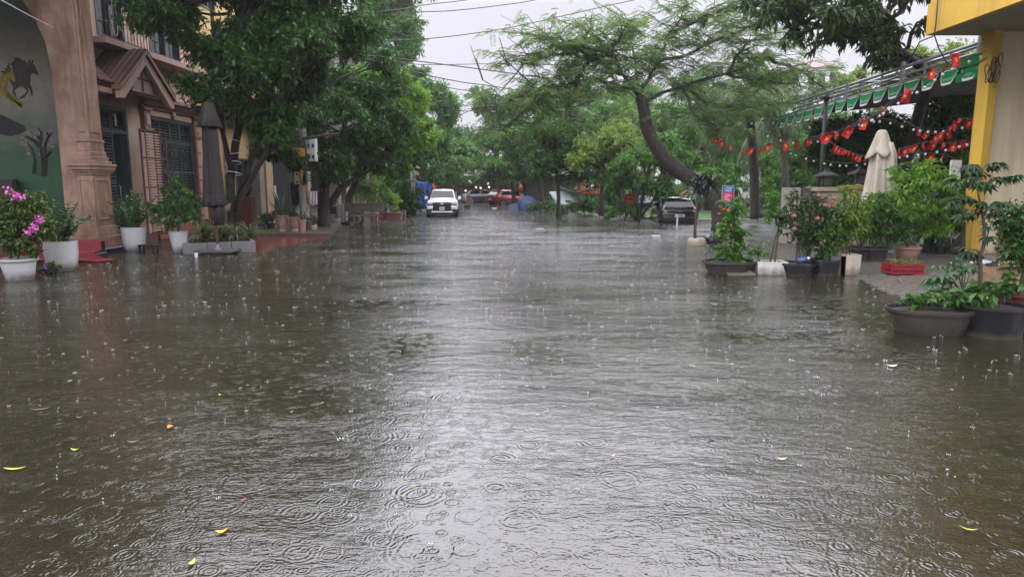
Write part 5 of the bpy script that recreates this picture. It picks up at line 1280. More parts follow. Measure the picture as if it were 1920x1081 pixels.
# gate posts with lanterns
STU=M('stucco_post',(.42,.36,.28),.8,.12,1.5,.15,40,stain=((.20,.18,.14),1,.5,.8))
LAN=M('lantern_dark',(.025,.022,.022),.5,.2)
def lantern(o,z,s=1.0,x=0,y=0):
    l=MB().bb(-.20*s,.20*s,-.20*s,.20*s,z,z+.05).build('lantern_base',LAN,o)
    for sx in (-1,1):
        for sy in (-1,1): MB().box((sx*.17*s,sy*.17*s,z+.19),(.03,.03,.28)).build('lantern_bar',LAN,l)
    lat=MB()
    for k in range(-3,4):
        for sy in (-1,1):
            lat.tube([(k*.05*s-.05,sy*.16*s,z+.06),(k*.05*s+.05,sy*.16*s,z+.31)],.006,3); lat.tube([(k*.05*s+.05,sy*.16*s,z+.06),(k*.05*s-.05,sy*.16*s,z+.31)],.006,3)
            lat.tube([(sy*.16*s,k*.05*s-.05,z+.06),(sy*.16*s,k*.05*s+.05,z+.31)],.006,3)
    lat.build('lattice',LAN,l); MB().bb(-.12*s,.12*s,-.12*s,.12*s,z+.06,z+.3).build('lamp_glass',M('frosted',(.25,.24,.23),.4,.1),l)
    MB().lathe([(.40*s,z+.33),(.36*s,z+.37),(.12*s,z+.47),(.05*s,z+.55),(1e-7,z+.56)],4,rot=R(45)).build('lantern_roof',LAN,o)
b=gr(1541,455); dG=b[1]; zt=at(1541,351,dG)[2]
o=thing('gate_post','cream gate post with dark pagoda lantern right of the rose bushes','gate post',b)
MB().bb(-.40,.40,-.35,.35,-.2,zt-.12).build('post',STU,o,bevel=.01); MB().bb(-.48,.48,-.43,.43,zt-.119,zt-.06).bb(-.44,.44,-.40,.40,zt-.059,zt).build('cap',STU,o,bevel=.01); lantern(o,zt+.001,1.0)
b2=gr(1487,455); o=thing('garden_wall','short concrete garden wall with dark stone niche left of the lantern post','wall',b2); z2=at(1487,352,b2[1])[2]
MB().bb(-.38,.05,-.2,.2,-.2,z2).build('wall',M('concrete_pale',(.36,.33,.28),.8,.12,2,stain=((.2,.19,.17),1.2,.5,.8)),o,bevel=.01)
MB().bb(.051,.55,-.05,.25,-.2,z2).build('stone_panel',M('stone_dark',(.10,.09,.08),.7,.35,4,.5),o)
MB().bb(.1,.3,-.12,-.06,1.0,1.14).build('letter_slot',IRON,o)
b=gr(1603,455); o=thing('gate_post','cream gate post with lantern half hidden behind the closed cream umbrella','gate post',b); zt=at(1603,347,b[1])[2]
MB().bb(-.38,.38,-.35,.35,-.2,zt-.12).build('post',STU,o,bevel=.01); MB().bb(-.46,.46,-.43,.43,zt-.119,zt-.06).bb(-.42,.42,-.40,.40,zt-.059,zt).build('cap',M('cap_ochre',(.40,.29,.10),.7,.15),o,bevel=.01); lantern(o,zt+.001,1.0)
# cream umbrella
CRM=M('fabric_cream',(.47,.43,.34),.85,.12,3,.7,12,stain=((.27,.245,.18),2.2,.46,.72,.25))
b=gr(1636,480); dC=b[1]; o=thing('closed_umbrella','closed cream patio umbrella rising over the potted shrubs','umbrella',b)
zT=at(1632,243,dC)[2]; k_=dC/F
MB().tube([(-.14,0,-.05),(-.12,0,zT-.15)],.03,8).build('pole',STEEL,o,smooth=True)
def lean(prof,n,dx,fn):
    """draped cloth whose axis wanders with height"""
    mb=MB(); mb.lathe(prof,n,(0,0,0),1,.8,0,fn)
    mb.v=[(x+dx(z),y,z) for (x,y,z) in mb.v]; return mb
zc=zT
cap=MB(); cap.lathe([(.03,zc),(.09,zc-.015),(.13,zc-.07),(.19,zc-.20),(.27,zc-.36),(.34,zc-.47),(.37,zc-.52)],72,(0,0,0),1,.8,0,lambda g,z:(.62+.38*abs(math.cos(2*g+.25))**1.3) if z<zT-.1 else 1)
cap.f=[f for f in cap.f if len(f)==4]
cap.v=[(x-.02+.10*(zc-z)*.3,y,z-.20*max(0,(zc-z)/.52)**2*abs(math.cos(2*math.atan2(y,x)+.25))**2+(.05*math.sin(3*math.atan2(y,x)))*max(0,(zc-z)/.52)**2) for (x,y,z) in cap.v]
cp_=cap.build('vent_cap',CRM,o,smooth=True); cp_.modifiers.new('s','SOLIDIFY').thickness=.01
lean([(.16,zc-.30),(.26,zc-.6),(.29,zc-.95),(.35,zc-1.5),(.42,zc-2.2),(.40,zc-2.9)],80,lambda z:.07+.05*(zT-z)*.3,lambda g,z:1+.17*math.sin(5*g+z*.5)+.09*math.sin(11*g+1+z)).build('canopy',CRM,o,smooth=True)
MB().bb(-.35,.35,-.35,.35,-.12,.1).build('base_slab',GST,o)
# tall black post
b=gr(1531,450); o=thing('awning_post','slim black post holding up the far half of the green awning','post',b); MB().tube([(0,0,-.1),(0,0,4.45)],.07,10).build('post',LAN,o,smooth=True); MB().bb(-.14,.14,-.14,.14,4.45,4.5).build('plate',LAN,o)
# awning
def build_awning():
    A0=Vector(at(1848,113,15.8)); A1=Vector(at(1450,226,28.4)); zE=(A0.z+A1.z)/2
    o=thing('green_awning','long awning with scalloped green and white edge and grey pipe railing','awning',(A0.x,A0.y,0)); 
    p0=Vector((0,0,A0.z)); p1=A1-Vector((A0.x,A0.y,0)); n=16
    # roof sheet (corrugated)
    rise=.85; wid=8
    def rf(u,v):
        p=p0.lerp(p1,u); return (p.x+.06+wid*v,p.y,p.z+.10+rise*v+.03*math.sin(u*n*10*6.283))
    m,t,bs=nodemat('awning_underside')
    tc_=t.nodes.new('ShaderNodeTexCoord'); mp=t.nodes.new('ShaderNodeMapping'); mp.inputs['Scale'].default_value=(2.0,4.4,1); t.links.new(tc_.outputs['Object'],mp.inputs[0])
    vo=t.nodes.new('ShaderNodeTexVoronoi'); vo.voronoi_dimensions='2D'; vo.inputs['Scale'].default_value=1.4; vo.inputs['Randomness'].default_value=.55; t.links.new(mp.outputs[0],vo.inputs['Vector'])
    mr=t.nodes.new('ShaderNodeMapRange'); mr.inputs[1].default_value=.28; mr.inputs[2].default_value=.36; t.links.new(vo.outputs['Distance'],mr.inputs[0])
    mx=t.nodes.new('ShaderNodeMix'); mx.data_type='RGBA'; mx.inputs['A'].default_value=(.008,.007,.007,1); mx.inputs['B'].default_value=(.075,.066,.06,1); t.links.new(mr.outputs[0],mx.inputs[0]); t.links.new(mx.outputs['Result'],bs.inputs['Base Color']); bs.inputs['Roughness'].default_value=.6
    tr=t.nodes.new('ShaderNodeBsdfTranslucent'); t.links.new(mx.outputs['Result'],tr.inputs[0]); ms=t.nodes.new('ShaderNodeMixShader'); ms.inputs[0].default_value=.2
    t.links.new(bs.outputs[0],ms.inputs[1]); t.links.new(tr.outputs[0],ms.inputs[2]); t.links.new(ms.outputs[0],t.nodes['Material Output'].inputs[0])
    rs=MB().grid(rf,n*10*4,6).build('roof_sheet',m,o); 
    # scallops
    G=[M('awning_green',(.008,.19,.055),.6,.12,3,spec=.15),M('awning_light',(.10,.27,.15),.4,.08,3),M('awning_white',(.68,.70,.68),.35,.05,3)]
    ln=(p1-p0).length/n; dr=(p1-p0).normalized()
    for k in range(n):
        hh=.40*random.uniform(.92,1.06); vs=[];fs=[];mi=[]
        bands=[(0,.06),(.06,.55),(.55,.72),(.72,.85),(.85,1.0)]; col=[2,0,1,0,2]
        N=12
        def pt(u,v):
            s=min(1,min(u,1-u)/.24)**.85
            s=(.06+.94*s)*(.86+.14*math.sin(math.pi*u))
            return p0+dr*(ln*(k+.05+.90*u))+Vector((-.05-.10*math.sin(math.pi*u)*v,0,-hh*v*s))
        for bi,(a,b_) in enumerate(bands):
            for j in range(N):
                q=len(vs); vs+=[pt(j/N,a),pt((j+1)/N,a),pt((j+1)/N,b_),pt(j/N,b_)]; fs.append((q,q+1,q+2,q+3)); mi.append(col[bi])
        me=bpy.data.meshes.new('valance_panel'); me.from_pydata([tuple(v) for v in vs],[],fs)
        for g_ in G: me.materials.append(g_)
        me.polygons.foreach_set('material_index',mi); 
        ob=link('valance_panel',me,None,o); md=ob.modifiers.new('s','SOLIDIFY'); md.thickness=.012
    MB().tube([p0+Vector((-.02,0,.03)),p1+Vector((-.02,0,.03))],.035,6).build('gutter',M('gutter_grey',(.16,.17,.16),.5,.1),o)
    # rolled green boards near the pillar
    for z in (.05,-.28): MB().bb(-.10,-.04,-.45,.85,A0.z+z-.10,A0.z+z+.10).build('edge_board',G[0],o)
    # pipe railing above
    for (zz_,r_) in ((.48,.045),(.26,.035)): MB().tube([p0+Vector((.1,-.3,zz_)),p0.lerp(p1,.86)+Vector((.1,0,zz_))],r_,8).build('rail',STEEL,o,smooth=True)
    for k in range(11):
        p=p0.lerp(p1,.03+k*.083); MB().tube([p+Vector((.1,0,.02)),p+Vector((.1,0,.50 if k%3 else .62))],.035 if k%3 else .06,8).build('rail_post',STEEL,o)
    for k in range(8):
        p=p0.lerp(p1,.12+k*.1); MB().tube([p+Vector((1.2,0,.30)),p+Vector((1.2,0,.75))],.04,6).build('rail_post',STEEL,o)
    MB().tube([p0+Vector((1.2,0,.75)),p0.lerp(p1,.95)+Vector((1.2,0,.72))],.04,6).build('rail',STEEL,o)
    q=p0.lerp(p1,.86); MB().tube([q+Vector((.1,0,.5)),q+Vector((3.5,2.5,.55))],.04,6).build('rail',STEEL,o)
    q=p0.lerp(p1,.5); MB().tube([q+Vector((.1,0,.5)),q+Vector((6,0,.9))],.04,6).build('rail',STEEL,o)
    # posts under the inner side
    for u in (.15,.55,.95):
        p=p0.lerp(p1,u); MB().tube([(p.x+6,p.y,-.2),(p.x+6,p.y,p.z+.7)],.06,8).build('post',LAN,o)
build_awning()
# flags and light bulbs
FLAG=M('flag_red',(.45,.007,.014),.7,.1,6); FY=M('flag_yellow',(.80,.48,.03),.6,.05)
def flag_meshes():
    out=[]
    for k in range(4):
        w,h=.24,.40; ph=random.uniform(0,6)
        mb=MB().grid(lambda u,v:((u-.5)*w*(1-.1*math.sin(v*3+k)), .035*math.sin(v*4+ph+u*3)+.03*math.sin(u*6+ph), -v*h),8,8)
        me=mb.mesh('flag',True); me.materials.append(FLAG); out.append((me,lambda u,v,w=w,h=h,ph=ph,k=k:((u-.5)*w*(1-.1*math.sin(v*3+k)), .035*math.sin(v*4+ph+u*3)+.03*math.sin(u*6+ph), -v*h)))
    return out
FL=flag_meshes()
def emblem_mesh(fn,kind):
    pts=[]
    mb=MB()
    def P(u,v,dy): x,y,z=fn(u,v); return (x,y+dy,z)
    for dy in (-.006,.006):
        if kind=='star':
            r=.27
            ring=[(.5+(r if i%2==0 else r*.4)*math.sin(i*math.pi/5),.5-(r if i%2==0 else r*.4)*.65*math.cos(i*math.pi/5)) for i in range(10)]
            vs=[P(.5,.5,dy*1.3)]+[P(a,b,dy) for a,b in ring]; mb.add(vs,[(0,1+i,1+(i+1)%10) for i in range(10)])
        else:
            n=10; o_=[];i_=[]
            for i in range(n+1):
                t=-2.2+4.2*i/n; o_.append((.5+.25*math.cos(t),.47+.17*math.sin(t))); i_.append((.47+.17*math.cos(t),.46+.13*math.sin(t)))
            vs=[P(a,b,dy) for a,b in o_+i_]; mb.add(vs,[(i,i+1,n+1+i+1,n+1+i) for i in range(n)])
            mb.add([P(.33,.38,dy*1.4),P(.38,.36,dy*1.4),P(.68,.60,dy*1.4),P(.64,.63,dy*1.4)],[(0,1,2,3)]); mb.add([P(.28,.40,dy*1.5),P(.40,.32,dy*1.5),P(.43,.36,dy*1.5),P(.31,.44,dy*1.5)],[(0,1,2,3)])
    me=mb.mesh('emblem',fix=False); me.materials.append(FY); return me
EM=[emblem_mesh(f,'star' if k%2==0 else 'sickle') for k,(m,f) in enumerate(FL)]
def sagged(pts,n=10):
    P=[Vector(at(*p)) for p in pts]; o=[]
    for i in range(len(P)-1):
        p0=P[max(i-1,0)];p1=P[i];p2=P[i+1];p3=P[min(i+2,len(P)-1)]
        for k in range(n):
            t=k/n; o.append(.5*((2*p1)+(p2-p0)*t+(2*p0-5*p1+4*p2-p3)*t*t+(3*p1-p0-3*p2+p3)*t**3))
    return o+[P[-1]]
CORD=M('cord_grey',(.10,.10,.10),.6,.1)
def garland(lab,pts,px_list,cord=CORD,s=1.0,tilt=.5):
    c=sagged(pts); b=c[0].copy(); o=thing('flag_garland',lab,'bunting',b,group='flag garlands in the right hand garden')
    MB().tube([p-b for p in c],.008,4).build('cord',cord,o,smooth=True)
    for px in px_list:
        # nearest point on the cord
        q=min(c,key=lambda p:abs((p.x/p.y)*F+960-px)); k=random.randrange(4)
        f=link('flag',FL[k][0],None,o,q-b-Vector((0,0,.005))); f.rotation_euler=(random.uniform(-.25,.25),random.gauss(.25,tilt*.6),random.uniform(-1.0,1.0)); f.scale=(s*random.uniform(.8,1.1),)*3
        link('emblem',EM[k],None,f)
garland('flag garland sagging from the feathery tree to the pillar end of the awning',[(1320,232,26),(1345,258,25),(1395,277,24),(1450,268,23),(1520,258,21),(1590,240,18.5),(1640,212,17.5),(1680,184,16.5),(1720,155,15.8),(1760,118,15.2),(1790,100,15)],
        [1323,1338,1346,1360,1384,1400,1416,1434,1457,1477,1505,1526,1542,1558,1580,1606,1638,1679,1718,1760],s=.75)
garland('low row of small flags hung between the lantern post and the cream umbrella',[(1540,250,21),(1560,268,20.5),(1590,283,20),(1620,292,19.5),(1650,286,19)],[1552,1558,1563,1569,1574,1580,1586,1591,1596,1601,1611,1624],s=.5,tilt=.2)
garland('row of flags in the dark tree right of the cream umbrella',[(1655,262,19),(1668,286,18.6),(1690,278,18.3),(1715,272,18),(1740,266,17.6),(1775,268,17.2),(1812,262,16.8)],[1665,1674,1682,1690,1702,1716,1730,1737,1755,1770,1787,1804],s=.55,tilt=.35)
garland('upper row of flags in the dark tree nearest the yellow pillar',[(1700,228,19),(1722,240,18.5),(1745,250,18),(1760,250,17.5),(1775,244,17.3),(1798,224,17),(1822,222,16.6)],[1706,1722,1738,1748,1757,1763,1772,1780,1798,1805,1821],s=.55,tilt=.4)
garland('lowest row of flags over the dark trunk right of the cream umbrella',[(1728,280,17.8),(1745,286,17.6),(1765,290,17.4),(1790,296,17.2)],[1732,1753,1775],s=.6,tilt=.3)
BULB=M('bulb_white',(.72,.70,.66),.25,.04); 
bme=MB().ball((0,0,-.09),.033,10,7,1.15).mesh('bulb',True); bme.materials.append(BULB)
sme=MB().tube([(0,0,0),(0,0,-.07)],[.014,.02],6).mesh('socket'); sme.materials.append(IRON)
def bulbs(lab,pts,n,px=None):
    c=sagged(pts); b=c[0].copy(); o=thing('string_lights',lab,'string lights',b,group='strings of light bulbs in the garden')
    MB().tube([p-b for p in c],.009,4).build('cord',IRON,o,smooth=True)
    for k in range(n):
        q=c[int((k+.5)/n*(len(c)-1))]; s=link('socket',sme,None,o,q-b); link('bulb',bme,None,s)
bulbs('string of round bulbs running along beside the flags below the awning edge',[(1330,205,27),(1400,235,25),(1480,262,23),(1560,255,20),(1630,222,17.5),(1680,190,16.6),(1730,160,16),(1780,125,15.4),(1850,95,15.2)],24)
bulbs('string of bulbs under the awning from the black post to the pillar',[(1530,262,22),(1600,232,20),(1650,222,19),(1720,238,18),(1770,240,17.5),(1835,225,16.5)],18)
bulbs('string of bulbs hanging lowest in the dark garden tree',[(1480,282,24),(1540,300,21),(1600,305,20),(1680,290,18.5),(1750,280,17.5),(1825,262,16.6)],20)
bulbs('string of bulbs crossing in front of the palm fronds',[(1210,218,26),(1290,222,26),(1380,228,26),(1450,226,26),(1530,236,24)],14)
# ---------------------------------------------------------------- planters along the right waterline
POTB=M('pot_black',(.014,.014,.015),.42,.25,5,mud=.08,stain=((.06,.06,.06),8,.52,.7))
b=gr(1367,512); o=thing('bonsai_basin','octagonal dark basin with climbing rose standing out in the water','planter',b)
BAS=M('basin_grey',(.045,.042,.037),.6,.3,5,.3,stain=((.03,.03,.028),2,.45,.7))
pot(o,[(.40,-.06),(.43,0),(.50,.18),(.50,.20),(.56,.21),(.56,.26)],BAS,8,flat=True,rot=R(22.5),sy=.75)
leafy(o,[(0,0,.45,.36,.28),(.12,0,.75,.32,.25),(-.05,0,1.05,.28,.28),(.05,0,1.25,.24,.22,.2),(-.2,-.1,.9,.16,.16,.5),(-.14,0,1.42,.16,.14),(.2,0,.32,.3,.16)],.10,.5,1.8,LF_MID,[[(0,0,.2),(.02,0,.8),(-.02,0,1.7)],[(.05,0,.2),(.1,0,.8),(.12,0,1.3)]],sr=.018)
bloom(o,(-.22,-.15,1.28),9,.03,M('flower_red',(.55,.07,.06),.6),s=.06); bloom(o,(-.05,-.2,.95),8,.03,M('flower_red',(.55,.07,.06)),s=.05)
for i,(x,z,s) in enumerate(((-.32,.75,.22),(-.38,.52,.2),(-.2,.98,.16),(.2,.8,.2))):
    blades(o,5,s,s*.7,(x,-.12,z),LF_BRIGHT if i<3 else LF_MID,(.9,1.5),.6,4,'broad_leaf')
o=thing('driftwood','flat piece of wet board leaning on the octagonal basin','board',gr(1385,515)); MB().box((0,-.05,.04),(.55,.22,.03),R(5),R(20)).build('board',M('driftwood',(.12,.105,.08),.6,.3,5),o,bevel=.008); MB().box((.28,-.02,.02),(.05,.2,.05)).build('batten',M('driftwood',(.12,.105,.08)),o)
def foambox(lab,px,py,w,h,d_,col,rz=0.0,taper=1.0,name='foam_box'):
    o=thing(name,lab,'box',gr(px,py),rz)
    a=w/2;t=.025
    m=M('foam_%s'%lab[:6],col,.75,.1,4,mud=.16,stain=(tuple(c*.55 for c in col),4,.5,.8))
    mb=MB()
    for (x0,x1,y0,y1) in ((-a,a,-d_/2,-d_/2+t),(-a,a,d_/2-t,d_/2),(-a,-a+t,-d_/2+t,d_/2-t),(a-t,a,-d_/2+t,d_/2-t)):
        mb.bb(x0,x1,y0,y1,-.08,h)
    mb.v=[(x*(1+(taper-1)*max(0,z)/h),y,z) for x,y,z in mb.v]
    mb.build('box',m,o); MB().bb(-a*.9,a*.9,-d_/2+t+.002,d_/2-t-.002,-.05,h-.05).build('soil',SOIL,o)
    return o
o=foambox('white foam box with two bare stemmed roses right of the octagonal basin',1442,513,.58,.26,.42,(.60,.59,.55),R(-3))
leafy(o,[(-.25,0,.45,.22,.16),(.05,0,1.2,.22,.3),(-.05,0,1.5,.2,.2)],.075,.5,1.3,LF_MID,[[(.0,0,.2),(.08,0,.7),(.16,0,1.1)],[(.1,0,.2),(.14,.02,.8),(.15,0,1.2)],[(-.2,0,.2),(-.25,0,.4)]],sr=.02)
o,d=potted('round black basin with tall pink rose bush beside the white foam box',1492,514); pot(o,[(.26,-.06),(.29,.0),(.34,.17),(.34,.19),(.37,.20),(.37,.24)],POTB,32)
ROSE=M('flower_rose',(.58,.27,.22),.6,.2,30)
leafy(o,[(0,0,1.25,.36,.28),(.3,0,1.42,.32,.22),(-.25,0,1.05,.28,.26),(.1,0,.85,.35,.26),(.4,.1,1.0,.3,.28),(-.1,.1,1.5,.2,.14),(.3,.1,.6,.34,.26)],.075,.55,1.5,LM('leaf_rose',(.018,.045,.016),(.07,.12,.035),.4),[[(0,0,.2),(-.02,0,.8),(-.08,0,1.5)],[(.02,0,.2),(.15,0,.9),(.3,0,1.6)],[(.05,0,.2),(.3,0,.8),(.45,0,1.2)]],sr=.016)
def rose(o,c,r=.055):
    mb=MB(); k=0
    for (rr,zz_,n_) in ((.25,.9,5),(.55,.75,6),(.85,.5,7),(1.0,.15,8)):
        for j in range(n_):
            a=(j+.37*k)/n_*6.283; b_=a-4.2/n_; e_=a+4.2/n_; f=lambda t,q,z: (c[0]+r*q*math.cos(t),c[1]+r*q*math.sin(t),c[2]+r*z)
            mb.add([f(a,rr*.3,-.45),f(b_,rr*.85,.1*zz_),f(b_*.6+a*.4,rr*1.05,zz_),f(a,rr*1.12,zz_+.08),f(e_*.6+a*.4,rr*1.05,zz_),f(e_,rr*.85,.1*zz_)],[(0,1,2,3),(0,3,4,5)])
        k+=1
    me=mb.mesh('flower',True,fix=False); link('flower',me,ROSE,o)
for c in ((-.24,-.3,1.42),(.22,-.3,1.36),(.50,-.25,1.74),(.53,-.25,1.82),(.36,-.3,1.66),(.26,-.2,1.88),(-.22,-.3,1.12),(.56,-.2,1.65)): rose(o,(c[0],c[1],c[2]*.83-.02),.055)
o=thing('blue_bottle','small blue plastic bottle lying in the black rose basin','bottle',tuple(Vector(gr(1497,514))+Vector((.02,-.12,.28)))); MB().tube([(-.1,0,0),(.05,0,.04),(.08,0,.05)],[.05,.05,.025],10).build('bottle',M('plastic_blue',(.06,.11,.30),.3,.1),o,smooth=True); MB().tube([(.08,0,.05),(.12,0,.06)],.028,8).build('cap',WHITE,o)
o,d=potted('black bucket shaped pot with low green plants next to the rose basin',1545,514); pot(o,[(.22,-.06),(.235,0),(.28,.26),(.295,.27),(.295,.31)],POTB,28)
leafy(o,[(0,0,.5,.3,.2),(.2,0,.75,.3,.25,.2),(-.15,0,.8,.26,.3),(.05,.1,1.2,.35,.35)],.09,.5,1.6,LF_SHRUB,[[(0,0,.28),(.0,0,.9)],[(.05,0,.28),(.2,0,.7)]])
o=thing('foam_sheet','white foam sheet tucked behind the black bucket pot','board',tuple(Vector(gr(1538,510))+Vector((0,.25,0)))); MB().box((0,0,.3),(.2,.03,.42),0,R(-8)).build('sheet',M('foam_white',(.6,.6,.58)),o); MB().bb(-.1,.1,-.02,.02,-.1,.09).build('foot',M('foam_white',(.6,.6,.58)),o)
o=foambox('grey open foam box between the black bucket pot and the beige box',1562,513,.30,.38,.36,(.13,.13,.13),0)
leafy(o,[(0,0,.55,.22,.18,.3),(-.05,.1,.9,.3,.3,.3)],.08,.55,1.5,LF_BRIGHT,[[(0,0,.33),(0,0,.6)]])
o=foambox('beige foam box with leggy yellow green shrub furthest right in the row',1585,513,.36,.40,.36,(.50,.43,.33),0,1.14)
leafy(o,[(0,0,.9,.3,.25),(-.15,0,1.15,.32,.28),(.12,0,1.35,.3,.25),(-.1,0,1.58,.26,.18),(.2,.1,1.1,.34,.3)],.15,.28,1.3,LF_YEL,[[(0,0,.3),(-.05,0,.9),(-.15,0,1.7)],[(.05,0,.3),(.1,0,1.0),(.15,0,1.7)]],sr=.014,droop=.6)
# shrubs standing on the pavement behind
def pshrub(lab,px,py,cl,L_,Wr,cov,mat,droop=.3,potm=TERRA,stems=None,shape='d',ps=1.0):
    b=gr(px,py,.06); o=thing('potted_shrub',lab,'potted shrub',b); pot(o,[(.2*ps,-.05),(.25*ps,.24*ps),(.29*ps,.25*ps),(.29*ps,.30*ps)],potm)
    leafy(o,cl,L_,Wr,cov,mat,stems or [[(0,0,.25),(.05,0,.7),(0,0,1.2)],[(0,0,.25),(-.2,0,.7),(-.3,0,1.1)],[(0,0,.25),(.2,0,.7),(.35,0,1.1)]],droop=droop,sr=.018,shape=shape); return o
pshrub('dark bushy shrub directly under the cream umbrella',1640,488,[(0,0,.7,.5,.4),(.3,0,1.0,.4,.3),(-.3,0,1.05,.4,.32),(.05,0,1.3,.4,.26),(.5,.1,.7,.36,.36)],.12,.33,1.8,LF_SHRUB,.6,POTB)
pshrub('tall arching shrub with fine bright leaves right of the cream umbrella',1700,486,[(-.35,0,1.45,.42,.3,.2),(.2,0,1.75,.52,.3,.25),(.65,0,1.85,.48,.3,.25),(.0,0,1.2,.5,.32,.1),(-.6,0,1.05,.36,.3),(.45,0,1.25,.45,.32),(.95,.1,1.5,.34,.28),(.3,.2,.75,.5,.3),(.8,.2,.8,.4,.35),(-.1,.3,1.95,.45,.25,.2),(.45,.3,2.1,.45,.25,.25),(-.75,.1,1.4,.36,.26,.1)],.12,.34,1.7,LF_BRIGHT,.6)
pshrub('shrub with broad dark leaves left of the straw broom',1762,480,[(0,0,1.2,.42,.34),(-.3,0,.8,.36,.32),(.3,0,.85,.32,.32),(0,0,.55,.35,.22)],.26,.26,1.6,LF_DARK,.9,POTB,shape='l')
pshrub('low dense shrub behind the beige foam box',1610,487,[(0,0,.8,.36,.36),(.15,0,1.1,.3,.26),(-.25,0,.9,.28,.3)],.14,.3,1.7,LF_MID,.5,POTB)
pshrub('hanging leaved shrub between the fine leaved shrub and the pillar',1790,478,[(0,0,1.6,.4,.3,.2),(.2,0,1.95,.35,.25,.25),(-.2,0,2.0,.35,.25,.25)],.16,.36,1.5,LF_SHRUB,.8,TERRA)
o=thing('yucca','yucca like plant with sword leaves behind the broom','plant',gr(1745,478,.06)); pot(o,[(.2,-.05),(.24,.25)],POTB); blades(o,22,.9,.06,(0,0,.5),LF_TARO,(.2,1.2),.6,6); MB().tube([(0,0,.2),(0,0,.55)],.05,8).build('trunk',STEMM,o)
# red crate
b=gr(1691,512,.05); o=thing('red_crate','red plastic crate of seedlings on the wet pavement','crate',b,R(-3)); RC=M('crate_red',(.24,.012,.022),.4,.1)
w,dd,h=.62,.42,.17; mb=MB()
for z in (.01,.09,h):
    for (x0,x1,y0,y1) in ((-w/2,w/2,-dd/2,-dd/2+.02),(-w/2,w/2,dd/2-.02,dd/2),(-w/2,-w/2+.02,-dd/2+.02,dd/2-.02),(w/2-.02,w/2,-dd/2+.02,dd/2-.02)): mb.bb(x0,x1,y0,y1,z,z+.03)
mb.build('rim',RC,o)
sb=MB().bb(-.012,.012,-.008,.008,.03,h).mesh('slat'); sb.materials.append(RC)
for k in range(13):
    for y in (-dd/2+.01,dd/2-.01): link('slat',sb,None,o,(-w/2+.025+k*(w-.05)/12,y,0))
for k in range(9):
    for x in (-w/2+.01,w/2-.01): link('slat',sb,None,o,(x,-dd/2+.03+k*(dd-.06)/8,0),R(90))
MB().bb(-w/2+.03,w/2-.03,-dd/2+.03,dd/2-.03,.0,.12).build('soil',SOIL,o)
leafy(o,[(-.1,0,.24,.2,.08,.2),(.15,0,.24,.2,.08,.3)],.06,.5,1.4,LF_YEL,[[(0,0,.12),(0,0,.18)]],sr=.006)
# broom leaning on the pillar
b=gr(1796,480,.1); o=thing('straw_broom','straw broom leaning upside down beside the yellow pillar','broom',b); 
MB().tube([(.15,.05,.75),(.35,.15,2.3)],.018,8).build('handle',WOOD,o); MB().lathe([(.06,.55),(.055,.68),(.045,.8)],10,(.12,.03,0)).build('binding',IRON,o)
bl=MB()
for k in range(170):
    a=random.uniform(0,6.283); r=random.random()**.5; bl.tube([(.12+.045*r*math.cos(a),.03+.045*r*math.sin(a),.62),(.05+.30*r*math.cos(a),.03+.16*r*math.sin(a),.03+.08*random.random())],.005,3,False)
link('bristles',bl.mesh('bristles',fix=False),M('straw',(.11,.085,.06),.85,.3),o)
# near right: oval basin, black pot with young tree, red pot with ficus
b=gr(1742,622); o=thing('oval_basin','wide oval concrete basin of leafy herbs at the right waterline','planter',b,R(-4)); 
CON=M('concrete_wet',(.045,.04,.034),.5,.3,6,.4,40,stain=((.035,.032,.026),2.2,.42,.66))
pot(o,[(.34,-.08),(.38,0),(.455,.17),(.47,.25),(.52,.262),(.525,.30)],CON,40,sy=.66)
leafy(o,[(-.2,-.02,.38,.24,.07,.2),(.12,0,.4,.26,.09,.2),(.3,0,.42,.18,.1),(-.02,.08,.42,.3,.08)],.075,.5,2.2,LF_SHRUB,[[(0,0,.3),(0,0,.36)],[(-.3,0,.3),(-.28,0,.4)]],sr=.006)
b=gr(1852,625); o=thing('round_pot','round black pot of leafy groundcover right of the oval basin','planter',b); pot(o,[(.30,-.08),(.33,0),(.37,.32),(.38,.33),(.38,.36)],POTB,32)
leafy(o,[(-.05,0,.5,.3,.12,.15),(.15,0,.56,.28,.14,.1),(-.25,-.05,.48,.2,.1,.1)],.12,.6,2.0,LF_SHRUB,[[(0,0,.33),(0,0,.45)],[(.1,0,.33),(.15,0,.5)]],sr=.008)
pb=Vector(b)
# young tree growing from the black pot, leaves one by one
yt=thing('young_tree','slender young tree with fan shaped leaves growing from the round black pot','tree',tuple(pb+Vector((-.12,.02,.36))))
dY=b[1]; q=lambda px,py: Vector(at(px,py,dY))-yt.location
sm_=MB(); main=[Vector((0,0,-.05)),q(1838,520),q(1838,480),q(1846,455),q(1845,420),q(1838,380),q(1830,345)]
sm_.tube(main,[.026,.024,.022,.02,.016,.012,.008],8)
brs=[([(1838,498),(1826,480),(1820,470)],),([(1846,455),(1852,440),(1858,420),(1870,400)],),([(1838,380),(1822,372),(1805,368),(1790,372)],),([(1832,352),(1815,342),(1795,335)],),([(1835,360),(1850,345),(1872,335),(1895,330)],),([(1830,345),(1835,325),(1850,312),(1868,308)],),([(1842,400),(1860,388),(1880,380)],),([(1830,345),(1822,330),(1818,312)],),([(1840,390),(1825,395),(1812,405)],)]
ends=[]
for (l,) in brs:
    pts=[q(*p) for p in l]; sm_.tube(pts,[.010-.002*i for i in range(len(pts))],5); ends+=pts[1:]+[pts[-1]]
ends+= [main[-1],main[-2]]
sm_.build('trunk',STEMM,yt,smooth=True)
lv=[]
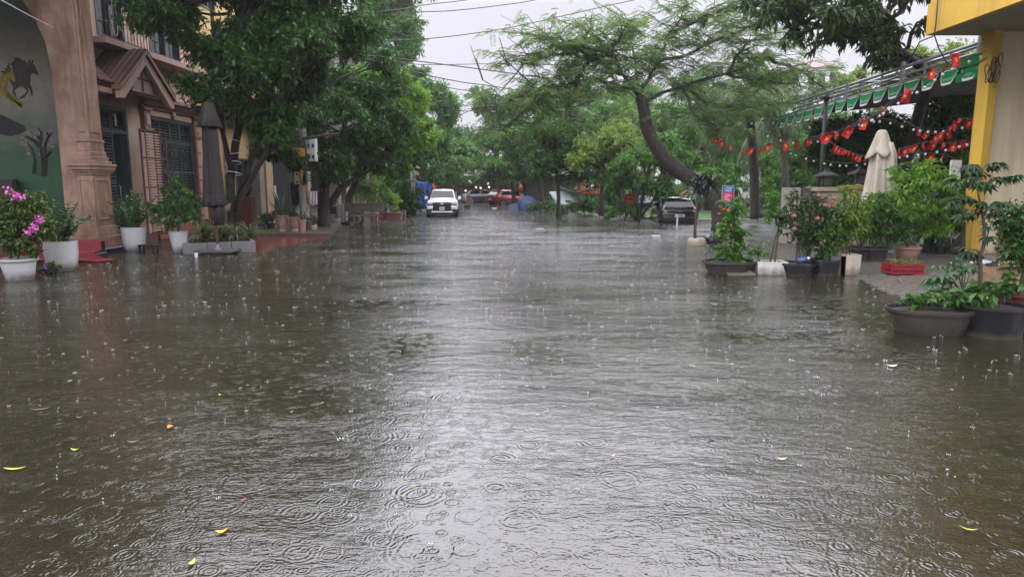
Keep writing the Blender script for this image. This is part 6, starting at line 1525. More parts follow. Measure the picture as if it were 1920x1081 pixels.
for k in range(4):
    vs=[];fs=[];rn=[]
    for j in range(5):      # five lobed leaf
        a=(j-2)*.62; ln=.12*(1-.12*abs(j-2)); dv=Vector((math.cos(a),math.sin(a),-.12*abs(j-2)-.15)); sd=Vector((-math.sin(a),math.cos(a),0)); i0=len(vs)
        p=Vector((.02,0,0)); vs+=[p,p+dv*ln*.45-sd*ln*.17+Vector((0,0,.01)),p+dv*ln+Vector((0,0,-.02)),p+dv*ln*.45+sd*ln*.17+Vector((0,0,.01)),p+dv*ln*.5]
        fs+=[(i0,i0+1,i0+4),(i0+1,i0+2,i0+4),(i0+4,i0+2,i0+3),(i0,i0+4,i0+3)]
    me=bpy.data.meshes.new('leaf'); me.from_pydata([tuple(v) for v in vs],[],fs); at2=me.attributes.new('rnd','FLOAT','POINT'); at2.data.foreach_set('value',[random.uniform(0,.5)]*len(vs)); me.materials.append(LM('leaf_young',(.018,.05,.018),(.08,.17,.04),.35)); lv.append(me)
for e in ends:
    for _ in range(4):
        a=random.uniform(0,6.283); o2=link('leaf',lv[random.randrange(4)],None,yt,e+Vector((.03*math.cos(a),.03*math.sin(a),random.uniform(-.02,.03)))); o2.rotation_euler=(random.gauss(0,.3),random.gauss(.25,.3),a); s=random.uniform(.75,1.2); o2.scale=(s,s,s)
# papaya like plant behind the basin
b=gr(1765,595); pp=thing('papaya_plant','bushy young plant with large lobed leaves behind the oval basin','plant',(b[0],b[1]+.3,0))
dq=b[1]+.3; q=lambda px,py: Vector(at(px,py,dq))-pp.location
pl=[]
for k in range(3):
    vs=[];fs=[]
    for j in range(7):
        a=(j-3)*.75; ln=.21*(1-.09*abs(j-3)); dv=Vector((math.cos(a),math.sin(a),-.1-.04*abs(j-3))); sd=Vector((-math.sin(a),math.cos(a),0)); i0=len(vs); p=Vector((0,0,0))
        vs+=[p,p+dv*ln*.55-sd*ln*.20+Vector((0,0,.015)),p+dv*ln+Vector((0,0,-.04)),p+dv*ln*.55+sd*ln*.20+Vector((0,0,.015)),p+dv*ln*.55]
        fs+=[(i0,i0+1,i0+4),(i0+1,i0+2,i0+4),(i0+4,i0+2,i0+3),(i0,i0+4,i0+3)]
    me=bpy.data.meshes.new('leaf'); me.from_pydata([tuple(v) for v in vs],[],fs); a2=me.attributes.new('rnd','FLOAT','POINT'); a2.data.foreach_set('value',[random.uniform(0,1)]*len(vs)); me.materials.append(LM('leaf_papaya',(.02,.075,.02),(.075,.22,.035),.3,.35,.6)); pl.append(me)
st=MB(); cst=q(1805,585); 
st.tube([cst+Vector((0,0,-.25)),q(1806,560),q(1804,520)],[.02,.018,.012],7)
for (px,py) in ((1755,522),(1770,500),(1790,488),(1808,498),(1745,530),(1778,525),(1800,515),(1760,545),(1786,545),(1815,530),(1772,560),(1795,500),(1820,505),(1765,512),(1740,560)):
    e=q(px,py)+Vector((0,random.uniform(-.12,.12),0)); st.tube(curve(q(1805,555),e,.05,4),[.008,.007,.006,.005,.004],4)
    a=math.atan2(e.y-cst.y-.1*0,e.x-cst.x) if (e.x-cst.x)**2>.001 else 0
    o2=link('leaf',pl[random.randrange(3)],None,pp,e); o2.rotation_euler=(random.gauss(0,.3),random.gauss(.35,.25),a+random.gauss(0,.4)-.5); s=random.uniform(.75,1.1); o2.scale=(s,s,s)
st.build('stem',STEMG,pp,smooth=True)
b=gr(1905,606); o=thing('potted_plant','dark leaved ficus in a dark red pot at the right edge','potted plant',b); pot(o,[(.2,-.05),(.22,0),(.28,.36),(.30,.37),(.30,.42)],M('pot_maroon',(.09,.018,.018),.45,.2),28)
leafy(o,[(0,0,1.15,.34,.34),(-.12,-.1,.95,.3,.28),(.15,0,1.5,.3,.3),(-.15,0,1.35,.28,.26),(.25,0,.9,.25,.3)],.07,.5,2.0,LF_DARK,[[(0,0,.38),(.02,0,.7),(0,0,1.1)]],sr=.03)
b=gr(1898,540,.15); o=thing('cardboard_box','torn brown cardboard box on the pavement behind the red pot','box',b); CB=M('cardboard',(.26,.17,.10),.8,.15,5); MB().bb(-.3,.4,-.02,0,0,.3).bb(-.3,-.28,0,.4,0,.3).bb(.38,.4,0,.4,0,.3).bb(-.28,.38,.38,.4,0,.3).bb(-.28,.38,0,.38,0,.02).build('box',CB,o); MB().box((-.1,-.07,.33),(.4,.16,.012),0,R(-28)).build('flap',CB,o)
leafy(o,[(-.15,.1,.42,.2,.12,.4)],.08,.4,1.2,LM('leaf_dry',(.10,.07,.03),(.2,.16,.06),.7),[[(0,.2,.05),(-.1,.1,.3)]],sr=.006)
b=gr(1862,498,.15); o=thing('folded_sheet','folded pale blue plastic sheet by the cream wall','plastic sheet',b); MB().grid(lambda u,v:((u-.5)*.7,(v-.5)*.4,.04+.025*math.sin(u*9+v*4)+.02*math.sin(v*14)),16,10).build('sheet',M('plastic_sheet',(.42,.47,.52),.3,.1),o,smooth=True).modifiers.new('s','SOLIDIFY').thickness=.03
b=gr(1895,478,.15); o=thing('brown_tabletop','brown wooden shelf against the cream wall behind the ficus','shelf',(b[0]+.1,15.1,.15)); MB().bb(-.6,.6,-.2,.2,.78,.83).build('top',WOOD,o)
for x in (-.5,.5): MB().bb(x-.03,x+.03,-.15,.15,0,.78).build('leg',WOOD,o)
# ---------------------------------------------------------------- vehicles
def loft(secs):
    """sections: (y, [(x,z) right half from bottom to roof centre]) -> closed body"""
    mb=MB(); rings=[]
    for y,h in secs:
        left=[(-x,z) for x,z in h[::-1] if x>1e-6]
        rings.append([(x,y,z) for x,z in h]+[(x,y,z) for x,z in left])
    n=len(rings[0]); vs=[p for r in rings for p in r]
    fs=[(i*n+k,i*n+(k+1)%n,(i+1)*n+(k+1)%n,(i+1)*n+k) for i in range(len(rings)-1) for k in range(n)]
    fs+=[tuple(range(n)),tuple(range((len(rings)-1)*n,len(rings)*n))[::-1]]
    return mb.add(vs,fs)
TYRE=M('tyre',(.012,.012,.012),.7,.2); RIM=M('rim_alloy',(.35,.36,.37),.3,.1,8,metal=.7)
CGL=M('car_glass',(.012,.015,.017),.05,.1,spec=.3); CHR=M('chrome',(.7,.7,.72),.15,.05,8,metal=.9); BLKP=M('black_plastic',(.012,.012,.013),.45,.2)
LAMP=M('lamp_clear',(.6,.62,.65),.08,.05,spec=.9); TAIL=M('lamp_red',(.28,.01,.012),.12,.1,spec=.8); PLATE=M('plate_white',(.7,.7,.68),.4,.04)
def wheel(o,x,y,r,w=.24):
    s=1 if x>0 else -1
    t=MB().tube([(x-s*w/2,y,r),(x-s*w*.35,y,r),(x+s*w*.35,y,r),(x+s*w/2,y,r)],[r*.9,r,r,r*.9],24).build('wheel',TYRE,o,smooth='auto')
    MB().tube([(x+s*w*.5,y,r),(x+s*(w*.5+.012),y,r)],r*.66,20).build('rim',RIM,t)
    sp=MB()
    for k in range(5): a=k*1.2566; sp.box((x+s*(w*.5+.02),y+.3*r*math.cos(a),r+.3*r*math.sin(a)),(.012,.055,r*.5),0,-(a-math.pi/2) if False else a+math.pi/2)
    sp.build('spoke',BLKP,t)
def plate(o,x,y,z,w=.42,h=.14,s=-1):
    p=MB().bb(x-w/2,x+w/2,min(y,y+s*.015),max(y,y+s*.015),z-h/2,z+h/2).build('plate',PLATE,o,bevel=.004)
    g=MB(); xx=x-w*.38
    while xx<x+w*.36:
        g.bb(xx,xx+.028,min(y+s*.016,y+s*.018),max(y+s*.016,y+s*.018),z-h*.28,z+h*.28); xx+=.05
    g.build('plate_digit',BLKP,p)
def pickup():
    b=gr(831,403.5); o=thing('pickup_truck','white pickup truck parked on the flooded street facing the camera','pickup truck',(b[0],b[1]+.2,-.20),R(4)); o.scale=(.92,.92,.92)
    paint=M('paint_white',(.68,.70,.71),.18,.03,3,coat=.6)
    def half(zb,zt,w,cr=.03): return [(.0,zb),(w-.22,zb),(w-.05,zb+.12),(w,zb+.38),(w-.01,zt-.14),(w-.07,zt-.02),(w-.22,zt+.01),(0,zt+cr)]
    secs=[(-2.64,half(.52,1.02,.84)),(-2.56,half(.46,1.12,.92)),(-2.35,half(.42,1.18,.96)),(-1.25,half(.42,1.26,.96)),(-.9,half(.42,1.27,.96)),(1.0,half(.42,1.27,.96)),(2.6,half(.48,1.25,.96)),(2.68,half(.52,1.22,.93))]
    loft(secs).build('body',paint,o,smooth='auto')
    def ch(zb,zt,wb,wt): return [(0,zb),(wb,zb),(wt+.02,zt-.10),(wt-.05,zt),(wt-.25,zt+.03),(0,zt+.05)]
    loft([(-1.28,ch(1.2,1.30,.82,.82)),(-.62,ch(1.2,1.78,.86,.70)),(-.35,ch(1.2,1.86,.87,.68)),(.9,ch(1.2,1.86,.87,.68)),(1.15,ch(1.2,1.72,.86,.70)),(1.25,ch(1.2,1.28,.84,.8))]).build('cab',paint,o,smooth='auto')
    MB().sheet([(-.74,-1.235,1.36),(.74,-1.235,1.36),(.62,-.66,1.79),(-.62,-.66,1.79)],-.02).build('windscreen',CGL,o)
    for s in (-1,1):
        MB().prism([(-.95,1.36),(.95,1.36),(.82,1.74),(-.48,1.74)],s*.80,s*.868,'x').build('side_window',CGL,o)
        m=MB().box((s*1.06,-.72,1.36),(.20,.12,.22)).build('mirror',paint,o,bevel=.03,seg=2); MB().bb(min(s*.9,s*.98),max(s*.9,s*.98),-.75,-.69,1.27,1.31).build('mirror_arm',BLKP,m)
        MB().box((s*.72,-2.60,1.00),(.36,.10,.20)).build('headlight',BLKP,o,bevel=.03,seg=2)
        MB().box((s*.74,-2.655,1.03),(.26,.02,.06)).build('lamp_strip',LAMP,o)
        MB().box((s*.74,-2.64,.78),(.34,.06,.16)).build('bumper_panel',paint,o,bevel=.02)
        MB().box((s*.76,-2.645,.62),(.30,.05,.12)).build('fog_recess',BLKP,o)
    g=MB().box((0,-2.63,.97),(1.12,.10,.30)).build('grille',BLKP,o,bevel=.03,seg=2)
    MB().box((0,-2.69,1.02),(1.10,.02,.03)).build('grille_bar',M('trim_dark',(.06,.06,.065),.3,.1),g)
    MB().lathe([(1e-7,0),(.10,0),(.10,.02),(1e-7,.022)],20,(0,0,0),1,.5).build('emblem',CHR,g,loc=(0,-2.70,1.02)).rotation_euler=(R(90),0,0)
    MB().box((0,-2.62,.70),(1.15,.12,.24)).build('lower_grille',BLKP,o,bevel=.02); plate(o,0,-2.69,.73,.30,.20)
    MB().box((0,-2.66,.52),(1.3,.10,.07)).build('skid_plate',CHR,o,bevel=.015); MB().box((0,-2.58,.43),(1.6,.16,.1)).build('valance',BLKP,o)
    for s in (-1,1):
        wheel(o,s*.84,-1.72,.40,.27); wheel(o,s*.84,1.55,.40,.27)
        for y in (-1.72,1.55): MB().tube([(s*.965,y+.46*math.cos(t),.40+.46*math.sin(t)) for t in [k/12*3.1416 for k in range(13)]],.04,5).build('wheel_arch',BLKP,o)
        MB().tube([(s*.62,-.3,1.93),(s*.62,.8,1.93)],.02,6).build('roof_rail',BLKP,o)
pickup()
def hatch(lab,loc,rz,paint,rear='x',name='parked_car',brand=None,plain=False):
    """five door crossover; rear faces -y"""
    o=thing(name,lab,'car',loc,rz)
    def half(zb,zt,w,cr=.02): return [(0,zb),(w-.18,zb),(w-.04,zb+.10),(w,zb+.34),(w-.02,zt-.12),(w-.08,zt-.01),(w-.25,zt+.01),(0,zt+cr)]
    loft([(-2.12,half(.42,.86,.80)),(-2.05,half(.34,.98,.88)),(-1.7,half(.30,1.04,.92)),(0,half(.28,1.00,.93)),(1.0,half(.28,.98,.93)),(1.9,half(.30,.86,.88)),(2.15,half(.36,.70,.76))]).build('body',paint,o,smooth='auto')
    def ch(zb,zt,wb,wt): return [(0,zb),(wb,zb),(wt+.03,zt-.12),(wt-.04,zt-.02),(wt-.22,zt+.02),(0,zt+.04)]
    loft([(-1.98,ch(.95,1.03,.80,.80)),(-1.5,ch(.95,1.40,.84,.66)),(-1.2,ch(.95,1.50,.85,.64)),(.0,ch(.95,1.55,.86,.64)),(.35,ch(.95,1.50,.86,.65)),(1.2,ch(.95,1.0,.82,.78))]).build('cabin',paint,o,smooth='auto')
    MB().sheet([(-.70,-1.955,1.08),(.70,-1.955,1.08),(.58,-1.52,1.42),(-.58,-1.52,1.42)],-.02).build('rear_window',CGL,o)
    MB().sheet([(.70,1.16,1.05),(-.70,1.16,1.05),(-.58,.42,1.49),(.58,.42,1.49)],-.02).build('windscreen',CGL,o)
    for s in (-1,1):
        for (a,b_,c,d_) in ((-1.45,-.35,-.42,-1.2),(-.28,.85,.35,-.28)): MB().prism([(a,1.08),(b_,1.08),(c,1.42),(d_,1.42)],s*.74,s*.838,'x').build('side_window',CGL,o)
        m=MB().box((s*.99,.62,1.10),(.18,.12,.14)).build('mirror',paint,o,bevel=.03,seg=2)
        MB().box((s*.70,-2.03,.90),(.34,.14,.13),-s*R(14)).build('tail_light',TAIL,o,bevel=.02); MB().box((s*.62,2.1,.66),(.3,.1,.1)).build('headlight',LAMP,o,bevel=.02)
        for y in (-1.3,1.35): wheel(o,s*.82,y,.33,.22)
        MB().box((s*.91,-.2,.32),(.06,2.0,.14)).build('sill',BLKP,o)
    sp=MB().box((0,-1.50,1.50),(1.18,.24,.035),0,R(-6)).build('spoiler',paint,o,bevel=.01)
    MB().box((0,-2.10,.45),(1.5,.08,.2)).build('bumper',BLKP,o,bevel=.03); MB().box((0,-2.125,.62),(1.45,.02,.02)).build('bumper_strip',CHR,o)
    plate(o,.0,-2.13,.70,.46,.13)
    if brand:
        v=MB().tube([(-.62,-2.10,.93),(-.12,-2.115,.93),(0,-2.12,.86),(.12,-2.115,.93),(.62,-2.10,.93)],.010,5).build('light_bar',CHR,o)
        MB().tube([(-.07,-2.13,.95),(0,-2.14,.84),(.07,-2.13,.95)],.014,5).build('emblem',CHR,o)
        for k,c in enumerate(brand): text(c,.085,CHR,'letter',o,(-.36+k*.12,-2.13,.80),(R(90),0,0))
        for s in (-1,1): MB().box((s*.70,-2.10,.90),(.16,.02,.05)).build('reverse_lamp',LAMP,o)
    return o
b=gr(1281,418.5); hatch('black car standing in the water with its rear to the camera',(b[0],b[1]+2.1,-.34),R(-5),M('paint_black',(.010,.010,.013),.12,.1,3,coat=.8),brand='VINFAST')
b=gr(954,383.5); hatch('red car parked across the end of the flooded street',(b[0],b[1]+1.0,-.18),R(-55),M('paint_red',(.36,.006,.02),.15,.05,3,coat=.8))
hatch('silver car glimpsed behind the shrubs left of the yellow pillar',(at(1785,395,20)[0],20.6,.1),R(80),M('paint_silver',(.5,.51,.52),.25,.04,3,metal=.3,coat=.5))
hatch('dark car far back at the left of the red car',(at(905,380,70)[0],70,-.15),R(-80),M('paint_grey',(.03,.032,.035),.2,.04,3,coat=.5))
# ---------------------------------------------------------------- park and street end
def lawnp(l,z): return [(p[0],p[1]) for p in l]
LAWN=M('lawn',(.035,.085,.015),.9,.35,3,.5,60,stain=((.07,.065,.03),.35,.5,.75))
pk=[(5.2,36.5),(9.5,33.2),(16,33.6),(60,34),(60,104),(3.2,104),(2.4,62),(4.4,40)]
struct(MB().prism(pk,-.3,.04,'z').build('park_lawn',LAWN))
st_=[]
for (a,b_) in zip([(4.3,40.2),(5.1,36.6),(9.4,33.0)],[(5.0,36.9),(9.3,33.1),(16.0,33.3)]):
    A=Vector((a[0],a[1],0));B=Vector((b_[0],b_[1],0)); n=int((B-A).length/.9)
    for k in range(n):
        p=A.lerp(B,(k+.5)/n); st_.append((p,math.atan2((B-A).y,(B-A).x)))
kb=bpy.data.objects['park_lawn']
me=MB().bb(-.43,.43,-.09,.09,-.2,.12).mesh('kerb_stone',bevel=.02); me.materials.append(M('kerb_pale',(.34,.32,.29),.7,.15,4))
for p,a in st_: link('kerb_stone',me,None,kb,(p.x,p.y,random.uniform(-.01,.01)),a)
# undergrowth deep in the park reads as one mass
ug=[]
for i in range(60):
    d=random.uniform(56,92); x=random.uniform(4 if d<80 else -16,46); ug.append((Vector((x,d,random.uniform(.3,1.6))),(1.7,1.2,1.0),random.uniform(0,.2)))
P,D,N_,LLn,WW,RR,TW=clump_leaves(ug,.38,.5,1.5,10); tag(leafmesh('undergrowth',P,D,N_,LLn,WW,RR,LF_FAR,None),'low dense undergrowth deep in the park behind the trees','undergrowth',kind='stuff')
for i,(lab,px,py,w,h,mt) in enumerate((('leafy shrub in the water left of the red board',1172,413,.95,.55,LF_MID),('dark shrub spreading at the water edge right of the white tent',1096,405,1.2,.75,LF_DARK),('low shrub between the blue tent and the slim trunk',1025,398,1.3,.5,LF_DARK),
        ('shrub with pale leaves behind the dark water edge shrub',1120,400,.9,.6,LF_MID),('yellowish low plant beside the black car',1242,412,.5,.4,LF_YEL),('green clump of lilies at the palm foot',1425,414,.7,.35,LF_SHRUB),('low clump of plants right of the palm trunk',1450,412,.7,.3,LF_MID),('shrub with reddish leaves behind the blue and pink notice',1385,408,.5,.75,LF_YEL))):
    ground_shrub(lab,px,py,[(-w*.5,0,h*.8,w*.6,h*.6),(w*.4,0,h*.7,w*.65,h*.6),(0,.2,h*1.2,w*.6,h*.6),(w*.9,.1,h*.5,w*.35,h*.4),(-w*.95,.1,h*.45,w*.3,h*.35)],.17,.4,1.8,mt)
def hedge(lab,x0,x1,d,h,t=.9):
    o=thing('hedge',lab,'hedge',((x0+x1)/2,d,0)); w=(x1-x0)/2; n=int(w*2/.9)
    cl=[((-w+(k+.5)*2*w/n,random.uniform(-.1,.1),h*.55),(.62,t*.6,h*.55),random.uniform(0,.15)) for k in range(n)]
    P,D,N_,LLn,WW,RR,TW=clump_leaves(cl,.2,.5,1.7,10); leafmesh('foliage',P,D,N_,LLn,WW,RR,LF_DARK,o)
    sb=MB()
    for k in range(n): sb.tube([(-w+(k+.5)*2*w/n,0,-.1),(-w+(k+.5)*2*w/n,0,h*.6)],.04,5)
    sb.build('stem',BARK,o)
hedge('clipped dark hedge behind the grass left of the red board',4.6,9.5,46,.9)
hedge('long dark hedge far behind the notice and the palm',13,25,48,1.0)
hedge('hedge behind the tents at the far side of the park path',3,12,60,1.2)
# park railing
o=thing('park_railing','thin grey railing in the park behind the red board','railing',(9,52,0)); rl=MB()
for k in range(30): rl.tube([(-4+k*.4,0,0),(-4+k*.4,0,1.1)],.02,4)
for z in (.3,1.1): rl.tube([(-4,0,z),(7.6,0,z)],.03,5)
rl.build('bars',STEEL,o); MB().tube([(-4,0,0),(-4,0,1.3)],.05,6).build('end_post',STEEL,o)
# tents, tarps, canopy
BT=M('tent_blue',(.012,.032,.09),.6,.15,3); BT2=M('tent_blue_light',(.035,.07,.14),.6,.12,3)
b=gr(988,394); o=thing('dome_tent','blue dome tent pitched at the flooded kerb near the red car','tent',b)
mb=MB().grid(lambda u,v:(.85*math.cos(u*math.pi)*math.cos(v*1.57)**.8*(1),-.7*math.cos(v*1.57)*math.sin(u*math.pi),1.02*math.sin(v*1.57)),24,10)
mb.build('fly_front',BT,o,smooth=True); MB().grid(lambda u,v:(.85*math.cos(u*math.pi)*math.cos(v*1.57)**.8,.7*math.cos(v*1.57)*math.sin(u*math.pi),1.02*math.sin(v*1.57)),24,10).build('fly_back',BT2,o,smooth=True)
MB().sheet([(-.1,-.72,.0),(.6,-.58,.0),(.3,-.48,.85)],.02).build('door_flap',BT2,o)
for s in (-1,1): MB().tube([(.87*math.cos(t)*s,-.05,1.05*math.sin(t)) for t in [k/10*1.57 for k in range(11)]],.02,5).build('tent_pole',IRON,o)
MB().sheet([(-1.3,-.7,0),(-.6,-.7,0),(-.7,-.5,.5),(-1.3,-.5,.45)],.03).build('groundsheet',M('sheet_navy',(.02,.03,.07),.6),o)
WT=M('tent_white',(.55,.60,.60),.6,.06,3,stain=((.40,.44,.44),2,.5,.8))
b=gr(1049,394); o=thing('white_tent','pale white tarpaulin tent behind the slim dark trunk','tent',b)
a_=1.0
MB().sheet([(-0.75,-0.15,1.31),(0.75,-0.075,1.35),(1.01,-0.75,0.413),(0.075,-0.825,0.375)],.02).build('front_panel',WT,o)
MB().sheet([(-0.75,-0.15,1.31),(0.075,-0.825,0.375),(0.338,-0.675,0),(-0.188,-0.45,0.262)],.02).build('left_panel',WT,o)
MB().sheet([(0.75,-0.075,1.35),(1.31,0.15,0.562),(1.2,-0.45,0.075),(1.01,-0.75,0.413)],.02).build('right_panel',WT,o)
MB().sheet([(0.075,-0.825,0.375),(1.01,-0.75,0.413),(1.09,-0.675,-0.0375),(0.262,-0.712,-0.0375)],.02).build('skirt',WT,o)
MB().sheet([(-0.75,-0.15,1.31),(-0.75,0.75,0.75),(0.9,0.75,0.75),(0.75,-0.075,1.35)],.02).build('back_panel',WT,o)
MB().box((0.562,-0.622,0.66),(0.413,0.015,0.165),R(4),R(-42)).build('tent_window',IRON,o)
for p in ((-0.75,-0.15,1.31),(0.75,-0.075,1.35)): MB().tube([(p[0],p[1]+.02,-.1),(p[0],p[1]+.02,p[2])],.03,6).build('pole',STEEL,o)
p=at(1080,357,48); o=thing('sail_canopy','grey sail canopy stretched between posts behind the white tent','canopy',(p[0],48,0))
zt=p[2]; mb=MB().grid(lambda u,v:((u-.5)*2.6,(v-.5)*2.4,zt+.35-.75*math.sin(u*3.14)*(.6+.4*v)+.1*u),14,8); ob=mb.build('sail',M('sail_grey',(.38,.40,.42),.6,.06),o,smooth=True); ob.modifiers.new('s','SOLIDIFY').thickness=.015
for x in (-1.35,1.35): MB().tube([(x,-1.2,0),(x,-1.2,zt+.45)],.04,6).build('post',STEEL,o)
for x in (-1.35,1.35): MB().tube([(x,1.2,0),(x,1.2,zt+.45)],.04,6).build('post',STEEL,o)
ORG=M('play_orange',(.52,.08,.03),.45,.1); 
o=thing('play_frame','orange and red playground climbing frame beyond the sail canopy','playground',(at(1105,370,52)[0],52,0))
for x in (-.8,.8):
    for y in (-.7,.7): MB().tube([(x,y,0),(x,y,2.2)],.07,8).build('post',M('play_red',(.40,.02,.03),.45,.1),o)
MB().bb(-.9,.9,-.8,.8,1.15,1.25).build('deck',ORG,o)
for z in (1.5,1.85,2.15): MB().tube([(-.8,-.72,z),(.8,-.72,z)],.05,6).build('rail',ORG,o)
MB().grid(lambda u,v:(-.9-1.9*u,-.3+.6*v,1.25*(1-u)**1.4+.12*abs(v-.5)*2),10,4).build('slide',ORG,o,smooth=True).modifiers.new('s','SOLIDIFY').thickness=.04
o=thing('climbing_arch','yellow curved climbing bars in the park left of the black car','playground',(at(1262,380,46)[0],46,0))
for k in range(5): MB().tube([(-1+.45*k+.35*math.sin(t*2+k),.1*k,1.3*math.sin(t)+.1) for t in [j/12*3.14 for j in range(13)]],.045,6).build('bar',M('play_yellow',(.60,.45,.06),.45,.1),o,smooth=True)
for k in range(2): MB().tube([(-1.2,.1+.3*k,.4+.4*k),(1.3,.1+.3*k,.4+.4*k)],.03,5).build('cross_bar',M('play_yellow',(.6,.45,.06)),o)
TARP=M('tarp_blue',(.018,.075,.33),.5,.15,2,.2,20)
o=thing('blue_tarpaulin','bright blue tarpaulin hung as a screen left of the pickup','tarpaulin',(at(795,380,45.5)[0],45.5,0)); 
mb=MB().grid(lambda u,v:((u-.5)*.95+.12*v*(u-.5),.05*math.sin(u*19+v*2)*(1.1-v)+.04*math.sin(v*7),.25+1.85*v+.10*math.sin(u*3.14)*-v),30,12); ob=mb.build('sheet',TARP,o,smooth=True); ob.modifiers.new('s','SOLIDIFY').thickness=.01
for x in (-.55,.55): MB().tube([(x,.03,-.1),(x,.03,2.15)],.025,6).build('pole',IRON,o)
MB().bb(-.5,.55,-.3,.2,-.1,.16).build('kerb_block',M('kerb_pale',(.34,.32,.29)),o)
o=thing('orange_tarpaulin','small orange tarpaulin flap slanting above the pickup','tarpaulin',at(813,352,47)); MB().sheet([(-.25,0,.42),(-.05,0,.36),(.36,0,-.34),(.12,0,-.30)],.02).build('sheet',M('tarp_orange',(.62,.13,.05),.5,.1),o); MB().tube([(-.3,.03,-1.9),(-.25,.03,.45)],.03,6).build('pole',IRON,o)
# street end: low dark building, lit stall
dk=M('end_wall',(.05,.035,.03),.8,.3,1)
o=thing('market_shed','long low dark shed closing the end of the street','shed',(-2,80,0)); MB().bb(-16,15,0,5,-.3,3.1).build('wall',dk,o); MB().sheet([(-16.5,-1.2,2.9),(15.5,-1.2,2.9),(15.5,5.2,4.3),(-16.5,5.2,4.3)],.1).build('roof',M('shed_roof',(.10,.055,.045),.7,.2,1),o)
pm_=MB().bb(-.09,.09,-.12,-.003,0,2.9).mesh('post'); pm_.materials.append(M('post_tan',(.16,.11,.08),.7))
for k in range(16): link('post',pm_,None,o,(-15+k*2,0,0))
o=thing('food_stall','open brown food stall with hanging white lamps at the street end','stall',(at(900,366,72)[0],72,0))
BRN=M('stall_brown',(.15,.065,.03),.7,.2,2); MB().bb(-2.0,1.9,.9,1.0,0,2.4).build('back_panel',BRN,o); MB().bb(-2.1,2.0,-.9,1.1,2.4,2.5).build('roof',BRN,o); MB().bb(-1.9,.4,-.7,-.1,0,.85).build('counter',M('stall_dark',(.03,.02,.018),.6,.2),o)
for x in (-2.0,1.9): MB().bb(x-.05,x+.05,-.85,-.75,0,2.4).build('post',BRN,o)
LITM=M('lamp_lit',(.9,.75,.55),.5,.02,emit=1.6)
for (x,z) in ((-1.0,2.0),(-.4,1.6),(.1,1.5),(.9,1.95),(1.0,1.6),(-1.5,1.2),(1.5,1.0)): l=MB().ball((x,-.6,z),.11,8,6).build('lamp',LITM,o,smooth=True); MB().tube([(x,-.6,z+.1),(x,-.6,2.4)],.01,3).build('lamp_cord',IRON,l)
o=thing('stall_umbrella','grey square stall umbrella with orange awning beside the pickup','umbrella',(at(862,370,66)[0],66,0)); MB().lathe([(1.75,2.0),(1.72,2.12),(.1,2.75),(1e-7,2.78)],4,rot=R(45)).build('canopy',M('canopy_grey',(.34,.33,.33),.7,.1),o); MB().tube([(0,0,-.1),(0,0,2.7)],.05,8).build('pole',IRON,o); MB().sheet([(-1.9,-.1,2.3),(-.4,-.1,2.35),(-.5,-1.0,2.1),(-2.0,-1.0,2.0)],.03).build('side_awning',M('awning_orange',(.45,.16,.07),.6,.1),o)
b=gr(871,381); o=thing('parked_scooter','scooter with white front shield at the stall umbrella','scooter',b); MB().lathe([(.05,.15),(.22,.4),(.26,.7),(.12,.95)],14,sy=.5).build('front_shield',M('paint_white',(.68,.70,.71)),o,smooth=True); MB().tube([(0,.2,.22),(0,.75,.45),(0,1.2,.5)],[.1,.16,.12],8).build('body',IRON,o,smooth=True); MB().tube([(-.32,0,1.05),(.32,0,1.05)],.02,6).build('handlebar',IRON,o)
for y in (0,1.15): MB().tube([(0,y+.23*math.cos(t),.23+.23*math.sin(t)) for t in [k/14*6.283 for k in range(15)]],.05,6).build('wheel',TYRE,o)
b=gr(879,384); o=thing('wooden_crate','stack of brown wooden crates standing in front of the food stall','crate',b); WD=M('crate_wood',(.24,.13,.075),.7,.2,4)
for k in range(2):
    for y in (-.22,.22): MB().bb(-.22,.22,y-.015,y+.015,.02+k*.42,.40+k*.42).build('side_board',WD,o)
    for x in (-.205,.205): MB().bb(x-.012,x+.012,-.2,.2,.02+k*.42,.40+k*.42).build('end_board',WD,o)
o=thing('paper_lantern','orange red lantern hanging in the tree above the red car','lantern',at(976,352,54)); MB().ball((0,0,0),.17,12,8,1.6).build('shade',M('lantern_red',(.42,.10,.05),.6,.1),o,smooth=True); MB().tube([(0,0,.37),(0,0,1.2)],.012,4).build('cord',IRON,o)
o=thing('paper_lantern','small red lantern hanging beside the red board','lantern',at(1212,358,35)); MB().ball((0,0,0),.14,12,8,1.1).build('shade',M('lantern_red2',(.62,.05,.05),.6,.1),o,smooth=True); MB().tube([(0,0,.15),(0,0,.8)],.01,4).build('cord',IRON,o)
# boards
p=at(1184,373,35); o=thing('red_board','plain red board with faint print standing among shrubs in the park','sign',(p[0],35,0)); MB().bb(-.36,.36,-.02,.02,p[2]-.27,p[2]+.27).build('board',M('board_red',(.42,.03,.025),.5,.08),o)
g=MB()
for r in range(2):
    x=-.26
    while x<.22: w=random.uniform(.05,.11); g.bb(x,x+w,-.026,-.022,p[2]+.04-r*.2,p[2]+.12-r*.2); x+=w+.03
g.build('lettering',M('board_print',(.50,.16,.10),.5),o)
for x in (-.3,.3): MB().bb(x-.025,x+.025,.021,.06,-.1,p[2]+.2).build('post',IRON,o)
p=at(1212,374,37); o=thing('white_blue_sign','small white and blue sign behind the thin stems right of the red board','sign',(p[0],37,0)); MB().bb(-.42,.42,-.02,.02,p[2]-.16,p[2]+.2).build('board',WHITE,o); MB().bb(-.40,-.05,-.026,-.021,p[2]-.1,p[2]+.15).build('print',M('print_blue',(.05,.11,.35),.5),o)
for x in (-.3,.3): MB().bb(x-.02,x+.02,.021,.05,0,p[2]).build('post',STEEL,o)
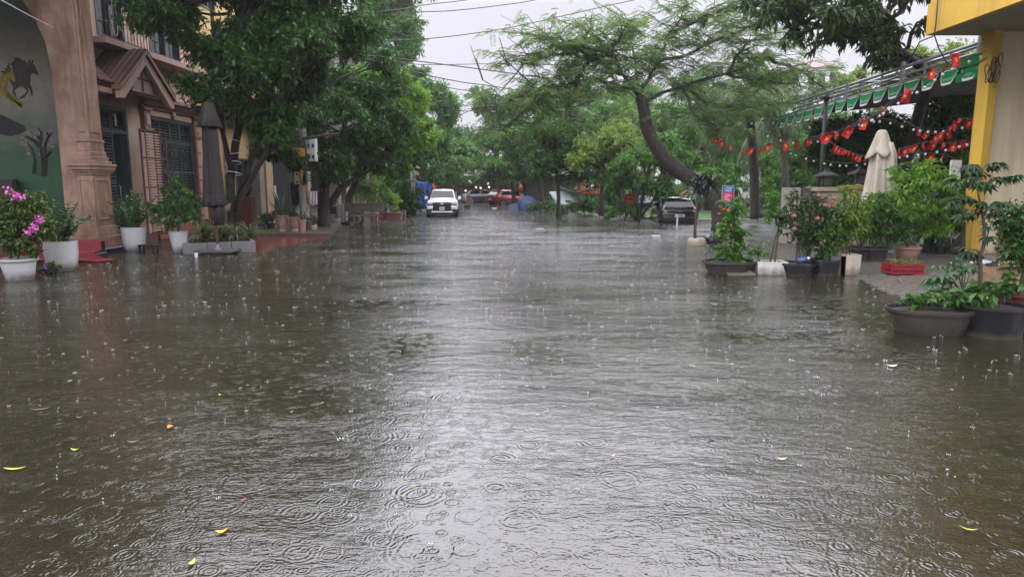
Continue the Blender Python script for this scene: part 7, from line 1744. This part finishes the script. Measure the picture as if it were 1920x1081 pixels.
p0=at(1366,348,23.5);p1=at(1366,388,23.5); o=thing('notice_board','tall notice with blue head and pink panel on a thin post','notice',(p0[0],23.5,0)); w=.205; z0,z1=p1[2],p0[2]; hh=z1-z0
NB=[('panel',0,.18,(.28,.36,.58)),('panel',.18,.69,(.70,.045,.17)),('panel',.69,1.0,(.05,.20,.52))]
MB().bb(-w-.01,w+.01,.0,.02,z0-.01,z1+.01).build('backing',WHITE,o)
for i,(n_,a,b_,c) in enumerate(NB): MB().bb(-w,w,-.008-.001*i,-.001,z0+a*hh+.001,z0+b_*hh-.001).build(n_,M('notice_%d'%i,c,.4,.05),o)
g=MB()
for k in range(6): g.bb(-w*.7,-w*.7+w*random.uniform(.7,1.35),-.014,-.011,z0+hh*(.26+.065*k),z0+hh*(.285+.065*k))
for k in range(2): g.bb(-w*.5,w*.55,-.014,-.012,z0+hh*(.73+.05*k),z0+hh*(.76+.05*k))
g.build('lettering',M('print_white',(.8,.7,.72),.5),o); MB().bb(-w*.75,w*.75,-.014,-.012,z0+hh*.85,z0+hh*.92).build('lettering',M('print_sky',(.35,.6,.75),.5),o)
MB().tube([(0,.05,-.1),(0,.05,z1)],.03,8).build('post',STEEL,o)
b=gr(1269,430); o=thing('white_stub_post','short white stub post in the water before the black car','post',b); MB().bb(-.035,.035,-.03,.03,-.2,.55).build('post',WHITE,o,bevel=.006); MB().bb(-.05,.05,-.045,.045,.551,.58).build('cap',WHITE,o)
# dracaena in a painted tyre
b=gr(1306,459); o=thing('dracaena','dark dracaena with drooping strap leaves growing from a pale painted tyre','plant',b)
MB().lathe([(.16,-.1),(.24,-.08),(.265,-.02),(.27,.08),(.255,.16),(.22,.215),(.15,.20),(.14,.1)],28).build('tyre',M('tyre_cream',(.38,.34,.26),.75,.12,6,.4,30,stain=((.18,.16,.12),3,.5,.75)),o,smooth=True)
tr_=MB()
for k in range(24): a=k/24*6.283; tr_.box((.272*math.cos(a),.272*math.sin(a),.02),(.014,.03,.17),a)
tr_.build('tread',M('tyre_cream',(.38,.34,.26)),o)
MB().lathe([(1e-7,.16),(.15,.15)],16).build('soil',SOIL,o)
dq=b[1]; q=lambda px,py: Vector(at(px,py,dq))-Vector(b)
MB().tube([Vector((-.05,0,.1)),q(1303,430),q(1306,400),q(1308,372)],[.05,.045,.04,.035],8).build('trunk',M('stem_red',(.09,.05,.04),.7,.2,12),o,smooth=True)
MB().tube([q(1306,400),q(1320,380),q(1330,360)],[.035,.03,.025],7).build('trunk',_mats['stem_red'],o,smooth=True)
c=q(1309,366); blades(o,74,.74,.075,c,LM('leaf_drac',(.012,.03,.014),(.05,.09,.04),.3,.15,.6),(.05,1.3),1.3,7); c=q(1330,358); blades(o,60,.74,.075,c,_mats['leaf_drac'],(.05,1.2),1.3,7); c=q(1312,345); blades(o,44,.6,.07,c,_mats['leaf_drac'],(.05,1.0),1.2,7)
b=gr(1337,455); o=thing('plastic_sack','dark plastic sack in the water beside the painted tyre','sack',b); MB().lathe([(.22,-.1),(.28,.05),(.24,.2),(.10,.28),(.04,.33)],20,wob=lambda g,z:1+.12*math.sin(5*g)+.08*math.sin(9*g+z*8)).build('sack',M('plastic_dark',(.02,.02,.024),.2,.2),o,smooth=True); MB().ball((0,0,.33),.05,8,5).build('knot',M('plastic_dark',(.02,.02,.024)),o)
# ---------------------------------------------------------------- overhead cables
CAB=M('cable_black',(.012,.012,.012),.5,.2)
def cable(lab,pts,r=.016):
    c=sagged(pts,12); b=c[0].copy(); o=thing('overhead_cable',lab,'cable',b,group='cables across the sky'); MB().tube([p-b for p in c],r,4).build('cable',CAB,o,smooth=True)
cable('topmost cable leaving the sky at the upper edge beside the tall pale tree',[(560,30,24),(720,21,26),(800,9,28),(890,-2,30),(1000,-22,32)])
cable('second cable from the top, crossing the sky to the upper edge',[(560,60,24),(720,28,26),(850,20,28),(940,10,29),(1010,-1,30),(1200,-40,33)])
cable('cable rising through the middle of the sky into the feathery crown',[(620,80,26),(795,73,30),(900,61,31),(980,47,32),(1090,22,33),(1190,0,34)],.018)
cable('thick lower cable from the pole toward the bare twig tips',[(577,110,25),(690,105,27),(800,117,29),(910,131,31),(1050,150,33)],.022)
cable('upper strand of the low cable pair in the sky gap',[(577,100,25),(680,108,27),(790,121,29),(920,120,31),(1080,122,33)],.014)
cable('sloping cable passing in front of the hazy tall tree',[(577,100,25),(690,112,27),(780,136,29),(860,153,30),(925,162,31),(1100,190,33)],.02)
cable('lowest cable sloping down into the sky gap',[(577,115,25),(680,125,27),(770,145,29),(850,166,30),(915,176,31),(1100,215,33),(1250,222,34)],.016)
o=thing('overhead_cable','pale short cable across the painted wall corner at the top left','cable',at(-10,-6,14)); p=Vector(at(-10,-6,14)); MB().tube([Vector((0,0,0)),Vector(at(20,10,14.4))-p,Vector(at(45,24,15))-p,Vector(at(100,52,17))-p],.012,4).build('cable',WHITE,o)
# ---------------------------------------------------------------- things afloat
def float_leaf(lab,px,py,L_,W_,rz,col,curl=.02):
    b=gr(px,py,.004); n=8; mb=MB()
    mb.grid(lambda u,v:((u-.5)*L_,(v-.5)*W_*math.sin(math.pi*min(1,max(.02,u*.95+.02)))**.8, .004+curl*(2*u-1)**2*.6+abs(v-.5)*W_*.25),10,4)
    nm='fallen_leaf'; me=mb.mesh(nm,True); o=link(nm,me,M('fallen_%s'%lab[:9],col,.45,.25,40),None,b,rz); tag(o,lab,'leaf',group='leaves floating on the flood')
for a in (('long brown leaf floating beside the left edge above the green one',76,768,.115,.022,.5,(.17,.11,.07),.012),('small brown sliver of leaf right of the long brown leaf',150,783,.05,.014,.3,(.26,.15,.06)),
    ('bright orange curled leaf floating left of the centre',320,802,.055,.045,-.6,(.62,.24,.02),.025),('oval lime green leaf floating at the left',141,844,.055,.026,.1,(.30,.42,.05)),
    ('thin greyish brown leaf below the orange leaf',250,829,.075,.014,.35,(.28,.19,.13)),('long yellow green leaf at the very left edge',28,880,.125,.026,.15,(.38,.38,.06)),
    ('yellow leaf floating near the bottom left',415,998,.055,.028,.35,(.68,.47,.04),.02),('smaller yellow leaf standing upright at the bottom edge',359,1057,.05,.024,1.3,(.60,.44,.10),.02),
    ('tiny yellow leaf far up in the left dark water',413,741,.03,.022,0,(.55,.42,.05)),('small pale green leaf in the water left of the bright strip',546,773,.032,.012,.7,(.38,.45,.12)),
    ('reddish brown speck of leaf in the lower left water',456,938,.03,.018,.5,(.30,.10,.05)),('orange brown leaf among the rings at the bright strip',754,930,.032,.018,.2,(.42,.22,.06)),
    ('pale green leaf floating below the oval basin',1671,687,.11,.055,-.1,(.48,.52,.28)),('brown sliver below the pale green leaf',1664,716,.11,.012,-.05,(.20,.11,.06)),
    ('curved green leaf at the lower right',1815,993,.08,.016,-.55,(.28,.34,.06)),('dark curled leaf in the right of the bright water',1335,823,.065,.03,-.1,(.06,.045,.03),.03),
    ('yellowish leaf near the middle of the water',1149,855,.035,.02,.3,(.50,.38,.12)),('pale yellow leaf among ripples right of the middle',1465,861,.07,.022,-.15,(.48,.46,.25)),
    ('dry brown leaf on the wet pavement before the red crate',1686,532,.10,.05,.4,(.22,.07,.03),.05)): float_leaf(*a)
o=bpy.data.objects; 
for x in [x for x in bpy.data.objects if x.name.startswith('fallen_leaf') and 'pavement' in x['label']]:
    x.location.z=.045; x['group']='leaves on the pavement'
def tray(lab,px,py,w,d,h,col,rz):
    o=thing('floating_litter',lab,'litter',gr(px,py),rz); MB().prism([(-w*.42,-.01),(w*.42,-.01),(w*.5,h),(-w*.5,h)],-d/2,d/2,'y').build('tray',M('litter_%s'%lab[:5],col,.6,.08),o,bevel=.01); MB().bb(-w*.52,w*.52,-d*.52,d*.52,h+.001,h+.008).build('rim',M('litter_%s'%lab[:5],col),o)
tray('white foam tray drifting left of the painted tyre',1229,444,.32,.2,.05,(.65,.65,.64),.1)
tray('teal scrap floating left of the white foam tray',1195,456,.16,.1,.03,(.10,.24,.22),.4)
tray('flat white foam piece drifting before the park shrubs',1012,430,.36,.22,.03,(.5,.5,.5),.1)
tray('white plastic box drifting in the middle of the far street',927,391,.35,.25,.06,(.62,.62,.62),.2)
tray('dark box shaped object standing in the water right of the pickup',876,391,.5,.4,.28,(.03,.03,.03),.1)
# ---------------------------------------------------------------- rain splashes on the water
def splashes():
    V_=[];Fc=[]
    n=0
    blocked=lambda x,y: (x<-9.6 and y<40) or (x>6.2 and y<14.5 and x>kerbx(y)-.1)
    while n<8500:
        y=2.3+44*random.random()**.55; x=random.uniform(-.80,.80)*y
        if blocked(x,y) or x>12: continue
        n+=1; s=min(1.25,math.exp(random.gauss(-.5,.38))); k=len(V_)
        t=random.random()
        if t<.45:      # little jet with a drop above
            h=.018*s; r=.0055*s
            V_+= [(x+r,y,0),(x-r*.5,y+r*.87,0),(x-r*.5,y-r*.87,0),(x,y,h)]; Fc+= [(k,k+1,k+3),(k+1,k+2,k+3),(k+2,k,k+3)]; k+=4
            if random.random()<.6:
                z=h+.012*s; q=.006*s
                V_+= [(x+q,y,z),(x,y+q,z),(x-q,y,z),(x,y-q,z),(x,y,z+q),(x,y,z-q)]; Fc+= [(k,k+1,k+4),(k+1,k+2,k+4),(k+2,k+3,k+4),(k+3,k,k+4),(k+1,k,k+5),(k+2,k+1,k+5),(k+3,k+2,k+5),(k,k+3,k+5)]; k+=6
        else:          # low crown
            m=7; r=(.014+.0006*y)*s; h=.010*s
            for j in range(m):
                a=j/m*6.283+t*9; b=(j+.35)/m*6.283+t*9; c=(j-.35)/m*6.283+t*9; hh=h*random.uniform(.5,1.6)
                V_+= [(x+r*math.cos(b),y+r*math.sin(b),0),(x+r*math.cos(c),y+r*math.sin(c),0),(x+r*1.45*math.cos(a),y+r*1.45*math.sin(a),hh)]; Fc.append((k,k+1,k+2)); k+=3
        for _ in range(random.randrange(0,3)):   # thrown droplets
            a=random.uniform(0,6.283); d=random.uniform(.015,.05)*s; q=.0042*s; z=random.uniform(.004,.03)*s; cx,cy=x+d*math.cos(a),y+d*math.sin(a)
            V_+= [(cx+q,cy-q,z),(cx-q,cy-q,z),(cx,cy+q,z),(cx,cy,z+q*1.6)]; Fc+= [(k,k+1,k+3),(k+1,k+2,k+3),(k+2,k,k+3),(k,k+2,k+1)]; k+=4
    me=bpy.data.meshes.new('rain_splashes'); me.from_pydata(V_,[],Fc)
    o=link('rain_splashes',me,M('splash_water',(.36,.38,.39),.12,.05,3,spec=.8)); tag(o,'white rain splashes scattered over the whole flood','splashes',kind='stuff')
splashes()

# specks of litter and bubbles drifting on the flood
def specks():
    V_=[];Fc=[]; k=0
    cents=[(random.uniform(-.6,.6)*y,y) for y in [2.6+12*random.random() for _ in range(26)]]
    for _ in range(520):
        if random.random()<.6: c=random.choice(cents); x=c[0]+random.gauss(0,.35); y=c[1]+random.gauss(0,.25)
        else: y=2.4+14*random.random()**.8; x=random.uniform(-.7,.7)*y
        if x<-9 or (x>4.6 and y<15): continue
        r=random.uniform(.003,.009); a=random.uniform(0,6.283); n=5
        V_+= [(x+r*random.uniform(.6,1.6)*math.cos(a+j*1.2566),y+r*random.uniform(.5,1)*math.sin(a+j*1.2566),.003) for j in range(n)]+[(x,y,.006)]
        Fc+= [(k+j,k+(j+1)%n,k+n) for j in range(n)]; k+=n+1
    me=bpy.data.meshes.new('floating_specks'); me.from_pydata(V_,[],Fc); o=link('floating_specks',me,M('speck_brown',(.16,.12,.07),.5,.6,30)); tag(o,'small brown specks of litter drifting on the flood','litter',kind='stuff')
specks()
